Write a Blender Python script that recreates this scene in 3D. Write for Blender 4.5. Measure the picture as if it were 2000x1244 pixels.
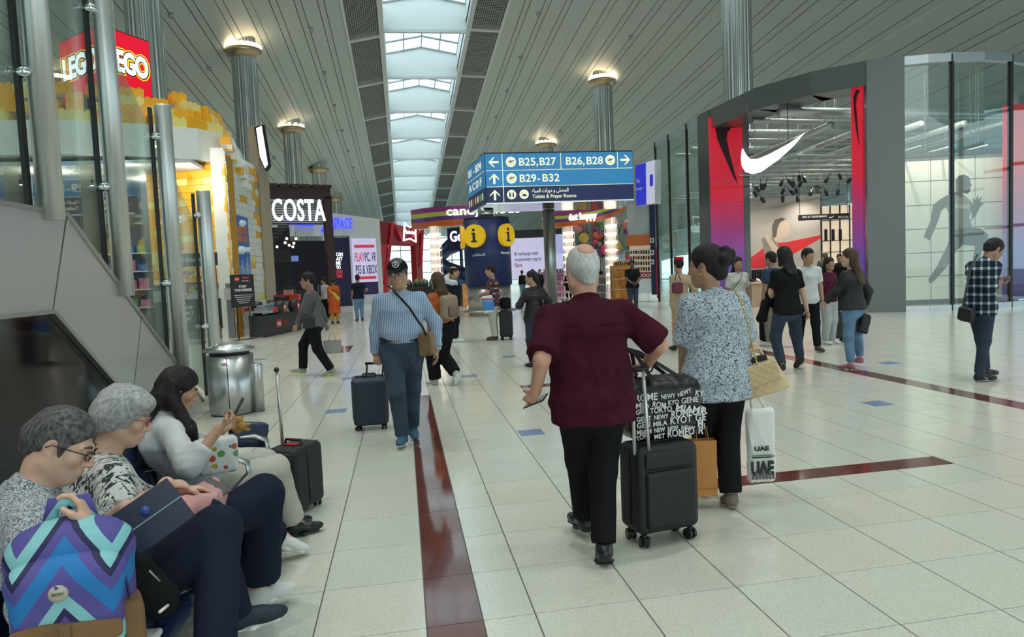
import bpy, math, random
import numpy as np
from mathutils import Matrix, Vector
random.seed(7)
RNG = np.random.default_rng(7)
SC = bpy.context.scene
for _o in list(bpy.data.objects):
    bpy.data.objects.remove(_o)
COL = SC.collection

# ------------------------------------------------------------------ camera
CAM_F, CAM_H = 1390.0, 1.57            # focal length in pixels of the 2000x1244 frame, eye height
def _camera_axes(vp=(785.0, 541.0), slope=.042, f=CAM_F, cx=1000.0, cy=622.0):
    """World X (across), Y (along the concourse), Z (up) written in camera axes, from the concourse's
    vanishing point and the tilt of the horizon."""
    yh = vp[1] - slope * (cx - vp[0])
    r = math.atan(slope)
    pitch = math.atan((cy - yh) * math.cos(r) / f)
    right = np.array([math.cos(r), math.sin(r), 0.0]); upi = np.array([-math.sin(r), math.cos(r), 0.0]); back = np.array([0, 0, 1.0])
    up = upi * math.cos(pitch) + back * math.sin(pitch)
    fwd = -back * math.cos(pitch) + upi * math.sin(pitch)
    v = np.array([vp[0] - cx, cy - vp[1], -f]); v /= np.linalg.norm(v)
    az = math.atan2(v @ right, v @ fwd)
    return np.stack([right * math.cos(az) - fwd * math.sin(az), right * math.sin(az) + fwd * math.cos(az), up], axis=1)
CAM_R = _camera_axes()
_cd = bpy.data.cameras.new('camera'); CAM = bpy.data.objects.new('camera', _cd); COL.objects.link(CAM)
_cd.sensor_fit = 'HORIZONTAL'; _cd.sensor_width = 36.0; _cd.lens = 36.0 * CAM_F / 2000.0
_cd.clip_start = .05; _cd.clip_end = 600
CAM.matrix_world = Matrix.LocRotScale(Vector((0, 0, CAM_H)), Matrix(CAM_R.T.tolist()), None)
SC.camera = CAM
def _ray(x, y): return CAM_R.T @ np.array([x - 1000.0, 622.0 - y, -CAM_F])
def at(x, y, Y):
    """the point of the place seen at a pixel, at distance Y along the concourse"""
    d = _ray(x, y); return np.array([0, 0, CAM_H]) + d * (Y / d[1])
def atX(x, y, X):
    d = _ray(x, y); return np.array([0, 0, CAM_H]) + d * (X / d[0])
def gnd(x, y, z=0.0):
    d = _ray(x, y); return np.array([0, 0, CAM_H]) + d * ((z - CAM_H) / d[2])

# ------------------------------------------------------------------ world, light, exposure
SC.view_settings.view_transform = 'Standard'; SC.view_settings.look = 'None'
SC.view_settings.gamma = 1.0; SC.view_settings.use_curve_mapping = False
SC.view_settings.exposure = 0.0
SC.cycles.use_denoising = True
SC.cycles.max_bounces = 8; SC.cycles.diffuse_bounces = 4; SC.cycles.glossy_bounces = 4; SC.cycles.transparent_max_bounces = 24; SC.cycles.transmission_bounces = 6
SC.cycles.sample_clamp_indirect = 6.0; SC.cycles.caustics_reflective = False; SC.cycles.caustics_refractive = False
_w = bpy.data.worlds.new('sky'); SC.world = _w; _w.use_nodes = True
_bg = _w.node_tree.nodes['Background']; _bg.inputs[0].default_value = (.83, .95, 1.0, 1); _bg.inputs[1].default_value = 2.05
def area_light(name, loc, size, energy, color=(1, 1, 1), rot=(0, 0, 0)):
    l = bpy.data.lights.new(name, 'AREA'); l.shape = 'RECTANGLE'; l.size, l.size_y = size; l.energy = energy; l.color = color
    o = bpy.data.objects.new(name, l); o.location = loc; o.rotation_euler = rot; COL.objects.link(o); return o
FILL_CANS = []  # fill spots added in made-up ceiling cans to brighten the whole concourse
for _sx in (-11.5, -6.2, 6.2, 11.5):
    for _k in range(17): FILL_CANS.append((2.1 + _sx, -22.0 + 6.2 * _k))
def can_z(x, y): dx = x - 2.1; return 19.57 - .0856 * y - .0173 * dx * dx + .078 * dx
for _x, _y in FILL_CANS:
    _l = bpy.data.lights.new('fill_spot', 'SPOT'); _l.energy = 1900; _l.color = (1.0, .985, .925); _l.spot_size = math.radians(100); _l.spot_blend = 1.0; _l.shadow_soft_size = .085
    _o = bpy.data.objects.new('fill_spot', _l); _o.location = (_x, _y, can_z(_x, _y) - .05); COL.objects.link(_o)


# ------------------------------------------------------------------ materials
_M = {}
def mat(name, col, rough=.6, metal=0.0, bump=None, vary=None, emit=0.0, emit_col=None, spec=.5, trans=0.0, alpha=1.0, coat=0.0, sheen=0.0, ior=1.45):
    """Principled material. vary=(scale, amount) mottles the colour with noise; bump=(scale, strength)."""
    if name in _M: return _M[name]
    m = bpy.data.materials.new(name); m.use_nodes = True; nt = m.node_tree; b = nt.nodes['Principled BSDF']
    c = tuple(col) + (1.0,) if len(col) == 3 else tuple(col)
    b.inputs['Base Color'].default_value = c; b.inputs['Roughness'].default_value = rough; b.inputs['Metallic'].default_value = metal
    b.inputs['Specular IOR Level'].default_value = spec; b.inputs['Transmission Weight'].default_value = trans; b.inputs['Alpha'].default_value = alpha
    b.inputs['Coat Weight'].default_value = coat; b.inputs['Sheen Weight'].default_value = sheen; b.inputs['IOR'].default_value = ior
    if emit > 0:
        b.inputs['Emission Strength'].default_value = emit
        b.inputs['Emission Color'].default_value = (tuple(emit_col) + (1,)) if emit_col else c
    if vary or bump:
        tc = nt.nodes.new('ShaderNodeTexCoord')
    if vary:
        n = nt.nodes.new('ShaderNodeTexNoise'); n.inputs['Scale'].default_value = vary[0]; n.inputs['Detail'].default_value = 4
        nt.links.new(tc.outputs['Object'], n.inputs['Vector'])
        rp = nt.nodes.new('ShaderNodeValToRGB'); rp.color_ramp.elements[0].position = .3; rp.color_ramp.elements[1].position = .7
        rp.color_ramp.elements[0].color = tuple(max(0, x * (1 - vary[1])) for x in c[:3]) + (1,)
        rp.color_ramp.elements[1].color = tuple(min(1, x * (1 + vary[1])) for x in c[:3]) + (1,)
        nt.links.new(n.outputs['Fac'], rp.inputs['Fac']); nt.links.new(rp.outputs['Color'], b.inputs['Base Color'])
    if bump:
        n2 = nt.nodes.new('ShaderNodeTexNoise'); n2.inputs['Scale'].default_value = bump[0]; n2.inputs['Detail'].default_value = 3
        nt.links.new(tc.outputs['Object'], n2.inputs['Vector'])
        bp = nt.nodes.new('ShaderNodeBump'); bp.inputs['Strength'].default_value = bump[1]; bp.inputs['Distance'].default_value = .01
        nt.links.new(n2.outputs['Fac'], bp.inputs['Height']); nt.links.new(bp.outputs['Normal'], b.inputs['Normal'])
    _M[name] = m; return m
class NT:
    """small helper to wire extra nodes onto a material's base colour"""
    def __init__(s, m): s.m = m; s.nt = m.node_tree; s.b = s.nt.nodes['Principled BSDF']
    def n(s, t, **kw):
        x = s.nt.nodes.new('ShaderNode' + t)
        for k, v in kw.items():
            if k.startswith('i_'): x.inputs[k[2:].replace('_', ' ')].default_value = v
            else: setattr(x, k, v)
        return x
    def l(s, a, b): s.nt.links.new(a, b)
    def math(s, op, a, b=None, c=None):
        x = s.nt.nodes.new('ShaderNodeMath'); x.operation = op
        for i, v in enumerate((a, b, c)):
            if v is None: continue
            if isinstance(v, (int, float)): x.inputs[i].default_value = v
            else: s.l(v, x.inputs[i])
        return x.outputs[0]
    def mix(s, fac, a, b):
        x = s.nt.nodes.new('ShaderNodeMix'); x.data_type = 'RGBA'
        for sock, v in ((x.inputs[0], fac), (x.inputs[6], a), (x.inputs[7], b)):
            if isinstance(v, (int, float)): sock.default_value = v
            elif isinstance(v, tuple): sock.default_value = v if len(v) == 4 else v + (1,)
            else: s.l(v, sock)
        return x.outputs[2]
    def coord(s, kind='Object', scale=None, rot=None, loc=None):
        tc = s.n('TexCoord'); o = tc.outputs[kind]
        if scale is not None or rot is not None or loc is not None:
            mp = s.n('Mapping')
            if scale is not None: mp.inputs['Scale'].default_value = scale
            if rot is not None: mp.inputs['Rotation'].default_value = rot
            if loc is not None: mp.inputs['Location'].default_value = loc
            s.l(o, mp.inputs['Vector']); o = mp.outputs[0]
        return o
    def ramp(s, fac, stops, interp='LINEAR'):
        r = s.n('ValToRGB'); r.color_ramp.interpolation = interp; e = r.color_ramp.elements
        while len(e) < len(stops): e.new(0.5)
        for i, (p, c) in enumerate(stops): e[i].position = p; e[i].color = tuple(c) + (1,)
        s.l(fac, r.inputs['Fac']); return r.outputs['Color']

# ------------------------------------------------------------------ objects and meshes
def link(o, parent=None):
    COL.objects.link(o)
    if parent is not None: o.parent = parent
    return o
def tag(o, label=None, cat=None, group=None, kind=None):
    if label: o['label'] = label
    if cat: o['category'] = cat
    if group: o['group'] = group
    if kind: o['kind'] = kind
    return o
def thing(name, label, cat, loc=(0, 0, 0), rotz=0.0, group=None):
    o = bpy.data.objects.new(name, None); o.empty_display_size = .1; o.location = loc; o.rotation_euler = (0, 0, rotz); COL.objects.link(o)
    return tag(o, label, cat, group)
class MB:
    """mesh builder: collects shapes (each with a material slot) into one mesh"""
    def __init__(s): s.v = []; s.f = []; s.m = []; s.mats = []; s.sm = []
    def slot(s, m):
        if m is None: return 0
        if m not in s.mats: s.mats.append(m)
        return s.mats.index(m)
    def add(s, vs, fs, m=None, smooth=False):
        o = len(s.v); k = s.slot(m); s.v.extend([tuple(map(float, p)) for p in vs]); s.f.extend([tuple(i + o for i in f) for f in fs]); s.m.extend([k] * len(fs)); s.sm.extend([smooth] * len(fs)); return s
    def box(s, lo, hi, m=None, R=None, c=None):
        x0, y0, z0 = lo; x1, y1, z1 = hi
        vs = np.array([(x0, y0, z0), (x1, y0, z0), (x1, y1, z0), (x0, y1, z0), (x0, y0, z1), (x1, y0, z1), (x1, y1, z1), (x0, y1, z1)], float)
        if R is not None: vs = vs @ np.array(R).T
        if c is not None: vs = vs + np.array(c)
        return s.add(vs, [(0, 3, 2, 1), (4, 5, 6, 7), (0, 1, 5, 4), (1, 2, 6, 5), (2, 3, 7, 6), (3, 0, 4, 7)], m)
    def rbox(s, lo, hi, r, m=None, R=None, c=None, n=3):
        """box with its four vertical edges and rims rounded (stacked rounded-rectangle sections)"""
        lo = np.array(lo, float); hi = np.array(hi, float); r = min(r, *(0.499 * (hi - lo)))
        rings = []
        for i in range(n + 1): a = math.pi / 2 * i / n; rings.append((lo[2] + r * (1 - math.sin(a)), r * (1 - math.cos(a))))
        rings = [(z, ins) for z, ins in rings][::1]
        secs = [(lo[2] + r * (1 - math.cos(math.pi / 2 * i / n)), r * (1 - math.sin(math.pi / 2 * i / n))) for i in range(n + 1)]
        secs += [(hi[2] - r * (1 - math.cos(math.pi / 2 * i / n)), r * (1 - math.sin(math.pi / 2 * i / n))) for i in range(n, -1, -1)]
        vs = []; cnt = 4 * (n + 1)
        for z, ins in secs:
            for q, (sx, sy) in enumerate(((1, 1), (-1, 1), (-1, -1), (1, -1))):
                cx = (hi[0] - r) if sx > 0 else (lo[0] + r); cy = (hi[1] - r) if sy > 0 else (lo[1] + r)
                for i in range(n + 1):
                    a = math.pi / 2 * (q + i / n); rr = max(r - ins, r * .02)
                    vs.append((cx + rr * math.cos(a), cy + rr * math.sin(a), z))
        vs = np.array(vs)
        if R is not None: vs = vs @ np.array(R).T
        if c is not None: vs = vs + np.array(c)
        fs = []
        for k in range(len(secs) - 1):
            for i in range(cnt): j = (i + 1) % cnt; fs.append((k * cnt + i, k * cnt + j, (k + 1) * cnt + j, (k + 1) * cnt + i))
        fs.append(tuple(reversed(range(cnt)))); fs.append(tuple(range((len(secs) - 1) * cnt, len(secs) * cnt)))
        return s.add(vs, fs, m, True)
    def tube(s, pts, rad, n=8, m=None, closed=False, cap=True, smooth=True, flat=None):
        """round tube (or with flat=(w,h) a strap) along a path"""
        P = [np.array(p, float) for p in pts]; K = len(P); rads = rad if isinstance(rad, (list, tuple)) else [rad] * K
        vs = []; up = None
        for i, p in enumerate(P):
            a = P[i - 1] if (i > 0 or closed) else P[i]; b = P[(i + 1) % K] if (i < K - 1 or closed) else P[i]
            t = b - a; t = t / (np.linalg.norm(t) + 1e-9)
            if up is None:
                up = np.array([0, 0, 1.0]) if abs(t[2]) < .9 else np.array([0, 1.0, 0])
            u = np.cross(up, t); u /= (np.linalg.norm(u) + 1e-9); w = np.cross(t, u); up = w
            for j in range(n):
                an = 2 * math.pi * j / n + math.pi / n
                if flat: vs.append(p + u * math.cos(an) * flat[0] * 1.2 + w * math.sin(an) * flat[1] * 1.2)
                else: vs.append(p + (u * math.cos(an) + w * math.sin(an)) * rads[i])
        fs = []
        for i in range(K if closed else K - 1):
            i2 = (i + 1) % K
            for j in range(n): fs.append((i * n + j, i * n + (j + 1) % n, i2 * n + (j + 1) % n, i2 * n + j))
        if cap and not closed: fs.append(tuple(reversed(range(n)))); fs.append(tuple(range((K - 1) * n, K * n)))
        return s.add(vs, fs, m, smooth)
    def lathe(s, prof, n=24, m=None, c=(0, 0, 0), smooth=True, a0=0.0, a1=2 * math.pi, ribs=None):
        full = abs(a1 - a0 - 2 * math.pi) < 1e-6; N = n if full else n + 1; vs = []
        for r, z in prof:
            for j in range(N):
                a = a0 + (a1 - a0) * j / n; rr = r * (ribs(j) if ribs else 1.0)
                vs.append((c[0] + rr * math.cos(a), c[1] + rr * math.sin(a), c[2] + z))
        fs = []
        for i in range(len(prof) - 1):
            for j in range(n): j2 = (j + 1) % N; fs.append((i * N + j, i * N + j2, (i + 1) * N + j2, (i + 1) * N + j))
        if full and prof[0][0] > 1e-5: fs.append(tuple(reversed(range(N))))
        if full and prof[-1][0] > 1e-5: fs.append(tuple(range((len(prof) - 1) * N, len(prof) * N)))
        return s.add(vs, fs, m, smooth)
    def prism(s, poly, d0, d1, m=None, frame=None):
        """polygon (2-D, counter-clockwise) extruded between depths; frame=(origin, u, v, w)"""
        o, u, v, w = frame if frame else ((0, 0, 0), (1, 0, 0), (0, 1, 0), (0, 0, 1)); o, u, v, w = map(lambda q: np.array(q, float), (o, u, v, w)); n = len(poly)
        vs = [o + u * p[0] + v * p[1] + w * d0 for p in poly] + [o + u * p[0] + v * p[1] + w * d1 for p in poly]
        fs = [tuple(reversed(range(n))), tuple(range(n, 2 * n))] + [(i, (i + 1) % n, n + (i + 1) % n, n + i) for i in range(n)]
        return s.add(vs, fs, m)
    def ball(s, c, r, m=None, n=12, k=7):
        r = np.array(r if hasattr(r, '__len__') else (r, r, r), float); vs = [(0, 0, -1)]; 
        for i in range(1, k):
            for j in range(n): a = math.pi * i / k; b = 2 * math.pi * j / n; vs.append((math.sin(a) * math.cos(b), math.sin(a) * math.sin(b), -math.cos(a)))
        vs.append((0, 0, 1)); vs = np.array(vs) * r + np.array(c, float); L = len(vs) - 1
        fs = [(0, 1 + (j + 1) % n, 1 + j) for j in range(n)] + [(L, L - n + j, L - n + (j + 1) % n) for j in range(n)]
        for i in range(k - 2):
            for j in range(n): a = 1 + i * n; fs.append((a + j, a + (j + 1) % n, a + n + (j + 1) % n, a + n + j))
        return s.add(vs, fs, m, True)
    def build(s, name, m=None, parent=None, loc=None, rotz=None):
        me = bpy.data.meshes.new(name); me.from_pydata(s.v, [], s.f)
        if m is not None and not s.mats: me.materials.append(m)
        elif s.mats:
            for x in s.mats: me.materials.append(x)
            me.polygons.foreach_set('material_index', s.m)
        me.polygons.foreach_set('use_smooth', s.sm); me.update()
        o = bpy.data.objects.new(name, me)
        if loc is not None: o.location = loc
        if rotz is not None: o.rotation_euler = (0, 0, rotz)
        return link(o, parent)
def copy_tree(o, parent=None):
    c = o.copy(); COL.objects.link(c)
    if parent is not None: c.parent = parent
    for ch in list(o.children):
        if ch.parent is o: copy_tree(ch, c)
    return c
def basis(origin, u, v):
    """matrix with local x along u, local y along v (orthonormalised), z = u x v"""
    u = np.array(u, float); u /= np.linalg.norm(u); v = np.array(v, float); v = v - u * (u @ v); v /= np.linalg.norm(v); w = np.cross(u, v)
    M = np.eye(4); M[:3, 0] = u; M[:3, 1] = v; M[:3, 2] = w; M[:3, 3] = origin; return Matrix(M.tolist())
def text_mesh(s, size=1.0, extrude=.02, bold=0.0, align='LEFT', spacing=1.0, shear=0.0):
    cu = bpy.data.curves.new('lettering', 'FONT'); cu.body = s; cu.size = size; cu.extrude = extrude; cu.offset = bold; cu.align_x = align; cu.space_character = spacing; cu.shear = shear
    cu.resolution_u = 3
    ob = bpy.data.objects.new('lettering', cu); me = bpy.data.meshes.new_from_object(ob); bpy.data.objects.remove(ob); bpy.data.curves.remove(cu); return me
def text(name, s, M, height, m, parent=None, width=None, extrude=.02, bold=0.0, align='LEFT', spacing=1.0, shear=0.0):
    """lettering as a mesh; M places its baseline start (local x right, y up); height is that of a capital"""
    me = text_mesh(s, 1.0, 0.0, bold, align, spacing, shear)
    n = len(me.vertices); co = np.empty(n * 3); me.vertices.foreach_get('co', co); co = co.reshape(-1, 3)
    k = height / .70
    kx = k
    if width is not None and n: kx = width / max(1e-6, co[:, 0].max() - co[:, 0].min())
    bpy.data.meshes.remove(me)
    me = text_mesh(s, 1.0, extrude / k, bold, align, spacing, shear)
    n = len(me.vertices); co = np.empty(n * 3); me.vertices.foreach_get('co', co); co = co.reshape(-1, 3)
    if align == 'LEFT' and n: co[:, 0] -= co[:, 0].min()
    co[:, 0] *= kx; co[:, 1] *= k; co[:, 2] *= k; me.vertices.foreach_set('co', co.ravel()); me.materials.clear(); me.materials.append(m); me.update()
    me.name = name; o = bpy.data.objects.new(name, me); link(o)
    if parent is not None:
        o.parent = parent; o.matrix_parent_inverse = Matrix.Identity(4)
    o.matrix_local = M
    return o
# ------------------------------------------------------------------ soft solids: rounded cones and ellipsoids blended into one skin
def nrm(v): v = np.asarray(v, float); return v / (np.linalg.norm(v) + 1e-9)
def V(*a): return np.array(a, float)
class Sdf:
    def __init__(s): s.p = []
    def cone(s, a, b, ra, rb, k=.02, op=0, flat=(0, 0)):
        a = np.asarray(a, float); b = np.asarray(b, float); ba = b - a; L = np.linalg.norm(ba) + 1e-9; ax = ba / L
        def fn(X, Y, Z):
            px = X - a[0]; py = Y - a[1]; pz = Z - a[2]; t = (px * ax[0] + py * ax[1] + pz * ax[2]) / L; tc = np.clip(t, 0, 1); tu = tc
            if flat[0]: tu = np.minimum(t, tu)
            if flat[1]: tu = np.maximum(t, tu)
            tl = tu * L
            d = np.sqrt((px - ax[0] * tl) ** 2 + (py - ax[1] * tl) ** 2 + (pz - ax[2] * tl) ** 2) - (ra + (rb - ra) * tc)
            if flat[0]: d = np.maximum(d, -t * L)
            if flat[1]: d = np.maximum(d, (t - 1) * L)
            return d
        r = max(ra, rb); s.p.append((fn, np.minimum(a, b) - r, np.maximum(a, b) + r, k, op)); return s
    def ecap(s, a, b, ra, rb, lat, k=.02, op=0, flat=(0, 0)):
        """cone of elliptical section: ra, rb = (half width along lat, half depth)"""
        a = np.asarray(a, float); b = np.asarray(b, float); ba = b - a; L = np.linalg.norm(ba) + 1e-9; ax = ba / L
        u = np.asarray(lat, float); u = nrm(u - ax * (u @ ax)); w = np.cross(ax, u)
        def fn(X, Y, Z):
            px = X - a[0]; py = Y - a[1]; pz = Z - a[2]; t = (px * ax[0] + py * ax[1] + pz * ax[2]) / L; tc = np.clip(t, 0, 1)
            ru = ra[0] + (rb[0] - ra[0]) * tc; rw = ra[1] + (rb[1] - ra[1]) * tc
            cu = px * u[0] + py * u[1] + pz * u[2]; cw = px * w[0] + py * w[1] + pz * w[2]; rm = np.minimum(ru, rw)
            ov = t - tc
            if flat[0]: ov = np.maximum(ov, 0)
            if flat[1]: ov = np.minimum(ov, 0)
            d = (np.sqrt((cu / ru) ** 2 + (cw / rw) ** 2 + (ov * L / rm) ** 2) - 1) * rm
            if flat[0]: d = np.maximum(d, -t * L)
            if flat[1]: d = np.maximum(d, (t - 1) * L)
            return d
        r = max(*ra, *rb); s.p.append((fn, np.minimum(a, b) - r, np.maximum(a, b) + r, k, op)); return s
    def ell(s, c, r, R=None, k=.02, op=0):
        c = np.asarray(c, float); r = np.asarray(r if hasattr(r, '__len__') else (r, r, r), float); R = np.eye(3) if R is None else np.asarray(R)
        rm = r.min()
        def fn(X, Y, Z):
            px = X - c[0]; py = Y - c[1]; pz = Z - c[2]; q = 0
            for i in range(3): q = q + ((px * R[0, i] + py * R[1, i] + pz * R[2, i]) / r[i]) ** 2
            return (np.sqrt(q) - 1) * rm
        e = r.max(); s.p.append((fn, c - e, c + e, k, op)); return s
    def box(s, c, h, R=None, rad=.01, k=.01, op=0):
        c = np.asarray(c, float); h = np.asarray(h, float) - rad; R = np.eye(3) if R is None else np.asarray(R)
        def fn(X, Y, Z):
            px = X - c[0]; py = Y - c[1]; pz = Z - c[2]; q = [np.abs(px * R[0, i] + py * R[1, i] + pz * R[2, i]) - h[i] for i in range(3)]
            out = np.sqrt(np.maximum(q[0], 0) ** 2 + np.maximum(q[1], 0) ** 2 + np.maximum(q[2], 0) ** 2)
            return out + np.minimum(np.maximum(np.maximum(q[0], q[1]), q[2]), 0) - rad
        e = np.linalg.norm(h) + rad; s.p.append((fn, c - e, c + e, k, op)); return s
    def half(s, p, n, k=.004):
        """cut everything on the side the normal points to"""
        p = np.asarray(p, float); n = nrm(n)
        def fn(X, Y, Z): return (X - p[0]) * n[0] + (Y - p[1]) * n[1] + (Z - p[2]) * n[2]
        s.p.append((fn, None, None, k, 2)); return s
    def mesh(s, vox=.01, fine=()):
        lo = np.min([p[1] for p in s.p if p[4] == 0 and p[1] is not None], axis=0) - 3 * vox; hi = np.max([p[2] for p in s.p if p[4] == 0 and p[2] is not None], axis=0) + 3 * vox
        ax = []
        for i in range(3):
            x = lo[i]; A = [x]
            while x < hi[i]:
                st = vox
                for fl, fh, fv in fine:
                    if fl[i] - fv <= x <= fh[i]: st = min(st, fv)
                    elif x < fl[i] and x + st > fl[i]: st = min(st, max(fl[i] - x, fv))
                x += st; A.append(x)
            ax.append(np.array(A, np.float32))
        sh = tuple(len(a) for a in ax); D = np.full(sh, .3, np.float32)
        for fn, l, h, k, op in s.p:
            if l is None: sl = [slice(0, n) for n in sh]
            else:
                e = k + 2.5 * vox; sl = []
                for i in range(3):
                    i0 = max(0, int(np.searchsorted(ax[i], l[i] - e)) - 1); i1 = min(sh[i], int(np.searchsorted(ax[i], h[i] + e)) + 1); sl.append(slice(i0, i1))
                if any(q.stop <= q.start for q in sl): continue
            sl = tuple(sl); X = ax[0][sl[0]][:, None, None]; Y = ax[1][sl[1]][None, :, None]; Z = ax[2][sl[2]][None, None, :]
            d = fn(X, Y, Z).astype(np.float32); c = D[sl]
            if op == 0:
                hh = np.maximum(k - np.abs(c - d), 0) / k; D[sl] = np.minimum(c, d) - hh * hh * (k * .25)
            else:
                d2 = -d if op == 1 else d; hh = np.maximum(k - np.abs(c - d2), 0) / k; D[sl] = np.maximum(c, d2) + hh * hh * (k * .25)
        return _nets(D, ax)
def _nets(D, ax):
    S = D < 0; n = np.array(D.shape) - 1
    cnt = np.zeros(n, np.int8)
    C = [(i, j, k) for i in (0, 1) for j in (0, 1) for k in (0, 1)]
    for i, j, k in C: cnt += S[i:n[0] + i, j:n[1] + j, k:n[2] + k]
    act = (cnt > 0) & (cnt < 8); I = np.argwhere(act)
    if len(I) == 0: return np.zeros((0, 3)), np.zeros((0, 4), int)
    vals = {c: D[I[:, 0] + c[0], I[:, 1] + c[1], I[:, 2] + c[2]] for c in C}
    P0 = np.stack([ax[d][I[:, d]] for d in range(3)], 1); P1 = np.stack([ax[d][I[:, d] + 1] for d in range(3)], 1); W = P1 - P0
    acc = np.zeros((len(I), 3)); num = np.zeros(len(I))
    for a in C:
        for d in range(3):
            if a[d]: continue
            b = list(a); b[d] = 1; b = tuple(b); va, vb = vals[a], vals[b]; x = (va < 0) != (vb < 0)
            t = np.where(x, va / np.where(x, va - vb, 1), 0)
            q = np.tile(np.array(a, float), (len(I), 1)); q[:, d] = t; acc += np.where(x[:, None], q, 0); num += x
    vert = P0 + W * acc / num[:, None]
    idx = np.full(n, -1, np.int64); idx[act] = np.arange(len(I)); F = []
    for d in range(3):
        e1, e2 = [(1, 2), (2, 0), (0, 1)][d]
        s0 = [slice(None)] * 3; s1 = [slice(None)] * 3; s0[d] = slice(0, -1); s1[d] = slice(1, None)
        A = S[tuple(s0)]; B = S[tuple(s1)]; x = A != B
        J = np.argwhere(x); ok = (J[:, e1] > 0) & (J[:, e2] > 0) & (J[:, e1] < n[e1]) & (J[:, e2] < n[e2]); J = J[ok]
        if not len(J): continue
        def g(o1, o2):
            K = J.copy(); K[:, e1] -= o1; K[:, e2] -= o2; return idx[K[:, 0], K[:, 1], K[:, 2]]
        q = np.stack([g(1, 1), g(0, 1), g(0, 0), g(1, 0)], 1); fl = ~A[J[:, 0], J[:, 1], J[:, 2]]; q[fl] = q[fl][:, ::-1]; F.append(q)
    return vert, np.concatenate(F)
def vnormals(v, f):
    n = np.cross(v[f[:, 2]] - v[f[:, 0]], v[f[:, 3]] - v[f[:, 1]]); o = np.zeros_like(v)
    for i in range(4): np.add.at(o, f[:, i], n)
    return o / (np.linalg.norm(o, axis=1)[:, None] + 1e-12)
def qmesh(name, v, f, m, parent=None, mats=None, fm=None, smooth=True):
    me = bpy.data.meshes.new(name); me.vertices.add(len(v)); me.vertices.foreach_set('co', np.ascontiguousarray(v, np.float32).ravel())
    me.loops.add(f.size); me.loops.foreach_set('vertex_index', np.ascontiguousarray(f, np.int32).ravel()); me.polygons.add(len(f))
    me.polygons.foreach_set('loop_start', np.arange(0, f.size, f.shape[1], dtype=np.int32))
    if mats:
        for x in mats: me.materials.append(x)
        me.polygons.foreach_set('material_index', np.ascontiguousarray(fm, np.int32))
    else: me.materials.append(m)
    me.update(calc_edges=True)
    if smooth: me.polygons.foreach_set('use_smooth', np.ones(len(f), bool))
    return link(bpy.data.objects.new(name, me), parent)
def wrinkle(v, f, amp, freq=9.0, seed=0, stretch=(1, 1, .55)):
    """soft cloth folds: displaces along the normals"""
    if amp <= 0: return v
    rg = np.random.default_rng(seed + 11); n = vnormals(v, f); p = v * np.array(stretch); d = np.zeros(len(v))
    wv = np.zeros_like(p)
    for i in range(4): k = rg.normal(size=3); k = k / np.linalg.norm(k) * freq * (.6 + .35 * i); wv += (.55 / freq) * np.sin(p @ k + rg.uniform(0, 6.28))[:, None] * rg.normal(size=3)
    p = p + wv
    for i in range(5):
        k = rg.normal(size=3); k = k / np.linalg.norm(k) * freq * (1.5 ** i); k2 = rg.normal(size=3) * freq * .25; gate = .5 + .5 * np.sin(p @ k2 + rg.uniform(0, 6.28))
        d += (1 - np.abs(np.sin(p @ k + rg.uniform(0, 6.28)))) ** 2.2 * gate * (.72 ** i)
    return v + n * (d - d.mean())[:, None] * amp
def relax(v, f, n):
    a = np.concatenate([f[:, 0], f[:, 1], f[:, 2], f[:, 3]]); b = np.concatenate([f[:, 1], f[:, 2], f[:, 3], f[:, 0]]); N = len(v); c = np.bincount(a, minlength=N)[:, None] + 1e-9
    for _ in range(n): v = .5 * v + .5 * np.stack([np.bincount(a, weights=v[b, i], minlength=N) for i in range(3)], 1) / c
    return v
def soft(sd, name, m, parent=None, vox=.01, fine=(), fold=0.0, freq=9.0, seed=0, stretch=(1, 1, .55), sm=0):
    v, f = sd.mesh(vox, fine)
    if sm: v = relax(v, f, sm)
    if fold: v = wrinkle(v, f, fold, freq, seed, stretch)
    return qmesh(name, v, f, m, parent)
# ------------------------------------------------------------------ people
def skin(name, c): 
    m = mat('skin_' + name, c, rough=.52, vary=(18, .10), bump=(160, .06)); m.node_tree.nodes['Principled BSDF'].inputs['Subsurface Weight'].default_value = .08
    m.node_tree.nodes['Principled BSDF'].inputs['Subsurface Radius'].default_value = (.012, .005, .003); return m
SK = {'fair': skin('fair', (.58, .36, .26)), 'pink': skin('pink', (.56, .30, .22)), 'tan': skin('tan', (.44, .25, .16)), 'olive': skin('olive', (.36, .20, .125)), 'brown': skin('brown', (.22, .11, .065)), 'dark': skin('dark', (.12, .058, .036))}
def rotz(a): a = math.radians(a); return np.array([[math.cos(a), -math.sin(a), 0], [math.sin(a), math.cos(a), 0], [0, 0, 1]])
def rotx(a): a = math.radians(a); return np.array([[1, 0, 0], [0, math.cos(a), -math.sin(a)], [0, math.sin(a), math.cos(a)]])
def roty(a): a = math.radians(a); return np.array([[math.cos(a), 0, math.sin(a)], [0, 1, 0], [-math.sin(a), 0, math.cos(a)]])
def ik(a, t, l1, l2, pole):
    a = np.asarray(a, float); t = np.asarray(t, float); d = t - a; L = np.linalg.norm(d); u = d / (L + 1e-9)
    L2 = min(max(L, abs(l1 - l2) + .01), .9985 * (l1 + l2)); x = (l1 * l1 - l2 * l2 + L2 * L2) / (2 * L2); h = math.sqrt(max(l1 * l1 - x * x, 0))
    p = np.asarray(pole, float); p = nrm(p - u * (p @ u)); return a + u * x + p * h, a + u * L2
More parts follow.
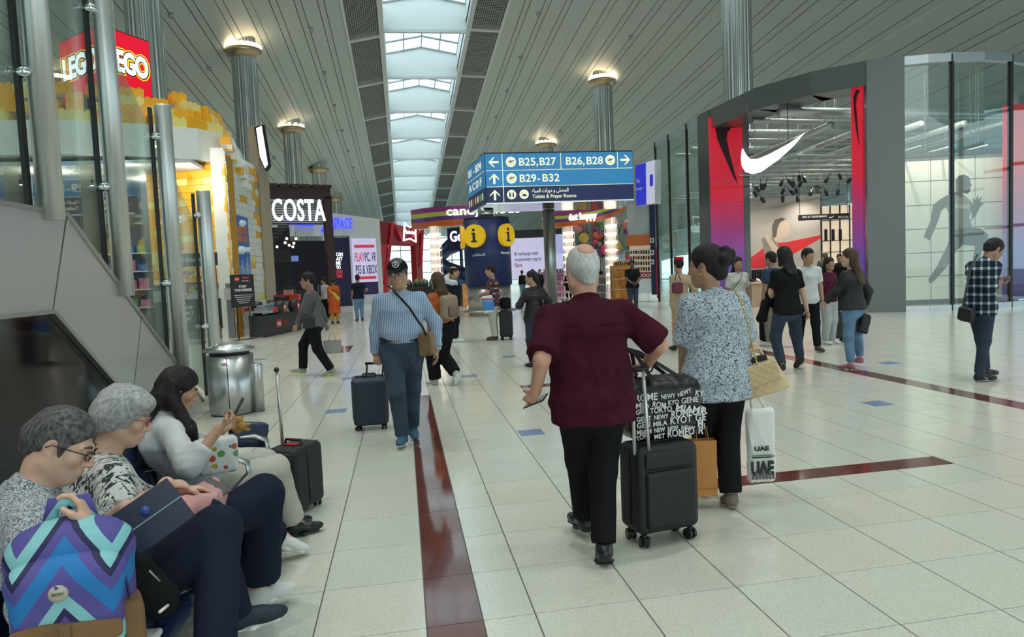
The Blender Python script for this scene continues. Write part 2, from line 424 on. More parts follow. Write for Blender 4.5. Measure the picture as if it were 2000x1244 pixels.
class Person:
    def __init__(s, label, loc, rot=0.0, H=1.72, female=False, w=1.0, belly=0.0, vox=.012, sk='tan', group=None, seed=0, head=1.08, shoulder=None):
        s.loc = V(loc[0], loc[1], 0); s.R = rotz(rot); s.k = H / 1.75; s.f = female; s.w = w; s.belly = belly; s.vox = vox; s.sk = SK[sk]; s.seed = seed; s.hk = s.k * head * (1.0 if not female else .97)
        s.root = thing('person', label, 'person', s.loc, math.radians(rot), group); s.shw = shoulder
    def L(s, p): return s.R.T @ (np.asarray(p, float) - s.loc)
    def pose(s, pelvis=None, lean=2.0, side=0.0, twist=0.0, feet=None, hands=(None, None), poles=(None, None), kpoles=(None, None), head=(0, 0, 0), toes=(8, -8), fpitch=(0, 0), hdir=(None, None), palm=(None, None), curl=(28, 28), neck=None, hunch=0.0, shrug=0.0, legk=1.0):
        k = s.k; s.pel = V(0, 0, .95 * k) if pelvis is None else np.asarray(pelvis, float)
        def up(l): return rotx(-l) @ roty(side) @ V(0, 0, 1)
        u0 = up(lean * .5); u1 = up(lean); u2 = up(lean + hunch)
        p0 = s.pel; p1 = p0 + u0 * .13 * k; p2 = p1 + u1 * .22 * k; p3 = p2 + u2 * .158 * k; s.sp = (p0, p1, p2, p3); s.u = (u0, u1, u2)
        lat0 = V(1, 0, 0); s.lat = rotz(twist) @ V(1, 0, 0); s.lat0 = lat0; s.fw = nrm(np.cross(u2, s.lat)) 
        sw = (s.shw or (.155 if s.f else .175)) * k * (.5 + .5 * s.w)
        s.sh = [p3 - u2 * (.062 - shrug) * k - s.lat * sw, p3 - u2 * (.062 - shrug) * k + s.lat * sw]
        nd = nrm(u2 + (s.fw * .18 if neck is None else np.asarray(neck, float)))
        s.nb = p3; s.Hm = rotz(-head[0]) @ rotx(-head[1]) @ roty(head[2]); s.atl = p3 + nd * .103 * k; s.hc = s.atl + (s.Hm @ V(0, .015, .078)) * s.hk
        s.hip = [p0 + V(-.092 * k * (.6 + .4 * s.w), 0, -.03 * k), p0 + V(.092 * k * (.6 + .4 * s.w), 0, -.03 * k)]
        feet = feet or (V(-.10 * k, 0, .085 * k), V(.10 * k, 0, .085 * k)); s.knee = []; s.ank = []; s.fdir = []; s.fup = []
        for i in (0, 1):
            kp = V(0, 1, 0) if kpoles[i] is None else np.asarray(kpoles[i], float); q, e = ik(s.hip[i], feet[i], .425 * k * legk, .415 * k * legk, kp); s.knee.append(q); s.ank.append(e)
            fd = rotz(toes[i]) @ rotx(fpitch[i]) @ V(0, 1, 0); fu = rotz(toes[i]) @ rotx(fpitch[i]) @ V(0, 0, 1); s.fdir.append(fd); s.fup.append(fu)
        s.elb = []; s.wr = []; s.hd = []; s.pn = []; s.curl = curl
        for i in (0, 1):
            sg = -1 if i == 0 else 1; t = s.sh[i] + V(sg * .07 * k, .03 * k, -.53 * k) if hands[i] is None else np.asarray(hands[i], float)
            po = V(sg * .35, -1, -.1) if poles[i] is None else np.asarray(poles[i], float); q, e = ik(s.sh[i], t, .285 * k, .255 * k, po); s.elb.append(q); s.wr.append(e)
            d = nrm(e - q) if hdir[i] is None else nrm(hdir[i]); n = V(-sg, 0, 0) if palm[i] is None else np.asarray(palm[i], float); n = nrm(n - d * (n @ d)); s.hd.append(d); s.pn.append(n)
        return s
    def secs(s, e=0.0, bust=True):
        """torso sections: point, (half width, half depth)"""
        k, w, b = s.k, s.w, s.belly; p0, p1, p2, p3 = s.sp; u0, u1, u2 = s.u
        if s.f: r = [(.172, .118), (.15, .105), (.122 + .5 * b, .095 + b * .6), (.142, .108), (.118, .082)]
        else: r = [(.165, .115), (.152, .108), (.14 + .4 * b, .103 + b * .6), (.162, .118), (.132, .088)]
        P = [p0 - u0 * .05 * k, p0 + u0 * .05 * k, p1 + s.fw * b * .45 * k, p2 + s.fw * b * .1, p3 - u2 * .085 * k]
        return [(P[i], (r[i][0] * k * w + e, r[i][1] * k * (.4 + .6 * w) + e)) for i in range(5)]
    def h(s, x, y, z): return s.hc + s.Hm @ (V(x, y, z) * s.hk)
    def _arm(s, sd, i, e=0.0, upto=2.0, kk=.02, flat=True, rs=1.0, cuff=0.0):
        k = s.k * (.93 if s.f else 1.0) * (.55 + .45 * s.w) * rs; a, b, c = s.sh[i], s.elb[i], s.wr[i]; ru, re, rw = .051 * k + e * .75, .042 * k + e, .029 * k + e
        if upto >= 1.0:
            sd.cone(a, b, ru, re, kk)
            if upto > 1.0:
                t = upto - 1.0; m = b + (c - b) * min(t, 1.0); rm = re + (rw - re) * t; sd.cone(b, m, re, rm + cuff, kk, flat=(0, 1 if flat else 0))
        else: sd.cone(a, a + (b - a) * upto, ru, ru + (re - ru) * upto + cuff, kk, flat=(0, 1))
    def _hand(s, sd, i):
        k = s.k * (.92 if s.f else 1.0); w, d, n = s.wr[i], s.hd[i], s.pn[i]; th = np.cross(n, d) if i == 0 else np.cross(d, n); cu = math.radians(s.curl[i])
        sd.ecap(w, w + d * .082 * k, (.025 * k, .017 * k), (.040 * k, .0135 * k), th, .012)
        for j, (o, l) in enumerate(((.030, .072), (.0105, .080), (-.0095, .074), (-.029, .058))):
            q = w + d * (.086 - .003 * abs(j - 1)) * k + th * o * k; a = cu * (.55 + .12 * j); r = .0092 * k
            for sl, da in ((.45, cu * .75), (.31, cu * .6), (.24, 0)):
                e = q + (d * math.cos(a) + n * math.sin(a)) * l * sl * k; sd.cone(q, e, r, r * .92, .004); q = e; r *= .92; a += da
        q = w + d * .022 * k + th * .022 * k; e = q + nrm(d * .62 + th * .62 + n * .32) * .045 * k; sd.cone(q, e, .014 * k, .0105 * k, .010); e2 = e + nrm(d * .85 + th * (.3 - .5 * math.sin(cu)) + n * (.2 + .6 * math.sin(cu))) * .034 * k; sd.cone(e, e2, .0105 * k, .0085 * k, .005)
    def body(s, legs=False, feet=False, hands=True, beard=0):
        k, sd = s.k, Sdf(); S = s.secs()
        for i in range(4): sd.ecap(S[i][0], S[i + 1][0], S[i][1], S[i + 1][1], s.lat0 if i < 2 else s.lat, .03)
        wn = .058 * (.5 + .5 * s.w) * (.88 if s.f else 1.0)
        sd.cone(s.nb - s.u[2] * .05 * k, s.atl, wn * 1.1 * k, wn * k, .03); sd.cone(s.atl, s.h(0, -.02, -.03), wn * k, wn * .95 * k, .02)
        for i in (0, 1):
            sd.cone(s.nb - s.u[2] * .035 * k, s.sh[i], .045 * k, .050 * k, .03); s._arm(sd, i, 0, 2.0, .02, flat=False); 
            if hands: s._hand(sd, i)
            t = (.6 + .4 * s.w); sd.cone(s.hip[i], s.knee[i], .088 * k * t, .058 * k * t, .02); sd.cone(s.knee[i], s.knee[i] + (s.ank[i] - s.knee[i]) * .35, .054 * k * t, .055 * k * t, .02); sd.cone(s.knee[i] + (s.ank[i] - s.knee[i]) * .35, s.ank[i], .055 * k * t, .036 * k, .02)
            sd.cone(s.ank[i], s.ank[i] - s.fup[i] * .045 * k + s.fdir[i] * .12 * k, .034 * k, .022 * k, .02)
        # head
        h, E, q = s.h, s.Hm, s.hk
        def el(c, r, kk=.012, op=0, R=None): sd.ell(h(*c), np.array(r) * q, E if R is None else E @ R, kk * q, op)
        jw = .9 if s.f else 1.0
        el((0, -.016, .032), (.076, .094, .090)); el((0, .022, -.028), (.063 * jw, .072, .088), .03); el((0, .058, -.088), (.030 * jw, .032, .026), .025)
        for g in (-1, 1):
            sd.cone(h(g * .056 * jw, -.005, -.055), h(g * .022 * jw, .06, -.096), .022 * q, .020 * q, .03 * q)   # jaw
            el((g * .040, .058, -.022), (.026, .026, .024), .02)                                                     # cheek
            el((g * .032, .100, .004), (.020, .014, .012), .014, 1)                                                 # socket
            el((g * .032, .0795, .004), (.016, .0135, .0125), .004)                                                 # lids
            el((g * .0135, .098, -.035), (.0085, .010, .008), .006)                                                 # nostril wing
            sd.cone(h(g * .014, .089, .026), h(g * .048, .074, .024), .0085 * q, .007 * q, .014 * q)               # brow
            el((g * .077, -.012, -.006), (.008, .020, .032), .008, R=rotx(8) @ rotz(g * -22)); el((g * .083, -.006, -.004), (.006, .010, .018), .006, 1, R=rotx(8))
        sd.cone(h(0, .091, .016), h(0, .112, -.028), .0085 * q, .0125 * q, .012 * q); el((0, .109, -.032), (.012, .011, .010), .006)
        el((0, .082, -.062), (.028, .018, .020), .016)
        sd.cone(h(-.017, .094, -.059), h(.017, .094, -.059), .0060 * q, .0060 * q, .005 * q); sd.cone(h(-.014, .0935, -.072), h(.014, .0935, -.072), .0068 * q, .0068 * q, .005 * q)
        fine = []
        if s.vox < .011:
            fv = max(.0044, s.vox * .5); c = s.hc; fine.append((c - .125 * q, c + .135 * q, fv))
            if hands:
                for i in (0, 1): c = s.wr[i] + s.hd[i] * .08 * k; fine.append((c - .11 * k, c + .11 * k, max(.0052, s.vox * .58)))
        v, f = sd.mesh(s.vox * (1.4 if fine else 1.0), fine); o = qmesh('body', v, f, s.sk, s.root); s.bo = o
        if s.vox < .011:
            eb = MB()
            for g in (-1, 1):
                e = MB(); c = h(g * .032, .0825, .003); e.ball(c, np.array((.0118, .0112, .0068)) * q, mat('eye_white', (.62, .58, .54), .25), 10, 7); e.ball(h(g * .032, .0895, .003), .0058 * q, mat('iris', (.035, .02, .012), .15), 8, 5); e.build('eye', None, s.root)
        return o
    def face(s, brow=(.02, .015, .012), lips=(.35, .12, .10)):
        q = s.hk
        for g in (-1, 1):
            b = Sdf(); b.cone(s.h(g * .014, .0945, .0275), s.h(g * .034, .092, .033), .0042 * q, .0046 * q, .004); b.cone(s.h(g * .034, .092, .033), s.h(g * .052, .076, .027), .0046 * q, .003 * q, .004)
            soft(b, 'eyebrow', mat('brow_%d_%d' % (brow[0] * 999, brow[2] * 999), brow, .8), s.root, .003)
        b = Sdf(); b.cone(s.h(-.019, .0955, -.0600), s.h(0, .0985, -.0590), .0040 * q, .0052 * q, .003); b.cone(s.h(.019, .0955, -.0600), s.h(0, .0985, -.0590), .0040 * q, .0052 * q, .003); b.cone(s.h(-.015, .096, -.0700), s.h(0, .0985, -.0715), .0046 * q, .0060 * q, .003); b.cone(s.h(.015, .096, -.0700), s.h(0, .0985, -.0715), .0046 * q, .0060 * q, .003); 
        soft(b, 'lips', mat('lips_%d' % (lips[0] * 999), lips, .45), s.root, .003)
    def shirt(s, m, sleeve=.75, e=.022, hem=.10, fold=.006, name='shirt', vox=None, seed=None, freq=9.0, se=None, cuff=0.0, flare=0.0, sleeves=None, top=True, frontdrop=0.0, kk=.05, clip=None):
        k, sd = s.k, Sdf(); S = s.secs(e)
        if hem <= 0: S = [(S[1][0] + s.u[0] * (-hem), S[1][1])] + S[2:]
        else: S = [(s.sp[0] - s.u[0] * hem * k, (S[0][1][0] + flare + .012, S[0][1][1] + flare + .012))] + S[1:] if hem < .06 else [(s.sp[0] - s.u[0] * hem * k, (S[0][1][0] + flare + .016, S[0][1][1] + flare + .016)), (S[0][0], (S[0][1][0] + .014, S[0][1][1] + .014))] + S[1:]
        n = len(S)
        for i in range(n - 1): sd.ecap(S[i][0], S[i + 1][0], S[i][1], S[i + 1][1], s.lat0 if i < n - 3 else s.lat, kk if i else .01, flat=(1, 0))
        if s.f:
            for g in (-1, 1): sd.ell(s.sp[2] + s.lat * g * .068 * k * s.w + s.fw * (.085 * k * (.4 + .6 * s.w)) - s.u[2] * .02 * k, (.062 * k + e * .5, .062 * k + e * .5, .066 * k + e * .5), None, .04)
        se = e if se is None else se
        for i in (0, 1):
            sd.cone(s.nb - s.u[2] * .038 * k, s.sh[i], .042 * k + e * .5, .050 * k + e * .6, .035); sl = sleeve if sleeves is None else sleeves[i]
            if sl > 0: s._arm(sd, i, se, sl, .035, cuff=cuff)
        if clip: sd.half(*clip)
        o = soft(sd, name, m, s.root, vox or s.vox * 1.1, (), fold * k, freq, s.seed if seed is None else seed, sm=0 if clip else (8 if s.vox < .011 else 3)); s.so = o; return o
    def collar(s, m, h=.045, e=.012, parent=None, flare=.016):
        k, sd = s.k, Sdf(); wn = .058 * (.5 + .5 * s.w) * (.88 if s.f else 1.0) * k; a = s.nb - s.u[2] * .012 * k + s.fw * .004; d = nrm(s.atl - s.nb); t = a + d * (h + .012) * k
        sd.ecap(a, t, (wn + e + flare, wn + e + flare * .9), (wn + e, wn + e), s.lat, .01, flat=(0, 1)); return soft(sd, 'collar', m, parent or s.so, min(s.vox * .7, .008))
    def trousers(s, m, e=.016, length=1.0, flare=0.0, fold=.006, waist=.055, name='trousers', lengths=None, freq=8.0, e2=None):
        k, sd = s.k, Sdf(); S = s.secs(e); t = .6 + .4 * s.w; e2 = e if e2 is None else e2
        sd.ecap(S[0][0] - s.u[0] * .035 * k, s.sp[0] + s.u[0] * waist * k, (S[0][1][0], S[0][1][1]), (S[1][1][0] - .004, S[1][1][1] - .004), s.lat0, .04, flat=(0, 1))
        for i in (0, 1):
            K, A, H = s.knee[i], s.ank[i], s.hip[i]; ln = length if lengths is None else lengths[i]
            sd.cone(H, K, .092 * k * t + e, .062 * k * t + e2, .035); e3 = K + (A - K) * ln; r0 = .060 * k * t + e2; sd.cone(K, e3, r0, (.060 + (.046 - .060) * ln) * k * t + e2 + flare, .03, flat=(0, 1))
        o = soft(sd, name, m, s.root, s.vox * 1.1, (), fold * k, freq, s.seed + 5, sm=3); s.to = o; return o
    def skirt(s, m, bottom=.45, r1=.2, e=.02, name='skirt', waist=.08, fold=.006, dz=V(0, 0, 0)):
        k, sd = s.k, Sdf(); S = s.secs(e); b = V(s.sp[0][0], s.sp[0][1], bottom) + dz
        sd.ecap(S[0][0], s.sp[0] + s.u[0] * waist * k, S[0][1], S[1][1], s.lat0, .03, flat=(0, 1)); sd.ecap(b, S[0][0], (r1, r1 * .85), S[0][1], s.lat0, .03, flat=(1, 0)); return soft(sd, name, m, s.root, s.vox, (), fold, 9, s.seed)
    def shoes(s, m, sole=None, high=0.0, chunky=0.0, lace=None):
        k = s.k * (.93 if s.f else 1.0); out = []
        for i in (0, 1):
            A, d, u = s.ank[i], s.fdir[i], s.fup[i]; lat = np.cross(d, u); b = A - u * .085 * s.k; sd = Sdf(); vx = max(s.vox * .85, .0085) if s.vox < .013 else s.vox
            sd.ell(b + d * .145 * k + u * .036 * k, (.043 * k, .080 * k, .034 * k), np.stack([lat, d, u], 1), .03); sd.ell(b - d * .012 * k + u * .045 * k, (.036 * k, .052 * k, .045 * k), np.stack([lat, d, u], 1), .04)
            sd.ecap(b + d * .02 * k + u * .062 * k, b + d * .11 * k + u * .05 * k, (.038 * k, .040 * k), (.041 * k, .030 * k), lat, .03); sd.cone(A - u * .03 * k, A + u * (.012 + high) * k, .046 * k, .046 * k, .025, flat=(0, 1)); sd.half(b + u * .012 * k, -u)
            o = soft(sd, 'shoe', m, s.root, vx); out.append(o)
            so = Sdf(); t = (.012 + chunky) * k; so.ecap(b - d * .028 * k + u * t, b + d * .06 * k + u * t, (.037 * k, t), (.036 * k, t), lat, .02); so.ecap(b + d * .06 * k + u * t, b + d * .178 * k + u * t * 1.1, (.036 * k, t), (.044 * k, t), lat, .03); so.half(b + u * t * 1.9, u)
            soft(so, 'sole', sole or m, o, vx)
            if lace:
                l = MB()
                for j in range(4): q = b + d * (.055 + .022 * j) * k + u * (.085 - .009 * j) * k; l.tube([q - lat * .022 * k - u * .004, q + u * .003, q + lat * .022 * k - u * .004], .003, 5, lace)
                l.build('lace', None, o)
        return out
    def hair(s, style, m, fold=.0028, extra=None, vox=None, lift=.0, hairline=.055):
        q, h, E, sd = s.hk, s.h, s.Hm, Sdf(); t = .011 + lift
        if style != 'none':
            sd.ell(h(0, -.018, .030), np.array((.077 + t * .75, .094 + t, .090 + t)) * q, E, .02); sd.ell(h(0, -.008, .062), np.array((.066 + t, .084 + t, .066 + t)) * q, E, .02)
            if style in ('short', 'crop'): sd.cone(h(0, -.085, .0), h(0, -.078, -.055), .045 * q, .035 * q, .03)
            sd.ell(h(0, .075, -.055), np.array((.085, .075, .055 + hairline)) * q, E, .012, 1)        # face
            for g in (-1, 1):
                sd.ell(h(g * .085, -.004, -.022), np.array((.030, .030, .045)) * q, E, .012, 1)         # round the ears
                if style in ('short', 'crop'): sd.cone(h(g * .073, .018, .012), h(g * .071, .020, -.02), .011 * q, .006 * q, .012)
            sd.half(h(0, -.02, -.075 if style not in ('short', 'crop', 'bald') else -.048), E @ V(0, .28, -1), .01)
            if style == 'bald': sd.ell(h(0, .01, .13), np.array((.075, .11, .085)) * q, E, .015, 1)
        if extra: extra(s, sd)
        v = vox or (max(s.vox * .75, .0072) if s.vox < .013 else s.vox * .9)
        vv, ff = sd.mesh(v); vv = wrinkle(vv, ff, fold, 46, s.seed, (1, 1, .35)); s.ho = qmesh('hair', vv, ff, m, s.root); return s.ho
    def glasses(s, m, lens=None, tint=None, w=.026, hh=.018):
        q, h = s.hk, s.h; b = MB()
        for g in (-1, 1):
            ring = [h(g * .033 + w * math.cos(a), .106 - .012 * abs(math.cos(a)) * (1 if g * math.cos(a) > 0 else .3), .004 + hh * math.sin(a)) for a in np.linspace(0, 2 * math.pi, 14, endpoint=False)]; b.tube(ring, .0020 * q, 5, m, closed=True)
            b.tube([h(g * (.033 + w), .094, .009), h(g * .080, .03, .010), h(g * .083, -.012, .008), h(g * .081, -.026, -.006)], .0020 * q, 5, m)
        b.tube([h(-.008, .107, .006), h(0, .112, .008), h(.008, .107, .006)], .0018 * q, 5, m); o = b.build('glasses', None, s.root)
        if lens:
            for g in (-1, 1):
                l = MB(); ring = [h(g * .033 + w * math.cos(a), .105 - .012 * abs(math.cos(a)) * (1 if g * math.cos(a) > 0 else .3), .004 + hh * math.sin(a)) for a in np.linspace(0, 2 * math.pi, 14, endpoint=False)]
                l.add(ring, [tuple(range(14))]); l.build('lens', lens, o)
        return o
    def hl(s, x, y, z): return s.loc + s.R @ s.h(x, y, z)
    def wl(s, p): return s.loc + s.R @ np.asarray(p, float)
def fabric(name, c, rough=.9, weave=420, vary=.12, sheen=0.0): return mat(name, c, rough, bump=(weave, .12), vary=(7, vary), sheen=sheen, spec=.12 if max(c) < .1 else .25)
def hairmat(name, c, c2=None, rough=.5):
    if name in _M: return _M[name]
    m = mat(name, c, max(rough, .6), spec=.25); t = NT(m); n = t.n('TexNoise', i_Scale=170.0, i_Detail=4.0); t.l(t.coord(scale=(1, .35, .22), rot=(.5, .2, 0)), n.inputs['Vector']); c2 = c2 or tuple(min(1, x * 2.2 + .01) for x in c)
    t.l(t.ramp(n.outputs['Fac'], [(.30, c), (.78, c2)]), t.b.inputs['Base Color']); bp = t.n('Bump'); bp.inputs['Strength'].default_value = .3; bp.inputs['Distance'].default_value = .004; t.l(n.outputs['Fac'], bp.inputs['Height']); t.l(bp.outputs[0], t.b.inputs['Normal']); return m
# ------------------------------------------------------------------ shell: floor, ceiling, skylight, columns
WHITE = mat('white_panel', (.88, .92, .90), .5)
STEEL = mat('brushed_steel', (.50, .50, .49), .30, 1.0, bump=(60, .03))
CHROME = mat('chrome', (.62, .64, .64), .12, 1.0)
BLACK = mat('black_plastic', (.012, .012, .013), .42)
DARK = mat('dark_void', (.02, .021, .022), .8)
def glass_mat(name, tint=(.88, .95, .93), refl=.06, blend=.35, rough=.02):
    if name in _M: return _M[name]
    m = bpy.data.materials.new(name); m.use_nodes = True; nt = m.node_tree; nt.nodes.remove(nt.nodes['Principled BSDF']); out = nt.nodes['Material Output']
    tr = nt.nodes.new('ShaderNodeBsdfTransparent'); tr.inputs[0].default_value = tuple(tint) + (1,); gl = nt.nodes.new('ShaderNodeBsdfGlossy'); gl.inputs['Roughness'].default_value = rough; gl.inputs['Color'].default_value = (.95, 1, .98, 1)
    lw = nt.nodes.new('ShaderNodeLayerWeight'); lw.inputs['Blend'].default_value = .5; pw = nt.nodes.new('ShaderNodeMath'); pw.operation = 'POWER'; pw.inputs[1].default_value = 4.0; nt.links.new(lw.outputs['Facing'], pw.inputs[0])
    ad = nt.nodes.new('ShaderNodeMath'); ad.operation = 'MULTIPLY_ADD'; ad.inputs[1].default_value = blend; ad.inputs[2].default_value = refl; ad.use_clamp = True
    mx = nt.nodes.new('ShaderNodeMixShader'); nt.links.new(pw.outputs[0], ad.inputs[0]); nt.links.new(ad.outputs[0], mx.inputs[0]); nt.links.new(tr.outputs[0], mx.inputs[1]); nt.links.new(gl.outputs[0], mx.inputs[2]); nt.links.new(mx.outputs[0], out.inputs['Surface']); _M[name] = m; return m
GLASS = glass_mat('clear_glass'); SKYGLASS = glass_mat('skylight_glass', (.80, .93, .97), .03, .2)
def lamp_mat(name, c, s):
    return mat(name, c, .5, emit=s, emit_col=c)

# floor -------------------------------------------------------------------------------------------------
def terrazzo(name, c1, c2, c3, rough=.16, sc=230.0):
    m = mat(name, c1, rough, spec=.6); t = NT(m); co = t.coord('Object')
    v = t.n('TexVoronoi', i_Scale=sc); t.l(co, v.inputs['Vector']); n = t.n('TexNoise', i_Scale=1.7, i_Detail=5.0); t.l(co, n.inputs['Vector'])
    sp = t.n('SeparateColor'); t.l(v.outputs['Color'], sp.inputs[0]); base = t.ramp(n.outputs['Fac'], [(.35, c1), (.68, c2)]); a = t.math('GREATER_THAN', sp.outputs[0], .70)
    t.l(t.mix(t.math('MULTIPLY', a, .30), base, c3), t.b.inputs['Base Color'])
    n2 = t.n('TexNoise', i_Scale=2.6, i_Detail=3.0); t.l(co, n2.inputs['Vector']); t.l(t.math('MULTIPLY_ADD', n2.outputs['Fac'], .10, rough - .05), t.b.inputs['Roughness']); return m
TILE_M = [terrazzo('terrazzo_%d' % i, c1, c2, (.27, .26, .22)) for i, (c1, c2) in enumerate([((.585, .605, .52), (.63, .645, .57)), ((.60, .61, .525), (.64, .65, .57)), ((.595, .60, .505), (.635, .64, .55)), ((.575, .60, .525), (.62, .64, .575))])]
RED_M = terrazzo('red_granite', (.105, .030, .022), (.135, .040, .030), (.20, .085, .07), .08, 260); BLUE_M = terrazzo('blue_glass_inlay', (.13, .20, .36), (.20, .29, .46), (.33, .40, .52), .2, 45)
GROUT = mat('grout', (.13, .135, .12), .8)
floor = tag(bpy.data.objects.new('floor', None), kind='structure'); link(floor)
b = MB(); b.box((-60, -60, -.3), (70, 175, -.006)); o = b.build('floor_base', GROUT, floor)
b = MB(); b.box((-60, 46.0, -.006), (70, 175, -.001)); b.build('far_floor', TILE_M[0], floor)
b = MB(); b.box((-60, -60, -.006), (70, 1.2, -.001)); b.build('near_floor', TILE_M[0], floor)
SHEAR, RW, RH, X0, Y0 = .037, .50, .522, .527, 3.13 - .037 * .3
def fy(x, y): return y + SHEAR * x
def tile_rect(x0, x1, y0, y1, gx=.0035, gy=.002):
    return [(x0 + gx, fy(x0, y0) + gy), (x1 - gx, fy(x1, y0) + gy), (x1 - gx, fy(x1, y1) - gy), (x0 + gx, fy(x0, y1) - gy)]
xs = [X0 + RW * i for i in range(0, 46)]; xl = [.030 - RW * i for i in range(0, 30)]
cells = [(xs[i], xs[i + 1]) for i in range(45)] + [(xl[i + 1], xl[i]) for i in range(29)] + [(.285, X0), (.030, .285)]
S2Y = (4.655, 4.875); S3Y = (9.37, 9.62); RX = (6.03, 6.30)
ROWS = [Y0 + RH * j for j in range(-4, 82)]
blue_spots = [(1.17, 6.78), (-.86, 8.68), (4.98, 6.9), (-1.02, 7.05), (-2.95, 15.2), (-.9, 11.5), (.95, 10.9), (6.9, 12.0), (7.05, 9.5), (1.9, 13.1), (-.15, 13.6), (-2.3, 9.9)]
near, far = [], []
for (x0, x1) in cells:
    for y0 in ROWS:
        y1 = y0 + RH; red = (abs(x0 - .030) < 1e-6 and x1 < .4 and y1 < 9.7)
        if fy(x0, y1) > 46.2: continue
        rects = [(x0, x1, y0, y1)]
        def cut_y(rs, a, b_, xa, xb):
            out = []
            for r in rs:
                if r[0] >= xb - .05 or r[1] <= xa + .05 or r[3] <= a or r[2] >= b_: out.append(r); continue
                if r[2] < a: out.append((r[0], r[1], r[2], a))
                if r[3] > b_: out.append((r[0], r[1], b_, r[3]))
            return out
        if not red: rects = cut_y(rects, S2Y[0] - .1, S2Y[1] - .1, 2.02, 4.02); rects = cut_y(rects, S3Y[0], S3Y[1], 1.5, 3.6)
        o2 = []
        for r in rects:
            if r[0] < RX[1] and r[1] > RX[0] and 4.5 < y0 < 14.5:
                if r[0] < RX[0]: o2.append((r[0], RX[0], r[2], r[3]))
                if r[1] > RX[1]: o2.append((RX[1], r[1], r[2], r[3]))
            else: o2.append(r)
        for r in o2:
            if r[1] - r[0] < .02 or r[3] - r[2] < .03: continue
            c = np.array([(r[0] + r[1]) / 2, fy((r[0] + r[1]) / 2, (r[2] + r[3]) / 2), 0]); q = CAM_R @ (c - np.array([0, 0, CAM_H])); px = 1000 + CAM_F * q[0] / max(-q[2], .1); py = 622 - CAM_F * q[1] / max(-q[2], .1)
            vis = -q[2] > 1.5 and -150 < px < 2150 and py < 1400; area = (r[1] - r[0]) * (r[3] - r[2]) / max(-q[2], .5) ** 3
            (near if vis else far).append((area, r, red))
near.sort(key=lambda t: -t[0]); far += near[285:]; near = near[:285]
SHARED = {}
for a, r, red in near:
    w, h = round(r[1] - r[0], 3), round(r[3] - r[2], 3); key = (w, h, red, random.randrange(4))
    if key not in SHARED:
        t = tile_rect(0, w, 0, h); mb = MB(); mb.prism([p for p in t], -.012, 0, None); o = mb.build('strip_tile' if red else 'tile', RED_M if red else TILE_M[key[3]], floor); o.location = (r[0], fy(r[0], r[2]), 0); SHARED[key] = o.data
    else:
        o = bpy.data.objects.new('strip_tile' if red else 'tile', SHARED[key]); o.location = (r[0], fy(r[0], r[2]), 0); link(o, floor)
vs = []; fs = []; fm = []
for a, r, red in far:
    t = tile_rect(*r); k = len(vs); vs += [(x, y, 0) for x, y in t] + [(x, y, -.006) for x, y in t]; fs += [(k, k + 1, k + 2, k + 3), (k, k + 4, k + 5, k + 1), (k + 1, k + 5, k + 6, k + 2), (k + 2, k + 6, k + 7, k + 3), (k + 3, k + 7, k + 4, k)]; fm += [4 if red else random.randrange(4)] * 5
me = bpy.data.meshes.new('far_tiles'); me.from_pydata(vs, [], fs)
for m_ in TILE_M + [RED_M]: me.materials.append(m_)
me.polygons.foreach_set('material_index', fm); o = link(bpy.data.objects.new('far_tiles', me), floor); o['kind'] = 'stuff'
def strip(x0, x1, y0, y1, n, alongx):
    for i in range(n):
        if alongx: r = (x0 + (x1 - x0) * i / n, x0 + (x1 - x0) * (i + 1) / n, y0, y1)
        else: r = (x0, x1, y0 + (y1 - y0) * i / n, y0 + (y1 - y0) * (i + 1) / n)
        mb = MB(); mb.prism(tile_rect(*r, .002, .002), -.01, 0); mb.build('strip_tile', RED_M, floor)
strip(2.02, 4.02, S2Y[0] - .1, S2Y[1] - .1, 4, True); strip(1.527, 3.527, S3Y[0], S3Y[1], 4, True); strip(RX[0], RX[1], 4.5, 14.5, 18, False)
for bx, by in blue_spots:
    mb = MB(); mb.prism([(bx - .12, by - .13), (bx + .12, by - .13 + .009), (bx + .12, by + .13), (bx - .12, by + .13 - .009)], 0, .0012); mb.build('inlay_tile', BLUE_M, floor)
mb = MB(); p = gnd(655, 683); mb.prism([(p[0] - .35, p[1] - .75), (p[0] + .35, p[1] - .75), (p[0] + .35, p[1] + .75), (p[0] - .35, p[1] + .75)], 0, .0012); mb.build('inlay_tile', terrazzo('rust_granite', (.17, .06, .03), (.2, .08, .04), (.25, .12, .08), .1), floor)

# ceiling -----------------------------------------------------------------------------------------------
CXC, HALF_IN, HALF_OUT = 2.1, 2.4, 4.4
def cz(x, y): dx = x - CXC; return 19.57 - .0856 * y - .0173 * dx * dx + .078 * dx
CEIL = mat('ceiling_panel', (.50, .555, .53), .42, 0.0, spec=.4); CEIL2 = mat('ceiling_panel_b', (.48, .53, .505), .42, 0.0, spec=.4); LIGHTMETAL = mat('pale_metal', (.62, .65, .64), .35, .3)
ceiling = tag(bpy.data.objects.new('ceiling', None), kind='structure'); link(ceiling)
YC0, YC1 = -40.0, 128.0
def slab(name, x0, x1, y0, y1, dz, th, m, parent):
    mb = MB(); vs = [(x0, y0, cz(x0, y0) + dz), (x1, y0, cz(x1, y0) + dz), (x1, y1, cz(x1, y1) + dz), (x0, y1, cz(x0, y1) + dz)]; vs = vs + [(x, y, z + th) for x, y, z in vs]
    mb.add(vs, [(0, 3, 2, 1), (4, 5, 6, 7), (0, 1, 5, 4), (1, 2, 6, 5), (2, 3, 7, 6), (3, 0, 4, 7)]); return mb.build(name, m, parent)
PW = .66
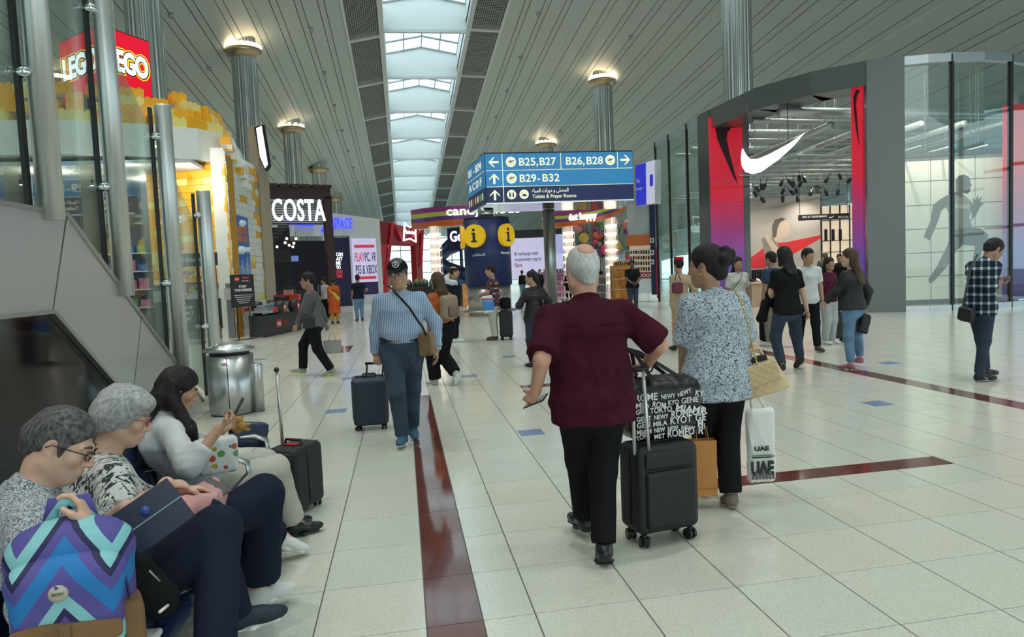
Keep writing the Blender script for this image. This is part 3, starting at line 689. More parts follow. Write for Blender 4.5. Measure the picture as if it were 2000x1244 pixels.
for sgn in (-1, 1):
    acc = HALF_OUT + .12; i = 0
    while acc < HALF_OUT + PW * 34:
        wd = .74 if i % 2 == 0 else .31; a = CXC + sgn * acc; b_ = a + sgn * (wd - .035); x0, x1 = min(a, b_), max(a, b_); slab('plank', x0, x1, YC0, YC1, 0, .04, CEIL if i % 2 == 0 else CEIL2, ceiling); acc += wd; i += 1
    e0 = CXC + sgn * (HALF_OUT + .02); e1 = e0 + sgn * PW * 34
    mb = MB(); n = 17
    for j in range(n):
        xa = e0 + (e1 - e0) * j / n; xb = e0 + (e1 - e0) * (j + 1) / n; mb.add([(xa, YC0, cz(xa, YC0) + .025), (xb, YC0, cz(xb, YC0) + .025), (xb, YC1, cz(xb, YC1) + .025), (xa, YC1, cz(xa, YC1) + .12)], [(0, 1, 2, 3)])
    mb.build('ceiling_backing', DARK, ceiling)
BEAMS = [42.8 + 7.45 * k for k in range(-11, 12)]
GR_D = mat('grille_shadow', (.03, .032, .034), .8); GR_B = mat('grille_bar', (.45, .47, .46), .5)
for sgn in (-1, 1):
    xa, xb = sorted((CXC + sgn * (HALF_IN + .28), CXC + sgn * (HALF_OUT - .05)))
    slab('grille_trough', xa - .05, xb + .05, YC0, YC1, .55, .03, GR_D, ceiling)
    for e0, e1 in ((CXC + sgn * HALF_IN, CXC + sgn * (HALF_IN + .28)), (CXC + sgn * (HALF_OUT - .05), CXC + sgn * (HALF_OUT + .10))): slab('edge_rail', min(e0, e1), max(e0, e1), YC0, YC1, -.06, .6, LIGHTMETAL, ceiling)
    for k in range(len(BEAMS) - 1):
        y0, y1 = BEAMS[k], BEAMS[k + 1]
        if y1 < 20 or y0 > 112: continue
        mb = MB(); nx, ny = 15, (40 if y0 < 60 else 24)
        for i in range(1, nx): x = xa + (xb - xa) * i / nx; mb.add([(x - .013, y0, cz(x, y0)), (x + .013, y0, cz(x, y0)), (x + .013, y1, cz(x, y1)), (x - .013, y1, cz(x, y1)), (x - .013, y0, cz(x, y0) + .025), (x + .013, y0, cz(x, y0) + .025), (x + .013, y1, cz(x, y1) + .025), (x - .013, y1, cz(x, y1) + .025)], [(0, 3, 2, 1), (0, 1, 5, 4), (1, 2, 6, 5), (2, 3, 7, 6), (3, 0, 4, 7)])
        for j in range(1, ny): y = y0 + (y1 - y0) * j / ny; mb.add([(xa, y - .013, cz(xa, y)), (xb, y - .013, cz(xb, y)), (xb, y + .013, cz(xb, y)), (xa, y + .013, cz(xa, y)), (xa, y - .013, cz(xa, y) + .025), (xb, y - .013, cz(xb, y) + .025), (xb, y + .013, cz(xb, y) + .025), (xa, y + .013, cz(xa, y) + .025)], [(0, 3, 2, 1), (0, 1, 5, 4), (1, 2, 6, 5), (2, 3, 7, 6), (3, 0, 4, 7)])
        g = mb.build('grille', GR_B, ceiling)
    for yb in BEAMS: slab('cross_rail', xa, xb, yb - .12, yb + .12, -.07, .3, LIGHTMETAL, ceiling)
CAN = mat('fill_can', (.42, .44, .44), .5)  # housings made up to hide the added fill spots from view
CANM = None
for x, y in FILL_CANS:
    if CANM is None: mb = MB(); mb.lathe([(.10, -.02), (.10, -.18), (.115, -.18), (.115, -.0), (0, -.0)], 20, CAN); o = mb.build('fill_can', None, ceiling); CANM = o.data
    else: o = link(bpy.data.objects.new('fill_can', CANM), ceiling)
    o.location = (x, y, cz(x, y))
sky = tag(bpy.data.objects.new('window_1', None), kind='structure'); link(sky)
FRAME = mat('skylight_frame', (.42, .47, .48), .5)
xl_, xr_ = CXC - HALF_IN, CXC + HALF_IN
for sgn in (-1, 1):
    x = CXC + sgn * HALF_IN; mb = MB(); mb.add([(x, YC0, cz(x, YC0) + .3), (x, YC1, cz(x, YC1) + .3), (x, YC1, cz(x, YC1) + 1.55), (x, YC0, cz(x, YC0) + 1.55), (x + sgn * .06, YC0, cz(x, YC0) + .3), (x + sgn * .06, YC1, cz(x, YC1) + .3), (x + sgn * .06, YC1, cz(x, YC1) + 1.55), (x + sgn * .06, YC0, cz(x, YC0) + 1.55)], [(0, 1, 2, 3), (7, 6, 5, 4), (3, 2, 6, 7), (0, 4, 5, 1)]); mb.build('side_panel', WHITE, sky)
cw = CXC
for k, yb in enumerate(BEAMS):
    zb = lambda x, y: cz(CXC, y)
    z0 = cz(CXC, yb); mb = MB(); mb.prism([(xl_ + .01, z0 - .1), (xr_ - .01, z0 - .1), (xr_ - .01, z0 + 1.5), (CXC, z0 + 1.95), (xl_ + .01, z0 + 1.5)], yb - .05, yb + .05, None, ((0, 0, 0), (1, 0, 0), (0, 0, 1), (0, 1, 0))); mb.build('end_panel', WHITE, sky)
    mb = MB(); mb.box((xl_, yb - .12, z0 - .16), (xr_, yb + .12, z0 - .0)); mb.build('beam', LIGHTMETAL, sky)
    if k == len(BEAMS) - 1: break
    y1 = BEAMS[k + 1]; rows = 4; seg = [(-1, -.5), (-.5, 0), (0, .5), (.5, 1)]
    def rp(s_, y): return (CXC + s_ * HALF_IN, y, cz(CXC, y) + 1.95 - .45 * abs(s_))
    fr = MB()
    for j in range(rows + 1):
        y = yb + .06 + (y1 - yb - .12) * j / rows; fr.tube([rp(-1, y), rp(0, y), rp(1, y)], .045, 4, None, smooth=False, flat=(.13, .04))
    for s_ in (-1, -.5, 0, .5, 1): fr.tube([rp(s_, yb), rp(s_, y1)], .05, 4, None, smooth=False)
    fr.build('mullion', FRAME, sky)
    for j in range(rows):
        ya = yb + .06 + (y1 - yb - .12) * j / rows; yc = yb + .06 + (y1 - yb - .12) * (j + 1) / rows
        if y1 > 20 and yb < 66:
            for s0, s1 in seg: mb = MB(); mb.add([rp(s0, ya), rp(s1, ya), rp(s1, yc), rp(s0, yc)], [(0, 1, 2, 3)]); mb.build('pane', SKYGLASS, sky)
        else:
            if j == 0: mb = MB(); mb.add([rp(-1, yb), rp(0, yb), rp(0, y1), rp(-1, y1), rp(1, yb), rp(1, y1)], [(0, 1, 2, 3), (1, 4, 5, 2)]); mb.build('pane', SKYGLASS, sky)

# fluted columns ------------------------------------------------------------------------------------------
COLM = mat('column_metal', (.50, .53, .52), .20, .9); WARM = lamp_mat('warm_lamp', (1.0, .80, .52), 9.0); BRASS = mat('lamp_ring', (.55, .42, .26), .3, .8)
def column(x, y, r, label, lamps=20, lit=True):
    zt = cz(x, y) + .25; t = thing('column', label, 'column', (x, y, 0), 0, 'fluted columns of the concourse'); n = 96
    mb = MB(); mb.lathe([(r, 0), (r, zt)], n, COLM, ribs=lambda j: 1.0 if (j // 2) % 2 else .955, smooth=False); mb.build('shaft', None, t)
    mb = MB(); mb.lathe([(r * 1.0, zt - 1.05), (r * 1.40, zt - .80), (r * 1.48, zt - .62), (r * 1.02, zt - .60)], 40, BRASS if lit else COLM); mb.build('lamp_ring', None, t)
    if lamps:
        m0 = None
        for j in range(lamps):
            a = 2 * math.pi * j / lamps
            if m0 is None: mb = MB(); mb.rbox((-.095, -.07, -.11), (.095, .07, .11), .03, WARM if lit else COLM); o = mb.build('lamp', None, t); m0 = o.data
            else: o = link(bpy.data.objects.new('lamp', m0), t)
            o.location = (math.cos(a) * r * 1.34, math.sin(a) * r * 1.34, zt - .52); o.rotation_euler = (0, 0, a + math.pi / 2)
def colpos(px, py, Y): p = at(px, py, Y); return p[0], Y
for px, py, Y, lab, n in ((482, 200, 39, 'fluted metal column with a glowing crown beside the brick shop', 22), (572, 300, 53, 'fluted metal column with two lit lamps above the coffee kiosk', 12), (624, 355, 66, 'slim distant fluted column above the gaming shop fascia', 0), (656, 395, 80, 'farthest small column beyond the gaming shop', 0),
                          (1178, 200, 46, 'fluted metal column with a glowing crown above the blue direction sign', 22), (1066, 275, 62, 'distant fluted column rising behind the middle of the direction sign', 14), (1440, 100, 29.5, 'large fluted metal column standing inside the sportswear shop', 0), (285, 100, 28, 'large fluted metal column behind the red shop cube', 0)):
    x, y = colpos(px, py, Y); column(x, y, .62, lab, n)

# far end glazing and side glazing mullions
win = tag(bpy.data.objects.new('window_2', None), kind='structure'); link(win)
for x in np.arange(-24, 30, 3.0): mb = MB(); mb.box((x - .08, 127.4, 0), (x + .08, 127.7, 9.5)); mb.build('mullion', LIGHTMETAL, win)
for z in (0.2, 2.2, 4.2, 6.2, 8.2): mb = MB(); mb.box((-24, 127.4, z - .08), (30, 127.6, z + .08)); mb.build('transom', LIGHTMETAL, win)
mb = MB(); mb.box((-24, 127.7, 0), (30, 127.72, 10)); mb.build('pane', GLASS, win)

for wi, X in ((3, 27.0), (4, -21.5)):
    win = tag(bpy.data.objects.new('window_%d' % wi, None), kind='structure'); link(win)
    for y in np.arange(-36, 127, 4.0): mb = MB(); mb.box((X - .1, y - .08, 0), (X + .1, y + .08, cz(X, y) + .2)); mb.build('mullion', LIGHTMETAL, win)
    for z in (.2, 2.6, 5.0, 7.4): mb = MB(); mb.box((X - .08, -38, z - .06), (X + .08, 92 if z > 5 else 127, z + .06)); mb.build('transom', LIGHTMETAL, win)
    mb = MB(); mb.add([(X, -38, 0), (X, 127, 0), (X, 127, cz(X, 127)), (X, -38, cz(X, -38))], [(0, 1, 2, 3)]); mb.build('pane', SKYGLASS, win)
# ------------------------------------------------------------------ helpers for shop fronts
class Wall:
    """a vertical plane through two plan points; s runs from A towards B, n points at the viewer"""
    def __init__(s, A, B):
        s.A = V(A[0], A[1], 0); s.B = V(B[0], B[1], 0); s.u = nrm(s.B - s.A); s.len = np.linalg.norm(s.B - s.A); s.n = V(s.u[1], -s.u[0], 0)
        if s.n @ -s.A < 0: s.n = -s.n
    def p(s, t, z, d=0.0): return s.A + s.u * t + V(0, 0, z) + s.n * d
    def px(s, x, y):
        d = _ray(x, y); o = V(0, 0, CAM_H); k = ((s.A - o) @ s.n) / (d @ s.n); q = o + d * k; return (q - s.A) @ s.u, q[2]
    def M(s, t, z, d=0.0): return basis(s.p(t, z, d), s.u, (0, 0, 1))
    def box(s, mb, t0, t1, z0, z1, d0, d1, m=None):
        vs = [s.p(t, z, d) for z in (z0, z1) for t, d in ((t0, d0), (t1, d0), (t1, d1), (t0, d1))]; mb.add(vs, [(0, 3, 2, 1), (4, 5, 6, 7), (0, 1, 5, 4), (1, 2, 6, 5), (2, 3, 7, 6), (3, 0, 4, 7)], m); return mb
    def poly(s, mb, pts, d0, d1, m=None): return mb.prism(pts, d0, d1, m, (s.A, s.u, (0, 0, 1), s.n))
    def pxpoly(s, pts): return [s.px(*q) for q in pts]
def bx(w, name, r, d, m, parent):
    """box part on wall w from pixel-derived rectangle r=(t0,t1,z0,z1), depth d=(d0,d1)"""
    mb = MB(); w.box(mb, *r, *d); return mb.build(name, m, parent)
def wtext(w, name, s, t, z, h, m, parent, width=None, d=.03, extrude=.015, bold=.0, align='LEFT', spacing=1.0):
    o = text(name, s, w.M(t, z, d), h, m, None, width, extrude, bold, align, spacing)
    if parent is not None:
        o.parent = parent; o.matrix_parent_inverse = parent.matrix_world.inverted() if False else Matrix.Identity(4)
    return o
TXW = lamp_mat('lit_white', (.9, .93, 1.0), 1.1)
# ------------------------------------------------------------------ escalator side with raked glass screen
EX = -2.75
esc = thing('escalator_enclosure', 'brushed steel escalator side with black glass below, behind the seated people', 'escalator', (EX, 5, 0))
SSD = mat('satin_steel_panel', (.60, .60, .58), .34, .75, bump=(2.2, .2)); BGL = mat('black_glass', (.004, .004, .005), .06, spec=.35)
def yz(mb, poly, x0, x1, m=None): return mb.prism(poly, x0 - EX, x1 - EX, m, ((0, -5, 0), (0, 1, 0), (0, 0, 1), (1, 0, 0)))
for pl_ in ([(-2, 1.43), (6.13, 1.43), (6.49, 2.19), (-2, 2.19)], [(6.15, 1.425), (7.62, .44), (8.03, 1.255), (6.515, 2.18)], [(7.64, .43), (8.28, 0), (10.1, 0), (8.05, 1.245)]):
    mb = MB(); yz(mb, pl_, EX - .6, EX); mb.build('steel_panel', SSD, esc)
mb = MB(); yz(mb, [(-2, 2.19), (6.5, 2.19), (10.1, 0), (10.16, 0), (6.52, 2.225), (-2, 2.225)], EX - .62, EX + .02, None); mb.build('edge_trim', STEEL, esc)
mb = MB(); yz(mb, [(-2, 1.395), (6.13, 1.395), (8.22, 0.0), (8.28, 0), (6.15, 1.43), (-2, 1.43)], EX - .1, EX + .015, None); mb.build('edge_trim', STEEL, esc)
mb = MB(); yz(mb, [(-2, 0), (8.2, 0), (6.12, 1.395), (-2, 1.395)], EX - .5, EX - .04, None); mb.build('lower_glass', BGL, esc)
scr = thing('glass_screen', 'tall raked glass screen with round steel posts on top of the escalator side', 'glass screen', (EX, 5, 0))
def ztop(y): return min(2.19, 2.19 - .6 * (y - 6.5))
posts = [(4.75, 6.3), (6.2, 5.45), (7.57, 4.62), (9.2, 3.74), (10.75, 2.91)]
for py_, pz in posts:
    mb = MB(); zb = max(0, ztop(py_) - .05); mb.lathe([(.095, zb), (.095, pz - .015), (.088, pz), (0, pz)], 28, SSD, c=(.02, py_ - 5, 0)); p_ = mb.build('post', None, scr)
    mb = MB(); mb.box((-.11, py_ - 5 - .135, zb), (-.075, py_ - 5 - .075, pz - .05)); mb.build('gasket', BLACK, p_)
    for zz in (zb + .62 * (pz - zb) * .55, zb + (pz - zb) * .88):
        mb = MB(); mb.ball((-.05, py_ - 5 - .10, zz), (.06, .05, .05), CHROME); mb.tube([(-.05, py_ - 5 - .1, zz), (.02, py_ - 5, zz)], .022, 8, CHROME); mb.build('clamp', None, p_)
def gtop(y): return 4.17 - .6 * (y - 7.86)
GL2 = glass_mat('screen_glass', (.80, .88, .86), .10, .55)
edges = [3.3, 4.70, 6.15, 7.52, 9.15, 10.70]
for a, b_ in zip(edges, edges[1:]):
    mb = MB(); yz(mb, [(a + .03, max(.03, ztop(a) + .02)), (b_ - .03, max(.03, ztop(b_) + .02)), (b_ - .03, gtop(b_)), (a + .03, gtop(a))], EX - .105, EX - .09); mb.build('glass_pane', GL2, scr)
# ------------------------------------------------------------------ waste bin
p = gnd(452, 812); bn = thing('waste_bin', 'round brushed steel waste bin with conical lid beside the escalator foot', 'bin', (p[0] - .02, p[1] + .2, 0))
mb = MB(); mb.lathe([(.255, 0), (.255, .02), (.27, .03), (.27, .72), (.255, .72)], 40, STEEL); mb.build('body', None, bn)
mb = MB(); mb.lathe([(.26, .76), (.295, .765), (.295, .80), (.10, .865), (0, .872)], 40, STEEL); mb.build('lid', None, bn)
mb = MB(); mb.lathe([(.23, .70), (.23, .78)], 30, BLACK); mb.build('opening', None, bn)
mb = MB(); mb.lathe([(.075, 0), (.075, .57), (.068, .59), (0, .59)], 20, STEEL, c=(.30, -.02, 0)); mb.build('ash_tube', None, bn)
mb = MB(); mb.box((-.05, -.276, .63), (.03, -.268, .65)); mb.build('bin_label', mat('paper', (.7, .7, .68), .6), bn)
mb = MB(); mb.box((.02, -.274, .04), (.028, -.266, .70)); mb.build('door_seam', BLACK, bn)

# ------------------------------------------------------------------ brick-built toy shop
BY = mat('brick_amber', (.80, .40, .02), .28, vary=(3, .06)); BL = mat('brick_pale_yellow', (.78, .66, .22), .28, vary=(3, .05)); BW = mat('brick_white', (.74, .75, .70), .28, vary=(3, .04)); BT = mat('brick_sand', (.42, .36, .24), .3)
toy = thing('toy_shop', 'toy shop front built of big amber, pale yellow and white bricks', 'shop', (-5, 22, 0)); TOY = V(-5, 22, 0)
C1 = (-4.87, 21.75); WA = Wall((-7.3, 22.6), C1); WB = Wall(C1, (-4.62, 26.3))
def off(mb_name, w, r, d, m): 
    mb = MB(); w.box(mb, *r, *d); mb.v = [tuple(np.array(q) - TOY) for q in mb.v]; return mb.build(mb_name, m, toy)
def brickwall(w, t0, t1, z0, z1, pick, hh=.205, lens=(.55, .8, 1.1)):
    z = z0; row = 0
    while z < z1 - .02:
        t = t0 - random.random() * .5
        while t < t1:
            l = random.choice(lens); a, e = max(t, t0), min(t + l, t1)
            if e - a > .06: off('brick', w, (a + .004, e - .004, z + .004, min(z + hh, z1) - .004), (-.05, .008 + random.random() * .02), pick((a + e) / 2, z, row))
            t += l
        z += hh; row += 1
off('wall_core', WA, (0, WA.len, 0, 5.3), (-.4, -.02), mat('core_amber', (.45, .22, .03), .6)); off('wall_core', WB, (0, WB.len, 0, 5.5), (-.4, -.02), BW)
brickwall(WA, 0, WA.len - .0, 1.62, 5.05, lambda t, z, r: random.choices([BY, BL, BW], [7, 2.2, .8 if z < 4 else 0])[0])
brickwall(WB, 0, WB.len, .0, 5.42, lambda t, z, r: random.choices([BW, BY, BL, BT], [10, 2.6 if t > 3 or t < .5 else .9, 1.6, .25])[0], lens=(.4, .6, .9))
off('plinth', WA, (0, WA.len, 0, 1.6), (-.1, .06), mat('plinth_grey', (.16, .17, .18), .5)); off('plinth_edge', WA, (0, WA.len, 1.12, 1.45), (.0, .075), mat('plinth_light', (.42, .43, .42), .5))
# white canopy edge and ragged bricks above
can = [(-14, 22.5), (-11, 20.3), (-8.5, 20.2), (-6.6, 20.9), (-5.5, 21.5), (-5.05, 22.3), (-4.95, 23.4)]
mb = MB()
poly = can + [(-5.2, 26), (-14, 26)]
mb.prism([(x + 5, y - 22) for x, y in poly], 5.12, 6.0, BW); mb.build('canopy', None, toy)
mstud = {}
def loose(x, y, z, l, d, h, m, rz):
    key = (l, d, h, m.name)
    if key not in mstud:
        b_ = MB(); b_.box((-l / 2, -d / 2, 0), (l / 2, d / 2, h), m); nx = max(1, round(l / .2)); ny = max(1, round(d / .2))
        for i in range(nx):
            for j in range(ny): b_.lathe([(.06, h), (.06, h + .05), (0, h + .05)], 10, m, c=(-l / 2 + (i + .5) * l / nx, -d / 2 + (j + .5) * d / ny, 0), smooth=False)
        o = b_.build('brick', None, toy); mstud[key] = o.data
    else: o = link(bpy.data.objects.new('brick', mstud[key]), toy)
    o.location = (x + 5, y - 22, z); o.rotation_euler = (0, 0, rz)
rs = random.Random(3)
for i in range(len(can) - 1):
    (xa, ya), (xb, yb) = can[i], can[i + 1]; L = math.hypot(xb - xa, yb - ya); a = math.atan2(yb - ya, xb - xa); n = max(2, int(L / .62))
    for j in range(n):
        t = (j + .5) / n
        for lv in range(4 if i < 4 else 3):
            if rs.random() < (.95, .9, .75, .45)[lv]: loose(xa + (xb - xa) * t - math.sin(a) * (.28 + .12 * lv), ya + (yb - ya) * t + math.cos(a) * (.28 + .12 * lv), 6.0 + .26 * lv, rs.choice((.6, .8, .4)), .4, .26, rs.choices([BY, BL], [6, 2])[0], a + rs.choice((0, 0, .06, -.08)))
for i in range(16): t = rs.random(); loose(*(WB.p(.2 + t * 1.9, 0, .03)[:2]), 5.35 - t * 1.0 + rs.random() * .35, .4, .3, .2, rs.choices([BW, BY, BL], [6, 1, 1])[0], math.pi / 2 + .06)
# interior: back wall, ceiling, shelves and lamps
mb = MB(); mb.box((-9.6, 4.0, 0), (-.2, 4.1, 5.1)); mb.build('back_wall', mat('shop_grey', (.16, .15, .13), .6), toy)
mb = MB(); mb.box((-9.6, -1.4, 4.9), (-.5, 4.0, 5.0)); mb.build('shop_ceiling', mat('shop_ceiling_white', (.55, .56, .53), .6), toy)
for sx in (-8.4, -6.6, -4.8):
    for sz in (.9, 1.5, 2.1, 2.7): mb = MB(); mb.box((sx, 3.2, sz), (sx + 1.5, 3.95, sz + .04)); mb.build('shelf', BW, toy)
COLS = [mat('pack_%d' % i, c, .45) for i, c in enumerate([(.5, .06, .04), (.55, .35, .03), (.05, .15, .45), (.10, .30, .12), (.55, .55, .52), (.25, .08, .3), (.6, .2, .35), (.08, .08, .09)])]
for sx in (-8.4, -6.6, -4.8):
    for sz in (.94, 1.54, 2.14, 2.74):
        for k in range(4):
            c = rs.choice(COLS); b_ = MB(); hh = rs.uniform(.2, .38); b_.box((-.14, -.12, 0), (.14, .12, hh)); b_.box((-.10, -.125, .05), (.10, -.12, hh - .05), rs.choice(COLS)) if False else None
            o = b_.build('toy_box', c); o.location = (-5 + sx + .2 + .36 * k, 22 + 3.5, sz); cn = ('red', 'amber', 'blue', 'green', 'white', 'purple', 'pink', 'black')[COLS.index(c)]; tag(o, 'small %s boxed toy on a shelf inside the toy shop' % cn, 'box', '%s boxed toys inside the toy shop' % cn)
SPOT = lamp_mat('cool_spot', (1.0, .95, .85), 7.0)
for i, (x, y) in enumerate(((-6.9, 22.5), (-7.8, 22.0), (-8.8, 22.6), (-9.6, 21.8), (-6.3, 21.7), (-10.5, 22.2))):
    b_ = MB(); b_.tube([(0, 0, .28), (0, 0, .12)], .012, 6, BLACK); b_.lathe([(.05, 0), (.06, .05), (.05, .14), (0, .14)], 14, BLACK); o = b_.build('spot_lamp', None); o.location = (x, y, 4.62); tag(o, 'black ceiling spot inside the toy shop', 'lamp', 'ceiling spots inside the toy shop'); b_ = MB(); b_.lathe([(0, -.004), (.045, -.004), (.045, .002)], 14, SPOT); b_.build('bulb', None, o)
for x, y, z, en in ((-5.6, 20.9, 4.6, 60), (-7.2, 20.6, 4.7, 60), (-9.5, 21.6, 4.6, 90), (-7.5, 23.5, 4.6, 90)):
    l = bpy.data.lights.new('toy_shop_fill', 'POINT'); l.energy = en; l.color = (1, .9, .75); l.shadow_soft_size = .08; o = bpy.data.objects.new('toy_shop_fill', l); o.location = (x, y, z); COL.objects.link(o)  # unseen point lights added to brighten the amber wall and shop interior
# blue poster on the white wall
t0, z1 = WB.px(453, 418); t1, z0 = WB.px(487, 537); po = thing('poster', 'tall blue greeting poster with clouds and towers on the white brick wall', 'poster', WB.p(t0, 0, .06))
def offp(root, name, w, r, d, m):
    mb = MB(); w.box(mb, *r, *d); L0 = np.array(root.location); mb.v = [tuple(np.array(q) - L0) for q in mb.v]; return mb.build(name, m, root)
POB = mat('poster_blue', (.02, .14, .50), .5); POC = mat('poster_light', (.70, .78, .85), .5); PON = mat('poster_orange', (.75, .22, .04), .5)
offp(po, 'panel', WB, (t0, t1, z0, z1), (.0, .06), POB)
pw, ph = t1 - t0, z1 - z0
def ptext(w, root, s, t, z, h, m, width=None, d=.065, bold=.0, spacing=1.0, name='lettering', align='LEFT', extrude=.004):
    o = text(name, s, Matrix.Identity(4), h, m, None, width, extrude, bold, align, spacing); o.parent = root; M = w.M(t, z, d); 
    o.matrix_local = Matrix.Translation(-root.location) @ M if abs(root.rotation_euler[2]) < 1e-6 else root.matrix_basis.inverted() @ M
    return o
ptext(WB, po, 'GREETINGS', t0 + pw * .12, z0 + ph * .70, .20, PON, pw * .76, bold=.02); ptext(WB, po, 'FROM DUBAI', t0 + pw * .12, z0 + ph * .56, .20, PON, pw * .76, bold=.02)
for cx_, cy_, sc_ in ((.5, .86, 1), (.3, .40, 1.2), (.8, .42, .8)):
    b_ = MB(); 
    for k in range(4): c_ = WB.p(t0 + pw * cx_ + .12 * sc_ * (k - 1.5), z0 + ph * cy_ + .05 * (k % 2), .06) - np.array(po.location); b_.ball(c_, (.10 * sc_, .10 * sc_, .09 * sc_), POC, 8, 5)
    b_.v = [tuple(q) for q in b_.v]; b_.build('cloud', None, po)
for k, (a, hgt_) in enumerate(((.2, .16), (.34, .24), (.45, .13), (.62, .20), (.72, .31), (.86, .17))): offp(po, 'tower', WB, (t0 + pw * a, t0 + pw * (a + .09), z0 + .02, z0 + ph * hgt_), (.06, .064), mat('poster_tower', (.30, .45, .62), .5))
# red cube sign
LS = thing('red_cube_sign', 'glowing red cube sign with white lettering above the brick shop', 'sign', at(205, 170, 21.2), 0); LSP = np.array(LS.location); LR = mat('lit_red', (.70, .005, .03), .35, emit=.55, emit_col=(.75, .004, .03)); LY = mat('lit_yellow', (.9, .55, .02), .4, emit=.8); LB = mat('logo_black', (.01, .01, .01), .5)
e0 = np.array(LS.location); e1 = at(297, 178, 22.6); e2 = at(122, 166, 22.8); hS = at(207, 50, 21.2)[2] - e0[2]
poly = [(0, 0), tuple((e1 - e0)[:2]), tuple((e1 + e2 - 2 * e0)[:2]), tuple((e2 - e0)[:2])]
mb = MB(); mb.prism(poly, -.04, hS + .04, mat('sign_edge', (.02, .02, .02), .5)); mb.build('casing', None, LS)
for (a, b_, flip) in ((e0, e1, 0), (e2, e0, 1)):
    w = Wall(a[:2], b_[:2]); L_ = w.len; offp(LS, 'lit_panel', w, (.03, L_ - .03, e0[2], e0[2] + hS), (.0, .03), LR)
    ht = hS * .34; zt = e0[2] + hS * .34
    for nm, bo, m_, dd, ww, zo in (('logo_outline', .13, LY, .034, .95, 0), ('logo_outline', .085, LB, .038, .90, 0), ('lettering', .045, TXW, .042, .85, 0)):
        wd = L_ * ww; ptext(w, LS, 'LEGO', (L_ - wd) / 2, zt, ht, m_, wd, dd, bo, .95, nm)
# blade sign and tan box
w = Wall(at(484, 260, 25.5)[:2], at(530, 260, 25.0)[:2]); bs = thing('blade_sign', 'white glowing blade sign with a black speech-bubble frame above the wooden pillar', 'sign', (w.A[0], w.A[1], 0))
pts = w.pxpoly([(501, 250), (517, 244), (530, 325), (524, 335), (512, 310)]); mb = MB(); w.poly(mb, pts[::-1] if False else pts, 0, .12); mb.v = [tuple(np.array(q) - np.array(bs.location)) for q in mb.v]; mb.build('frame', BLACK, bs)
pts = w.pxpoly([(506, 252), (516, 247), (528, 322), (523, 329), (513, 306)]); mb = MB(); w.poly(mb, pts, .12, .14); mb.v = [tuple(np.array(q) - np.array(bs.location)) for q in mb.v]; mb.build('lit_face', TXW, bs)
t_, z_ = w.px(512, 285); ptext(w, bs, 'coffee', t_, z_, .12, BLACK, .35, .145) if False else None
r0 = w.px(482, 248); r1 = w.px(503, 306); offp(bs, 'tan_box', w, (r0[0], r1[0], 0, r0[1]), (-.5, -.02), mat('tan_panel', (.36, .30, .22), .6))
wp = thing('wood_pillar', 'tall timber-clad pillar between the brick shop and the coffee kiosk', 'pillar', (-4.5, 26.6, 0)); a = at(510, 500, 26.5)[0]; b2 = at(531, 500, 26.5)[0]
for k in range(5): mb = MB(); x0_ = a + (b2 - a) * k / 5 + 4.5; mb.box((x0_ + .01, -.2 + .03 * (k % 2), 0), (x0_ + (b2 - a) / 5 - .01, .3, 5.15)); mb.build('slat', mat('oak', (.40, .26, .13), .5, vary=(4, .2)), wp)
# free-standing sign, display plinth with brick racing car, flower cart
g0, g1 = gnd(466, 665), gnd(492, 662); w = Wall(g0[:2], g1[:2]); ss = thing('sign_stand', 'black board on two thin legs reading START YOUR ENGINES', 'sign stand', (g0[0], g0[1], 0)); SB = mat('sign_black', (.014, .014, .015), .5); SWT = mat('print_white', (.75, .75, .75), .6); SRD = mat('print_red', (.55, .02, .02), .6)
t0, z1 = w.px(449, 537); t1, z0 = w.px(498, 598); offp(ss, 'board', w, (t0, t1, z0, z1), (-.02, .02), SB); bw, bh = t1 - t0, z1 - z0
for t_ in (0.02, w.len - .02): offp(ss, 'leg', w, (t_ - .012, t_ + .012, 0, z0), (-.012, .012), BLACK); offp(ss, 'foot', w, (t_ - .15, t_ + .15, 0, .02), (-.05, .05), BLACK)
offp(ss, 'red_square', w, (t0 + bw * .16, t0 + bw * .36, z0 + bh * .80, z0 + bh * .93), (.02, .024), SRD); ptext(w, ss, 'LEGO', t0 + bw * .17, z0 + bh * .84, .04, SWT, bw * .18, .026, .01)
offp(ss, 'red_stripe', w, (t0 + bw * .5, t0 + bw * .78, z0 + bh * .87, z0 + bh * .93), (.02, .024), SRD); ptext(w, ss, 'Formula 1', t0 + bw * .48, z0 + bh * .79, .035, SWT, bw * .32, .024)
ptext(w, ss, 'START', t0 + bw * .33, z0 + bh * .60, .07, SWT, bw * .34, .024, .02); ptext(w, ss, 'YOUR ENGINES!', t0 + bw * .12, z0 + bh * .49, .07, SWT, bw * .76, .024, .02)
for k, (a, e) in enumerate(((.1, .9), (.14, .86), (.2, .8), (.22, .78), (.3, .7))): offp(ss, 'small_print', w, (t0 + bw * a, t0 + bw * e, z0 + bh * (.36 - .06 * k), z0 + bh * (.375 - .06 * k)), (.02, .022), SWT)
pn_ = thing('display_plinth', 'low black display plinth carrying the brick racing car', 'plinth', (-3.95, 21.2, 0)); PL = [(-.55, .55), (0, 0), (.62, 2.9), (-.1, 3.1)]
mb = MB(); mb.prism(PL, 0, .62, SB); mb.build('block', None, pn_); w = Wall((-3.95, 21.2), (-3.33, 24.1))
ptext(w, pn_, 'LEGO', .9, .28, .1, SWT, .3, .012, .02); offp(pn_, 'red_square', w, (.86, 1.24, .22, .46), (.0, .008), SRD); ptext(w, pn_, 'F1', 1.4, .28, .12, SRD, .25, .012, .02)
car = thing('brick_racing_car', 'large grey and black toy racing car with red-rimmed wheels on the plinth', 'toy car', (-3.85, 22.6, .62), math.radians(-12)); CG = mat('car_grey', (.25, .27, .29), .4); CR = mat('car_red', (.5, .03, .02), .4)
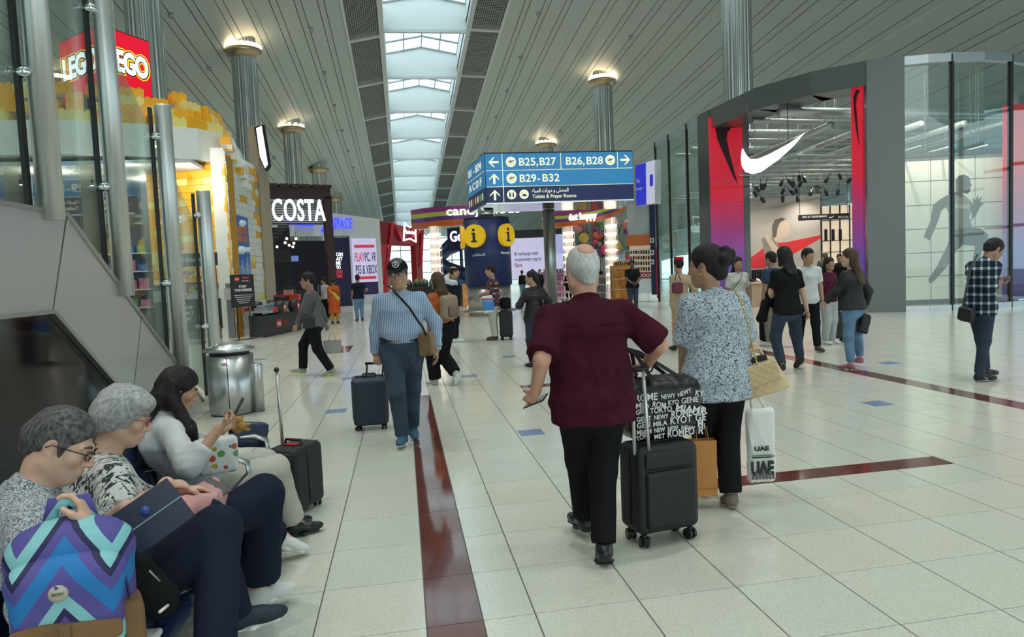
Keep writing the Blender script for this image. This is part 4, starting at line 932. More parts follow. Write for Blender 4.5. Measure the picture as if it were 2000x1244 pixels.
b_ = MB(); b_.box((-.2, -1.15, .10), (.2, .9, .22), CG); b_.box((-.12, -1.15, .2), (.12, -.2, .3), CG); b_.box((-.22, -.2, .2), (.22, .8, .34), CG); b_.build('chassis', None, car)
b_ = MB(); b_.box((-.1, .1, .34), (.1, .85, .5), SB); b_.build('engine_cover', None, car); b_ = MB(); b_.box((-.45, -1.3, .08), (.45, -1.05, .14), CG); b_.box((-.45, -1.3, .08), (-.42, -1.0, .24), CR); b_.box((.42, -1.3, .08), (.45, -1.0, .24), CR); b_.build('front_wing', None, car)
b_ = MB(); b_.box((-.4, .85, .35), (.4, 1.1, .55), CR); b_.build('rear_wing', None, car)
b_ = MB(); b_.lathe([(.12, 0), (.2, .02), (.2, .24), (.12, .26), (0, .26)], 20, SB); b_.lathe([(0, .265), (.11, .265), (.12, .25)], 20, CR); b_.lathe([(0, .272), (.05, .272), (.05, .26)], 12, SWT); wm = b_.build('wheel', None, car); wm.location = (.22, -.55, .2); wm.rotation_euler = (0, math.pi / 2, 0)
for sx, sy in ((-1, -.55), (1, .6), (-1, .6)): o = link(bpy.data.objects.new('wheel', wm.data), car); o.location = (sx * .22, sy, .2); o.rotation_euler = (0, sx * math.pi / 2, 0)
g0 = gnd(425, 668); fc = thing('flower_cart', 'black market cart with toy flowers beside the brick shop', 'cart', (g0[0] - .35, g0[1], 0)); mb = MB(); mb.rbox((-.55, -.3, .35), (.45, .3, 1.2), .03, SB); mb.build('body', None, fc)
for x in (-.52, .42): mb = MB(); mb.box((x - .02, -.02, 1.2), (x + .02, .02, 2.35)); mb.build('post', SB, fc)
mb = MB(); mb.box((-.6, -.05, 2.1), (.5, .0, 2.45)); mb.build('sign_board', SB, fc); mb = MB(); mb.box((-.5, -.25, 1.62), (.4, .2, 1.66)); mb.build('shelf', SB, fc)
for s_, z_ in (('BOTANICALS', 2.22), ('LOVE', .95), ('BUILT', .80), ('BEST', .65)): text('lettering', s_, basis((-.45 if s_ != 'BOTANICALS' else -.5, -.31 if z_ < 2 else -.06, z_), (1, 0, 0), (0, 0, 1)), .09, SWT, fc, None if z_ < 2 else .9, .004, .01)
mb = MB(); mb.tube([(.30 * math.cos(a), 0, .30 * math.sin(a)) for a in np.linspace(0, 2 * math.pi, 20, endpoint=False)], .025, 6, mat('cart_wood', (.12, .07, .04), .6), closed=True)
for k in range(8): a = math.pi * k / 4; mb.tube([(0, 0, 0), (.3 * math.cos(a), 0, .3 * math.sin(a))], .015, 5, mat('cart_wood', (.12, .07, .04), .6))
o = mb.build('wheel', None, fc); o.location = (.25, -.36, .33)
FL = [mat('flower_%d' % i, c, .5) for i, c in enumerate([(.55, .08, .25), (.6, .25, .05), (.5, .05, .06), (.35, .12, .4), (.6, .5, .1), (.1, .25, .06)])]
for k in range(26):
    b_ = MB(); c_ = rs.choice(FL); 
    for j in range(5): a = j * 1.256; b_.ball((.05 * math.cos(a), .05 * math.sin(a), 0), (.04, .04, .02), c_, 6, 4)
    b_.tube([(0, 0, 0), (0, 0, -.14)], .006, 4, FL[5]); o = b_.build('toy_flower', None); o.location = (g0[0] - .35 + rs.uniform(-.45, .38), g0[1] + rs.uniform(-.25, .15), (1.4 if k < 14 else 1.83) + rs.uniform(-.04, .14)); o.rotation_euler = (rs.uniform(.3, .9), rs.uniform(-.4, .4), 0); cn = ('magenta', 'orange', 'red', 'lilac', 'yellow', 'green')[FL.index(c_)]; tag(o, '%s toy flower standing in the black market cart' % cn, 'flower', '%s toy flowers in the cart' % cn)
# ------------------------------------------------------------------ coffee kiosk, gaming shop, red bar
KM = mat('maroon_steel', (.045, .016, .016), .45); KD = mat('charcoal', (.03, .03, .034), .6); KC = mat('charcoal_slat', (.055, .052, .052), .5)
kio = thing('coffee_kiosk', 'open coffee kiosk with dark slatted pergola and glowing white lettering', 'kiosk', (-4, 31, 0)); KW = Wall(at(527, 500, 30.5)[:2], at(645, 500, 31.5)[:2])
def kb(name, r, d, m): return offp(kio, name, KW, r, d, m)
tL, zT = KW.px(529, 378); tR, zR = KW.px(638, 388); _, zB = KW.px(600, 436)
kb('top_beam', (-.1, tR + .15, zR - .05, zR + .42), (-.1, .12), KM)
for k in range(6): kb('rafter', (tL + (tR - tL) * k / 5.2 - .1, tL + (tR - tL) * (k + .55) / 5.2, zR + .42, zR + .56), (-3.5, .25), KM)
for k in range(9): kb('slat', (-.1, tR, zB + .05 + (zR - zB - .15) * k / 9, zB + .05 + (zR - zB - .15) * (k + .5) / 9), (-.12, -.06), KC)
for k in range(5): kb('slat', (-.1 + .14 * k, .3 + .15 * k, zB - .75 + .15 * k, zB - .66 + .15 * k), (-.3, -.2), KC)
kb('lower_beam', (-.1, tR, zB - .05, zB + .02), (-.12, .02), KC)
tp, _ = KW.px(644, 480); kb('post', (tp - .16, tp + .16, 0, zR + .1), (-.2, .12), KM)
t0, z0 = KW.px(531, 431); t1, _ = KW.px(634, 431); ptext(KW, kio, 'COSTA', t0, KW.px(560, 430)[1] - .02, .88, TXW, t1 - t0, .14, .012, 1.08, 'lettering', extrude=.05)
mb = MB(); kb('counter', (.1, tp - .5, 0, 1.15), (-2.2, -1.4), KD); kb('menu_board', (.4, 1.9, 2.5, 3.1), (-4.0, -3.95), KD)
kb('back_wall', (-.3, tp - .3, 0, 4.2), (-5.2, -5.1), mat('kiosk_back', (.012, .012, .018), .6))
WB_ = lamp_mat('pendant_bulb', (1.0, .72, .45), 6.0)
for i, (x, y) in enumerate(((560, 466), (557, 474), (565, 479), (578, 466), (574, 475), (572, 482), (541, 482))):
    c = at(x, y, 32.5); b_ = MB(); b_.ball((0, 0, 0), .055, WB_, 12, 8); o = b_.build('pendant_lamp', None); o.location = c; tag(o, 'small glowing globe lamp hanging in the coffee kiosk', 'lamp', 'globe lamps in the coffee kiosk'); b_ = MB(); b_.tube([(0, 0, .07), (0, 0, .3)], .006, 5, BLACK); b_.build('cord', None, o)
# pink menu totem by the kiosk
w = Wall(at(552, 590, 27)[:2], at(577, 590, 27)[:2]); mt = thing('menu_totem', 'black totem with a pink drinks poster at the coffee kiosk', 'sign', (w.A[0], w.A[1], 0)); r0, r1 = w.px(550, 560), w.px(579, 600); offp(mt, 'frame', w, (r0[0], r1[0], 0, r0[1]), (-.05, .05), SB); offp(mt, 'poster', w, (r0[0] + .06, r1[0] - .06, .3, r0[1] - .12), (.05, .055), mat('poster_pink', (.50, .20, .22), .5, vary=(3, .4)))
# gaming shop
GS = thing('gaming_shop', 'white fronted gaming shop with blue lit lettering behind the coffee kiosk', 'shop', (-4, 42, 0)); GW = Wall(at(520, 560, 41)[:2], at(743, 560, 44)[:2])
def gb(name, r, d, m): return offp(GS, name, GW, r, d, m)
WS = mat('shop_white', (.66, .70, .72), .5); NV = mat('navy_wall', (.012, .016, .07), .5); BLU = mat('lit_blue', (.03, .05, .9), .4, emit=1.6, emit_col=(.04, .06, 1.0)); LIL = mat('lilac_screen', (.52, .48, .72), .4, emit=.55, emit_col=(.6, .56, .85)); RDP = mat('poster_red', (.6, .05, .07), .4, emit=.35, emit_col=(.7, .05, .06)); NVP = mat('poster_navy', (.03, .02, .12), .4)
tE, _ = GW.px(744, 480); tD0, zD = GW.px(560, 461); tD1, _ = GW.px(682, 461); _, zTop0 = GW.px(640, 408); _, zTop1 = GW.px(742, 428)
mb = MB(); GW.poly(mb, [(-1, zD), (tE, zD), (tE, zTop1), (-1, zTop0 + .35)], -.4, 0); mb.v = [tuple(np.array(q) - np.array(GS.location)) for q in mb.v]; mb.build('fascia', WS, GS)
gb('wall', (tD1, tE, 0, zD), (-.4, 0), WS); tN, _ = GW.px(655, 500); gb('door_wall', (tN, tD1, 0, zD - .1), (-.6, -.05), NV); gb('dark_interior', (-2, tD1 + 3, 0, zD), (-5.0, -4.9), mat('dark_shop', (.008, .008, .02), .6)); gb('wall', (-1, -.8, 0, zD), (-5, 0), NV)
t0, z0 = GW.px(651, 446); t1, _ = GW.px(688, 446); ptext(GW, GS, 'SPACE', t0, z0, .62, BLU, t1 - t0, .05, .0, 1.0, extrude=.03)
for (a, e) in (((628, 452), (640, 437)), ((640, 437), (650, 445)), ((650, 445), (636, 458)), ((560, 436), (568, 436)), ((575, 438), (612, 440))):
    p0, p1 = GW.px(*a), GW.px(*e); mb = MB(); mb.tube([GW.p(*p0, .06) - np.array(GS.location), GW.p(*p1, .06) - np.array(GS.location)], .08, 6, BLU); mb.build('neon_line', None, GS)
r0, r1 = GW.px(686, 466), GW.px(737, 545); PW_, PH_ = r1[0] - r0[0], r0[1] - r1[1]; gb('lit_poster', (r0[0], r1[0], r1[1] - .9, r0[1]), (.0, .08), LIL); gb('poster_bar', (r0[0] + .12, r1[0] - .12, r0[1] - .55, r0[1] - .38), (.08, .09), RDP); gb('poster_bar', (r0[0] + .12, r1[0] - .1, r1[1] + .02, r1[1] + .2), (.08, .09), RDP); gb('poster_base', (r0[0], r1[0], r1[1] - .9, r1[1] - .15), (.08, .09), NVP)
ptext(GW, GS, 'PLAY', r0[0] + .12, r0[1] - 1.35, .52, RDP, PW_ * .40, .09, .01); ptext(GW, GS, 'PC, VR', r0[0] + PW_ * .50, r0[1] - 1.35, .52, NVP, PW_ * .47, .09, .01); ptext(GW, GS, 'PS5 & XBOX', r0[0] + .14, r0[1] - 2.1, .52, NVP, PW_ * .90, .09, .01)
for k, (s_, m_) in enumerate((('CAN', TXW), ('AIT', TXW), ('ME', TXW), ('TO', TXW), ('GAME', RDP), ('TIME', RDP))):
    t_, z_ = GW.px(657, 500 + 8.5 * k); t2, _ = GW.px(670, 500 + 8.5 * k); ptext(GW, GS, s_, t_, z_, .2, m_, (t2 - t_) * (1 if len(s_) > 2 else .7), -.04, .03)
for k, (x, y) in enumerate(((575, 500), (612, 505), (590, 520))): p0 = GW.px(x, y); b_ = MB(); GW.box(b_, p0[0], p0[0] + .7, p0[1], p0[1] + .35, -4.8, -4.7); o = b_.build('screen', mat('game_screen_%d' % k, (.15, .2, .5), .3, emit=.6)); tag(o, 'small glowing screen in the dark gaming shop, %s' % ('nearest the pillar', 'under the last letter of the coffee sign', 'lowest of the three')[k], 'screen')
# red bar
RB = thing('red_bar', 'red steel framed bar front with a white bow-tie neon sign', 'bar', (0, 50, 0)); RW_ = Wall(at(741, 560, 47)[:2], at(828, 560, 52)[:2]); RED = mat('bar_red', (.30, .012, .016), .4); RED2 = mat('bar_red_bright', (.55, .02, .03), .35)
def rb(name, r, d, m): return offp(RB, name, RW_, r, d, m)
L_ = RW_.len; _, zt = RW_.px(745, 430); _, zt2 = RW_.px(825, 450); _, zb = RW_.px(790, 480)
mb = MB(); RW_.poly(mb, [(0, zb), (L_, zb), (L_, zt2), (0, zt)], -.3, 0); mb.v = [tuple(np.array(q) - np.array(RB.location)) for q in mb.v]; mb.build('fascia', RED, RB)
for x in (752, 818): t_, _ = RW_.px(x, 520); rb('post', (t_ - .45, t_ + .45, 0, zb + .1), (-.35, .05), RED2 if x < 760 else RED)
for (a, e) in (((765, 436), (757, 500)), ((765, 436), (782, 470)), ((823, 450), (800, 462)), ((823, 450), (820, 520)), ((757, 500), (750, 580))): mb = MB(); mb.tube([RW_.p(*RW_.px(*a), .1) - np.array(RB.location), RW_.p(*RW_.px(*e), .1) - np.array(RB.location)], .14, 4, RED2, smooth=False); mb.build('truss', None, RB)
ring = [(783, 437), (793, 444), (805, 441), (804, 455), (805, 473), (793, 466), (781, 470), (782, 455)]; mb = MB(); mb.tube([RW_.p(*RW_.px(*q), .3) - np.array(RB.location) for q in ring], .07, 6, TXW, closed=True); mb.build('neon_bow_tie', None, RB)
t0, z0 = RW_.px(784, 457); t1, _ = RW_.px(803, 457); ptext(RW_, RB, 'Budweiser', t0, z0, .28, TXW, t1 - t0, .35, .02); t0, z0 = RW_.px(790, 467); mb = MB(); RW_.box(mb, t0, t0 + .4, z0, z0 + .2, .3, .34); mb.v = [tuple(np.array(q) - np.array(RB.location)) for q in mb.v]; mb.build('red_ribbon', RED2, RB)
# tall planter and neighbours
p = gnd(672, 594); pl2 = thing('planter', 'tall white planter with a spiky plant beside the orange dress', 'planter', (p[0], p[1], 0)); mb = MB(); mb.rbox((-.3, -.3, 0), (.3, .3, 1.0), .03, WS); mb.build('pot', None, pl2)
for k in range(14): a = k * 2.4; mb = MB(); mb.tube([(0, 0, 1.0), (.18 * math.cos(a), .18 * math.sin(a), 1.45), (.42 * math.cos(a), .42 * math.sin(a), 1.62 + .1 * (k % 3))], [.02, .018, .003], 5, mat('leaf_green', (.06, .13, .03), .5)); mb.build('leaf', None, pl2)
# ------------------------------------------------------------------ hanging direction sign
SBL = mat('sign_blue', (.03, .22, .48), .35, emit=.30, emit_col=(.03, .27, .60)); SNV = mat('sign_navy', (.006, .02, .10), .35, emit=.12, emit_col=(.008, .03, .14)); SCR = mat('sign_cream', (.85, .82, .55), .4, emit=.55, emit_col=(.95, .92, .66)); SEDGE = mat('sign_rim', (.012, .016, .03), .4); MIR = mat('polished_underside', (.42, .42, .42), .10, 1.0, bump=(3, .25))
FA, FB = at(950, 398, 26.0), at(1238, 389, 26.0); z0s = (FA[2] + FB[2]) / 2; z1s = (at(947, 299, 26)[2] + at(1236, 298, 26)[2]) / 2; BK = at(917, 412, 29.5)
SW = Wall(FA[:2], FB[:2]); LW = Wall(BK[:2], FA[:2]); ds = thing('direction_sign', 'big blue hanging direction sign listing gates B25 to B32', 'sign', (FA[0], FA[1], 0)); SL = np.array(ds.location)
far_r = V(FB[0] + .6, 29.5, 0); body = [FA[:2] - SL[:2], FB[:2] - SL[:2], far_r[:2] - SL[:2], BK[:2] - SL[:2]]
mb = MB(); mb.prism([tuple(q) for q in body], z0s + .02, z1s + .05, SEDGE); mb.build('casing', None, ds)
mb = MB(); mb.prism([tuple(q) for q in body], z0s - .03, z0s + .02, MIR); mb.build('underside', None, ds)
Ls = SW.len; Hs = z1s - z0s
def sb(name, r, d, m, w=SW): return offp(ds, name, w, r, d, m)
sb('blue_panel', (.02, Ls - .02, z0s + Hs * .325, z1s), (.0, .03), SBL); sb('navy_panel', (.02, Ls - .02, z0s + .02, z0s + Hs * .325), (.0, .03), SNV)
c1, c2, c3 = Ls * .115, Ls * .505, Ls * .893
for r in ((.02, Ls - .02, z0s + Hs * .655, z0s + Hs * .665), (.02, Ls - .02, z0s + Hs * .325, z0s + Hs * .335), (c1 - .012, c1 + .012, z0s + .02, z1s), (c2 - .012, c2 + .012, z0s + Hs * .66, z1s), (c3 - .012, c3 + .012, z0s + Hs * .66, z1s)): sb('divider', r, (.03, .036), SCR)
def arrow(t, z, s_, rot, w=SW):
    pts = [(-.5, 0), (-.02, .48), (.14, .48), (-.22, .11), (.5, .11), (.5, -.11), (-.22, -.11), (.14, -.48), (-.02, -.48)]; a = math.radians(rot); pts = [(t + s_ * (x * math.cos(a) - y * math.sin(a)), z + s_ * (x * math.sin(a) + y * math.cos(a))) for x, y in pts]
    mb = MB(); w.poly(mb, pts, .03, .042); mb.v = [tuple(np.array(q) - SL) for q in mb.v]; return mb.build('arrow', SCR, ds)
rows = [z0s + Hs * .83, z0s + Hs * .495, z0s + Hs * .165]
arrow(c1 * .5, rows[0], Hs * .21, 0); arrow(c1 * .5, rows[1], Hs * .21, -90); arrow(c1 * .5, rows[2], Hs * .21, -90); arrow((c3 + Ls) / 2, rows[0], Hs * .21, 180)
def disc(t, z, r, kind, w=SW):
    b_ = MB(); n = 26; w.poly(b_, [(t + r * math.cos(2 * math.pi * i / n), z + r * math.sin(2 * math.pi * i / n)) for i in range(n)], .03, .042, SCR); b_.v = [tuple(np.array(q) - SL) for q in b_.v]; d_ = b_.build('icon_disc', None, ds); b_ = MB()
    def pp(pts): w.poly(b_, [(t + x * r, z + y * r) for x, y in pts], .042, .047, SNV)
    if kind == 'plane':
        pp([(-.62, .10), (-.42, .14), (-.28, .02), (.40, .30), (.62, .32), (.60, .20), (.30, .02), (.05, -.10), (-.38, -.14)]); pp([(-.05, .08), (.12, .15), (-.22, .42), (-.34, .38)]); pp([(-.55, -.42), (.55, -.42), (.55, -.36), (-.55, -.36)])
    elif kind == 'toilet':
        for sx in (-.36, .36): pp([(sx + .10 * math.cos(a), .48 + .10 * math.sin(a)) for a in np.linspace(0, 6.28, 9)[:-1]]); pp([(sx - .18, -.05), (sx - .12, -.60), (sx + .12, -.60), (sx + .18, -.05), (sx + .14, .34), (sx - .14, .34)])
        pp([(-.02, -.5), (.02, -.5), (.02, .5), (-.02, .5)])
    else:
        pp([(-.5, -.42), (.62, -.42), (.62, -.30), (-.5, -.30)]); pp([(.08 + .38 * math.cos(a), -.30 + .42 * math.sin(a)) for a in np.linspace(0, math.pi, 9)]); pp([(-.52, -.42), (-.42, -.42), (-.42, .38), (-.47, .55), (-.52, .38)])
    b_.v = [tuple(np.array(q) - SL) for q in b_.v]; b_.build('pictogram', None, d_)
ri = Hs * .105
disc(Ls * .172, rows[0], ri, 'plane'); disc(Ls * .172, rows[1], ri, 'plane'); disc(Ls * .842, rows[0], ri, 'plane'); disc(Ls * .168, rows[2], ri * .92, 'toilet'); disc(Ls * .251, rows[2], ri * .92, 'prayer')
def st(s_, t, z, h, width, m=SCR, bold=.012): return ptext(SW, ds, s_, t, z, h, m, width, .04, bold)
hh = Hs * .155
st('B25,', Ls * .226, rows[0] - hh * .5, hh, Ls * .126); st('B27', Ls * .363, rows[0] - hh * .5, hh, Ls * .110); st('B26,', Ls * .540, rows[0] - hh * .5, hh, Ls * .126); st('B28', Ls * .680, rows[0] - hh * .5, hh, Ls * .112); st('B29', Ls * .226, rows[1] - hh * .5, hh, Ls * .110); st('-', Ls * .345, rows[1] - hh * .5, hh, Ls * .016); st('B32', Ls * .378, rows[1] - hh * .5, hh, Ls * .114)
st('Toilets & Prayer Rooms', Ls * .305, rows[2] - Hs * .085, Hs * .075, Ls * .297, bold=.008)
st('\ufe8e\ufee7\ufed4\ufef4\ufe93\ufe8d\ufedf\ufee4\ufef4\ufe8e\ufee9 \ufe95\ufe8d\ufead\ufeed\ufea9 \ufeed \ufef0\ufee0\ufebc\ufee4\ufedf\ufe8d'.replace('\ufe8e\ufee7\ufed4\ufef4\ufe93\ufe8d\ufedf\ufee4\ufef4\ufe8e\ufee9', '\ufee9\ufe8e\ufef4\ufee4\ufedf\ufe8d'), Ls * .305, rows[2] + Hs * .035, Hs * .075, Ls * .245, bold=.006)
# the sign's side face, seen at a slant
Ll = LW.len
sb('blue_panel', (.02, Ll - .02, z0s + Hs * .325, z1s), (.0, .03), SBL, LW); sb('navy_panel', (.02, Ll - .02, z0s + .02, z0s + Hs * .325), (.0, .03), SNV, LW); sb('divider', (.02, Ll - .02, z0s + Hs * .655, z0s + Hs * .665), (.03, .036), SCR, LW)
for s_, rw in (('B1 - B24', 0), ('A C D F', 1)): ptext(LW, ds, s_, Ll * .1, rows[rw] - hh * .5, hh, SCR, Ll * .75, .04, .012)
for k, c_ in enumerate(((.8, .8, .6), (.8, .8, .6), (.6, .1, .05), (.8, .5, .1), (.8, .8, .6), (.2, .5, .1), (.8, .8, .6))):
    n = 14; b_ = MB(); r = Hs * .08; t = Ll * (.08 + .13 * k); LW.poly(b_, [(t + r * .8 * math.cos(6.2832 * i / n), rows[2] + r * math.sin(6.2832 * i / n)) for i in range(n)], .03, .042, mat('icon_%d' % k, c_, .4, emit=.3)); b_.v = [tuple(np.array(q) - SL) for q in b_.v]; b_.build('icon_disc', None, ds)
# pole
pc = at(1077, 560, 28.6); po2 = thing('sign_pole', 'round steel pole carrying the blue direction sign', 'pole', (pc[0], 28.6, 0)); b_ = MB(); b_.lathe([(.24, 0), (.24, z0s - .05)], 28, mat('pole_steel', (.40, .41, .39), .32, .9)); b_.build('shaft', None, po2); b_ = MB(); b_.lathe([(.34, 0), (.34, .05), (.24, .06)], 28, STEEL); b_.build('foot_ring', None, po2)
# ------------------------------------------------------------------ information column
ic = at(957, 600, 26.8); IC = thing('information_column', 'round navy column with yellow information discs under the direction sign', 'column', (ic[0], 26.8, 0)); rI = .88
zt = at(957, 430, 26.8)[2]; zn = at(957, 557, 26.8)[2]
b_ = MB(); b_.lathe([(rI * .93, 0), (rI * .93, zn)], 48, mat('column_base_steel', (.48, .46, .43), .3, .8)); b_.build('steel_base', None, IC)
b_ = MB(); b_.lathe([(rI * .90, zn), (rI, zn), (rI, zt), (rI * .9, zt)], 56, mat('info_navy', (.010, .022, .11), .4)); b_.build('navy_drum', None, IC)
b_ = MB(); b_.lathe([(rI * .7, zt), (rI * .98, zt), (rI * .98, zt + .08), (rI * .7, zt + .08)], 40, BLACK); b_.build('top_ring', None, IC)
b_ = MB(); b_.lathe([(.3, zt + .05), (.3, zt + .45)], 20, COLM); b_.build('core', None, IC)
b_ = MB(); b_.tube([((rI + .13) * math.cos(a), (rI + .13) * math.sin(a), at(957, 606, 26.8)[2]) for a in np.linspace(0, 2 * math.pi, 40, endpoint=False)], .04, 8, STEEL, closed=True)
for k in range(8): a = k * math.pi / 4; zz = at(957, 606, 26.8)[2]; b_.tube([(rI * .9 * math.cos(a), rI * .9 * math.sin(a), zz), ((rI + .13) * math.cos(a), (rI + .13) * math.sin(a), zz)], .02, 6, STEEL)
b_.build('bumper_rail', None, IC)
YEL = mat('info_yellow', (.80, .48, .01), .35, emit=.25, emit_col=(.9, .55, .01))
def cyl_disc(ang, z, r):
    """disc standing proud of the drum at an angle (0 = towards the viewer)"""
    w_ = V(math.sin(ang), -math.cos(ang), 0); u_ = V(math.cos(ang), math.sin(ang), 0); b_ = MB(); n = 32; O = w_ * (rI - .04)
    b_.prism([(r * math.cos(2 * math.pi * i / n), r * math.sin(2 * math.pi * i / n)) for i in range(n)], 0, .16, YEL, (O + V(0, 0, z), u_, (0, 0, 1), w_)); d_ = b_.build('information_disc', None, IC); b_ = MB(); F_ = (O + V(0, 0, z), u_, (0, 0, 1), w_)
    b_.prism([(r * .13 * math.cos(a), r * .52 + r * .13 * math.sin(a)) for a in np.linspace(0, 6.2832, 12, endpoint=False)], .16, .175, SB, F_)
    b_.prism([(x * r, y * r) for x, y in ((-.26, -.55), (.30, -.55), (.30, -.42), (.13, -.42), (.13, .28), (-.22, .28), (-.22, .15), (-.10, .15), (-.10, -.42), (-.26, -.42))], .16, .175, SB, F_); b_.build('letter_i', None, d_)
zi = at(957, 462, 26.8)[2]; cyl_disc(-.62, zi, .42); cyl_disc(.78, zi, .42); cyl_disc(-1.6, zi, .42)
def cyl_text(s_, ang, z, h, width):
    w_ = V(math.sin(ang), -math.cos(ang), 0); u_ = V(math.cos(ang), math.sin(ang), 0); text('lettering', s_, basis(w_ * (rI + .01) - u_ * width / 2 + V(0, 0, z), u_, (0, 0, 1)), h, SWT, IC, width, .006, .012)
cyl_text('\ufe95\ufe8e\ufee3\ufef8\ufecc\ufe98\ufeb3\ufefb\ufe8d', -.5, at(957, 500, 26.8)[2], .10, .5); cyl_text('Information', .72, at(957, 498, 26.8)[2], .10, .52)

# ------------------------------------------------------------------ sweet kiosk: two curved striped canopies, lit glass columns
STR = [mat('stripe_magenta', (.24, .03, .16), .4, emit=.12), mat('stripe_lime', (.34, .42, .05), .4, emit=.15), mat('stripe_violet', (.10, .035, .18), .4, emit=.12), mat('stripe_orange', (.42, .10, .015), .4, emit=.15)]
def canopy(name, label, path, zlo, zhi, depth):
    """curved striped fascia; path: plan points; zlo/zhi per point"""
    t = thing(name, label, 'canopy', (path[0][0], path[0][1], 0)); O = np.array(t.location); n = len(path); fr = [0, .30, .52, .74, 1.0]; m_ = [STR[3], STR[2], STR[1], STR[0]]
    for k in range(4):
        b_ = MB(); vs = []
        for i, (x, y) in enumerate(path):
            a = V(x, y, zlo[i] + (zhi[i] - zlo[i]) * fr[k]) - O; c = V(x, y, zlo[i] + (zhi[i] - zlo[i]) * fr[k + 1]) - O; bk = V(.05, depth, 0); vs += [a, c, a + bk, c + bk]
        fs = []
        for i in range(n - 1): q, r = 4 * i, 4 * i + 4; fs += [(q, r, r + 1, q + 1), (q + 2, q + 3, r + 3, r + 2), (q, q + 2, r + 2, r), (q + 1, r + 1, r + 3, q + 3)]
        fs += [(0, 1, 3, 2), (4 * n - 4, 4 * n - 2, 4 * n - 1, 4 * n - 3)]; b_.add(vs, fs, m_[k]); b_.build('stripe', None, t)
    return t
def cpts(px, Yf): return [tuple(at(x, y, Yf(i))[:2]) for i, (x, y) in enumerate(px)]
lp = [(803, 430), (812, 430), (830, 430), (855, 430), (885, 430), (915, 430), (950, 430)]; Yl = [41.5, 40.3, 39.2, 38.4, 38.0, 37.8, 37.8]
cL = canopy('sweet_canopy', 'curved striped canopy with white letters left of the information column', [tuple(at(x, y, Yl[i])[:2]) for i, (x, y) in enumerate(lp)], [at(x, y, Yl[i])[2] for i, (x, y) in enumerate([(803, 447), (812, 447), (830, 446), (855, 442), (885, 440), (915, 437), (950, 436)])], [at(x, y, Yl[i])[2] for i, (x, y) in enumerate([(803, 410), (812, 409), (830, 406), (855, 404), (885, 402), (915, 401), (950, 401)])], .5)
w = Wall(at(868, 430, 37.8)[:2], at(960, 430, 37.4)[:2]); t0, z0 = w.px(872, 421); t1, _ = w.px(912, 421); ptext(w, cL, 'candylicious', t0, z0, .45, TXW, (t1 - t0) * 3.6, .06, .015, extrude=.04)
rp_ = [(1060, 435), (1097, 436), (1130, 433), (1165, 428), (1195, 422), (1222, 412)]; Yr = [38.0, 37.5, 36.8, 36.0, 35.0, 33.5]
cR = canopy('sweet_canopy', 'curved striped canopy with white letters beneath the right end of the direction sign', [tuple(at(x, y, Yr[i])[:2]) for i, (x, y) in enumerate(rp_)], [at(x, y, Yr[i])[2] for i, (x, y) in enumerate([(1060, 444), (1097, 443), (1130, 439), (1165, 433), (1195, 424), (1224, 410)])], [at(x, y, Yr[i])[2] for i, (x, y) in enumerate([(1060, 416), (1097, 414), (1130, 410), (1165, 404), (1195, 396), (1222, 380)])], .5)
w = Wall(at(1112, 430, 36.9)[:2], at(1170, 430, 35.6)[:2]); t0, z0 = w.px(1114, 431); t1, _ = w.px(1168, 431); ptext(w, cR, '\u00e9at happy', t0, z0, .36, TXW, t1 - t0, .12, .012, extrude=.05)
LITG = mat('lit_tube_glass', (.75, .66, .60), .25, emit=.45, emit_col=(1.0, .80, .66)); LITR = lamp_mat('lit_ring', (1.0, .82, .62), 5.0)
def lit_col(px, y0, y1, Y, label):
    p = at(px, 540, Y); zt = at(px, y0, Y)[2]; t = thing('lit_column', label, 'column', (p[0], Y, 0), 0, 'lit glass columns of the sweet kiosk'); b_ = MB(); b_.lathe([(.25, 0), (.25, zt)], 20, LITG); b_.build('glass_tube', None, t); nn = 8
    for k in range(nn): b_ = MB(); zz = .6 + (zt - .8) * (k + .5) / nn; b_.lathe([(.27, zz - .035), (.30, zz - .035), (.30, zz + .035), (.27, zz + .035)], 20, LITR); b_.build('lamp_band', None, t)
    for k in range(5): a = k * 1.256; b_ = MB(); b_.tube([(.33 * math.cos(a), .33 * math.sin(a), 0), (.33 * math.cos(a), .33 * math.sin(a), zt)], .04, 6, glass_mat('tube_glass', (.9, .93, .93), .15, .4)); b_.build('rod', None, t)
lit_col(853, 442, 0, 38.6, 'lit ribbed glass column left of the information column'); lit_col(1113, 440, 0, 37.8, 'lit ribbed glass column just right of the sign pole'); lit_col(1196, 425, 0, 35.6, 'lit ribbed glass column nearest the grey and orange kiosk tower')
# tree of sweets with hanging lollipops
tc = at(1160, 560, 38.5); tr_ = thing('candy_tree', 'brown artificial tree hung with giant sweets in the kiosk', 'tree', (tc[0], 38.5, 0)); BRK = mat('tree_bark', (.07, .028, .014), .7)
b_ = MB(); b_.tube([(.2, 0, 0), (.1, 0, 1.2), (.25, 0, 2.6), (.5, 0, 4.2)], [.45, .30, .28, .5], 12, BRK); b_.build('trunk', None, tr_)
for k, (dx, dz) in enumerate(((-1.4, 3.6), (-1.1, 3.0), (-.9, 3.9), (1.5, 3.7), (1.2, 3.1), (-.4, 4.2), (1.8, 4.2))): b_ = MB(); b_.tube([(.2, 0, 2.2), (dx * .5, -.1, 2.4 + .2 * (k % 2)), (dx, -.2, dz)], [.14, .09, .03], 7, BRK); b_.build('branch', None, tr_)
rs2 = random.Random(5); SWC = [mat('sweet_%d' % i, c, .3) for i, c in enumerate([(.50, .03, .10), (.45, .08, .03), (.05, .16, .08), (.30, .02, .22), (.40, .30, .05), (.10, .04, .16), (.45, .18, .2), (.12, .05, .03)])]
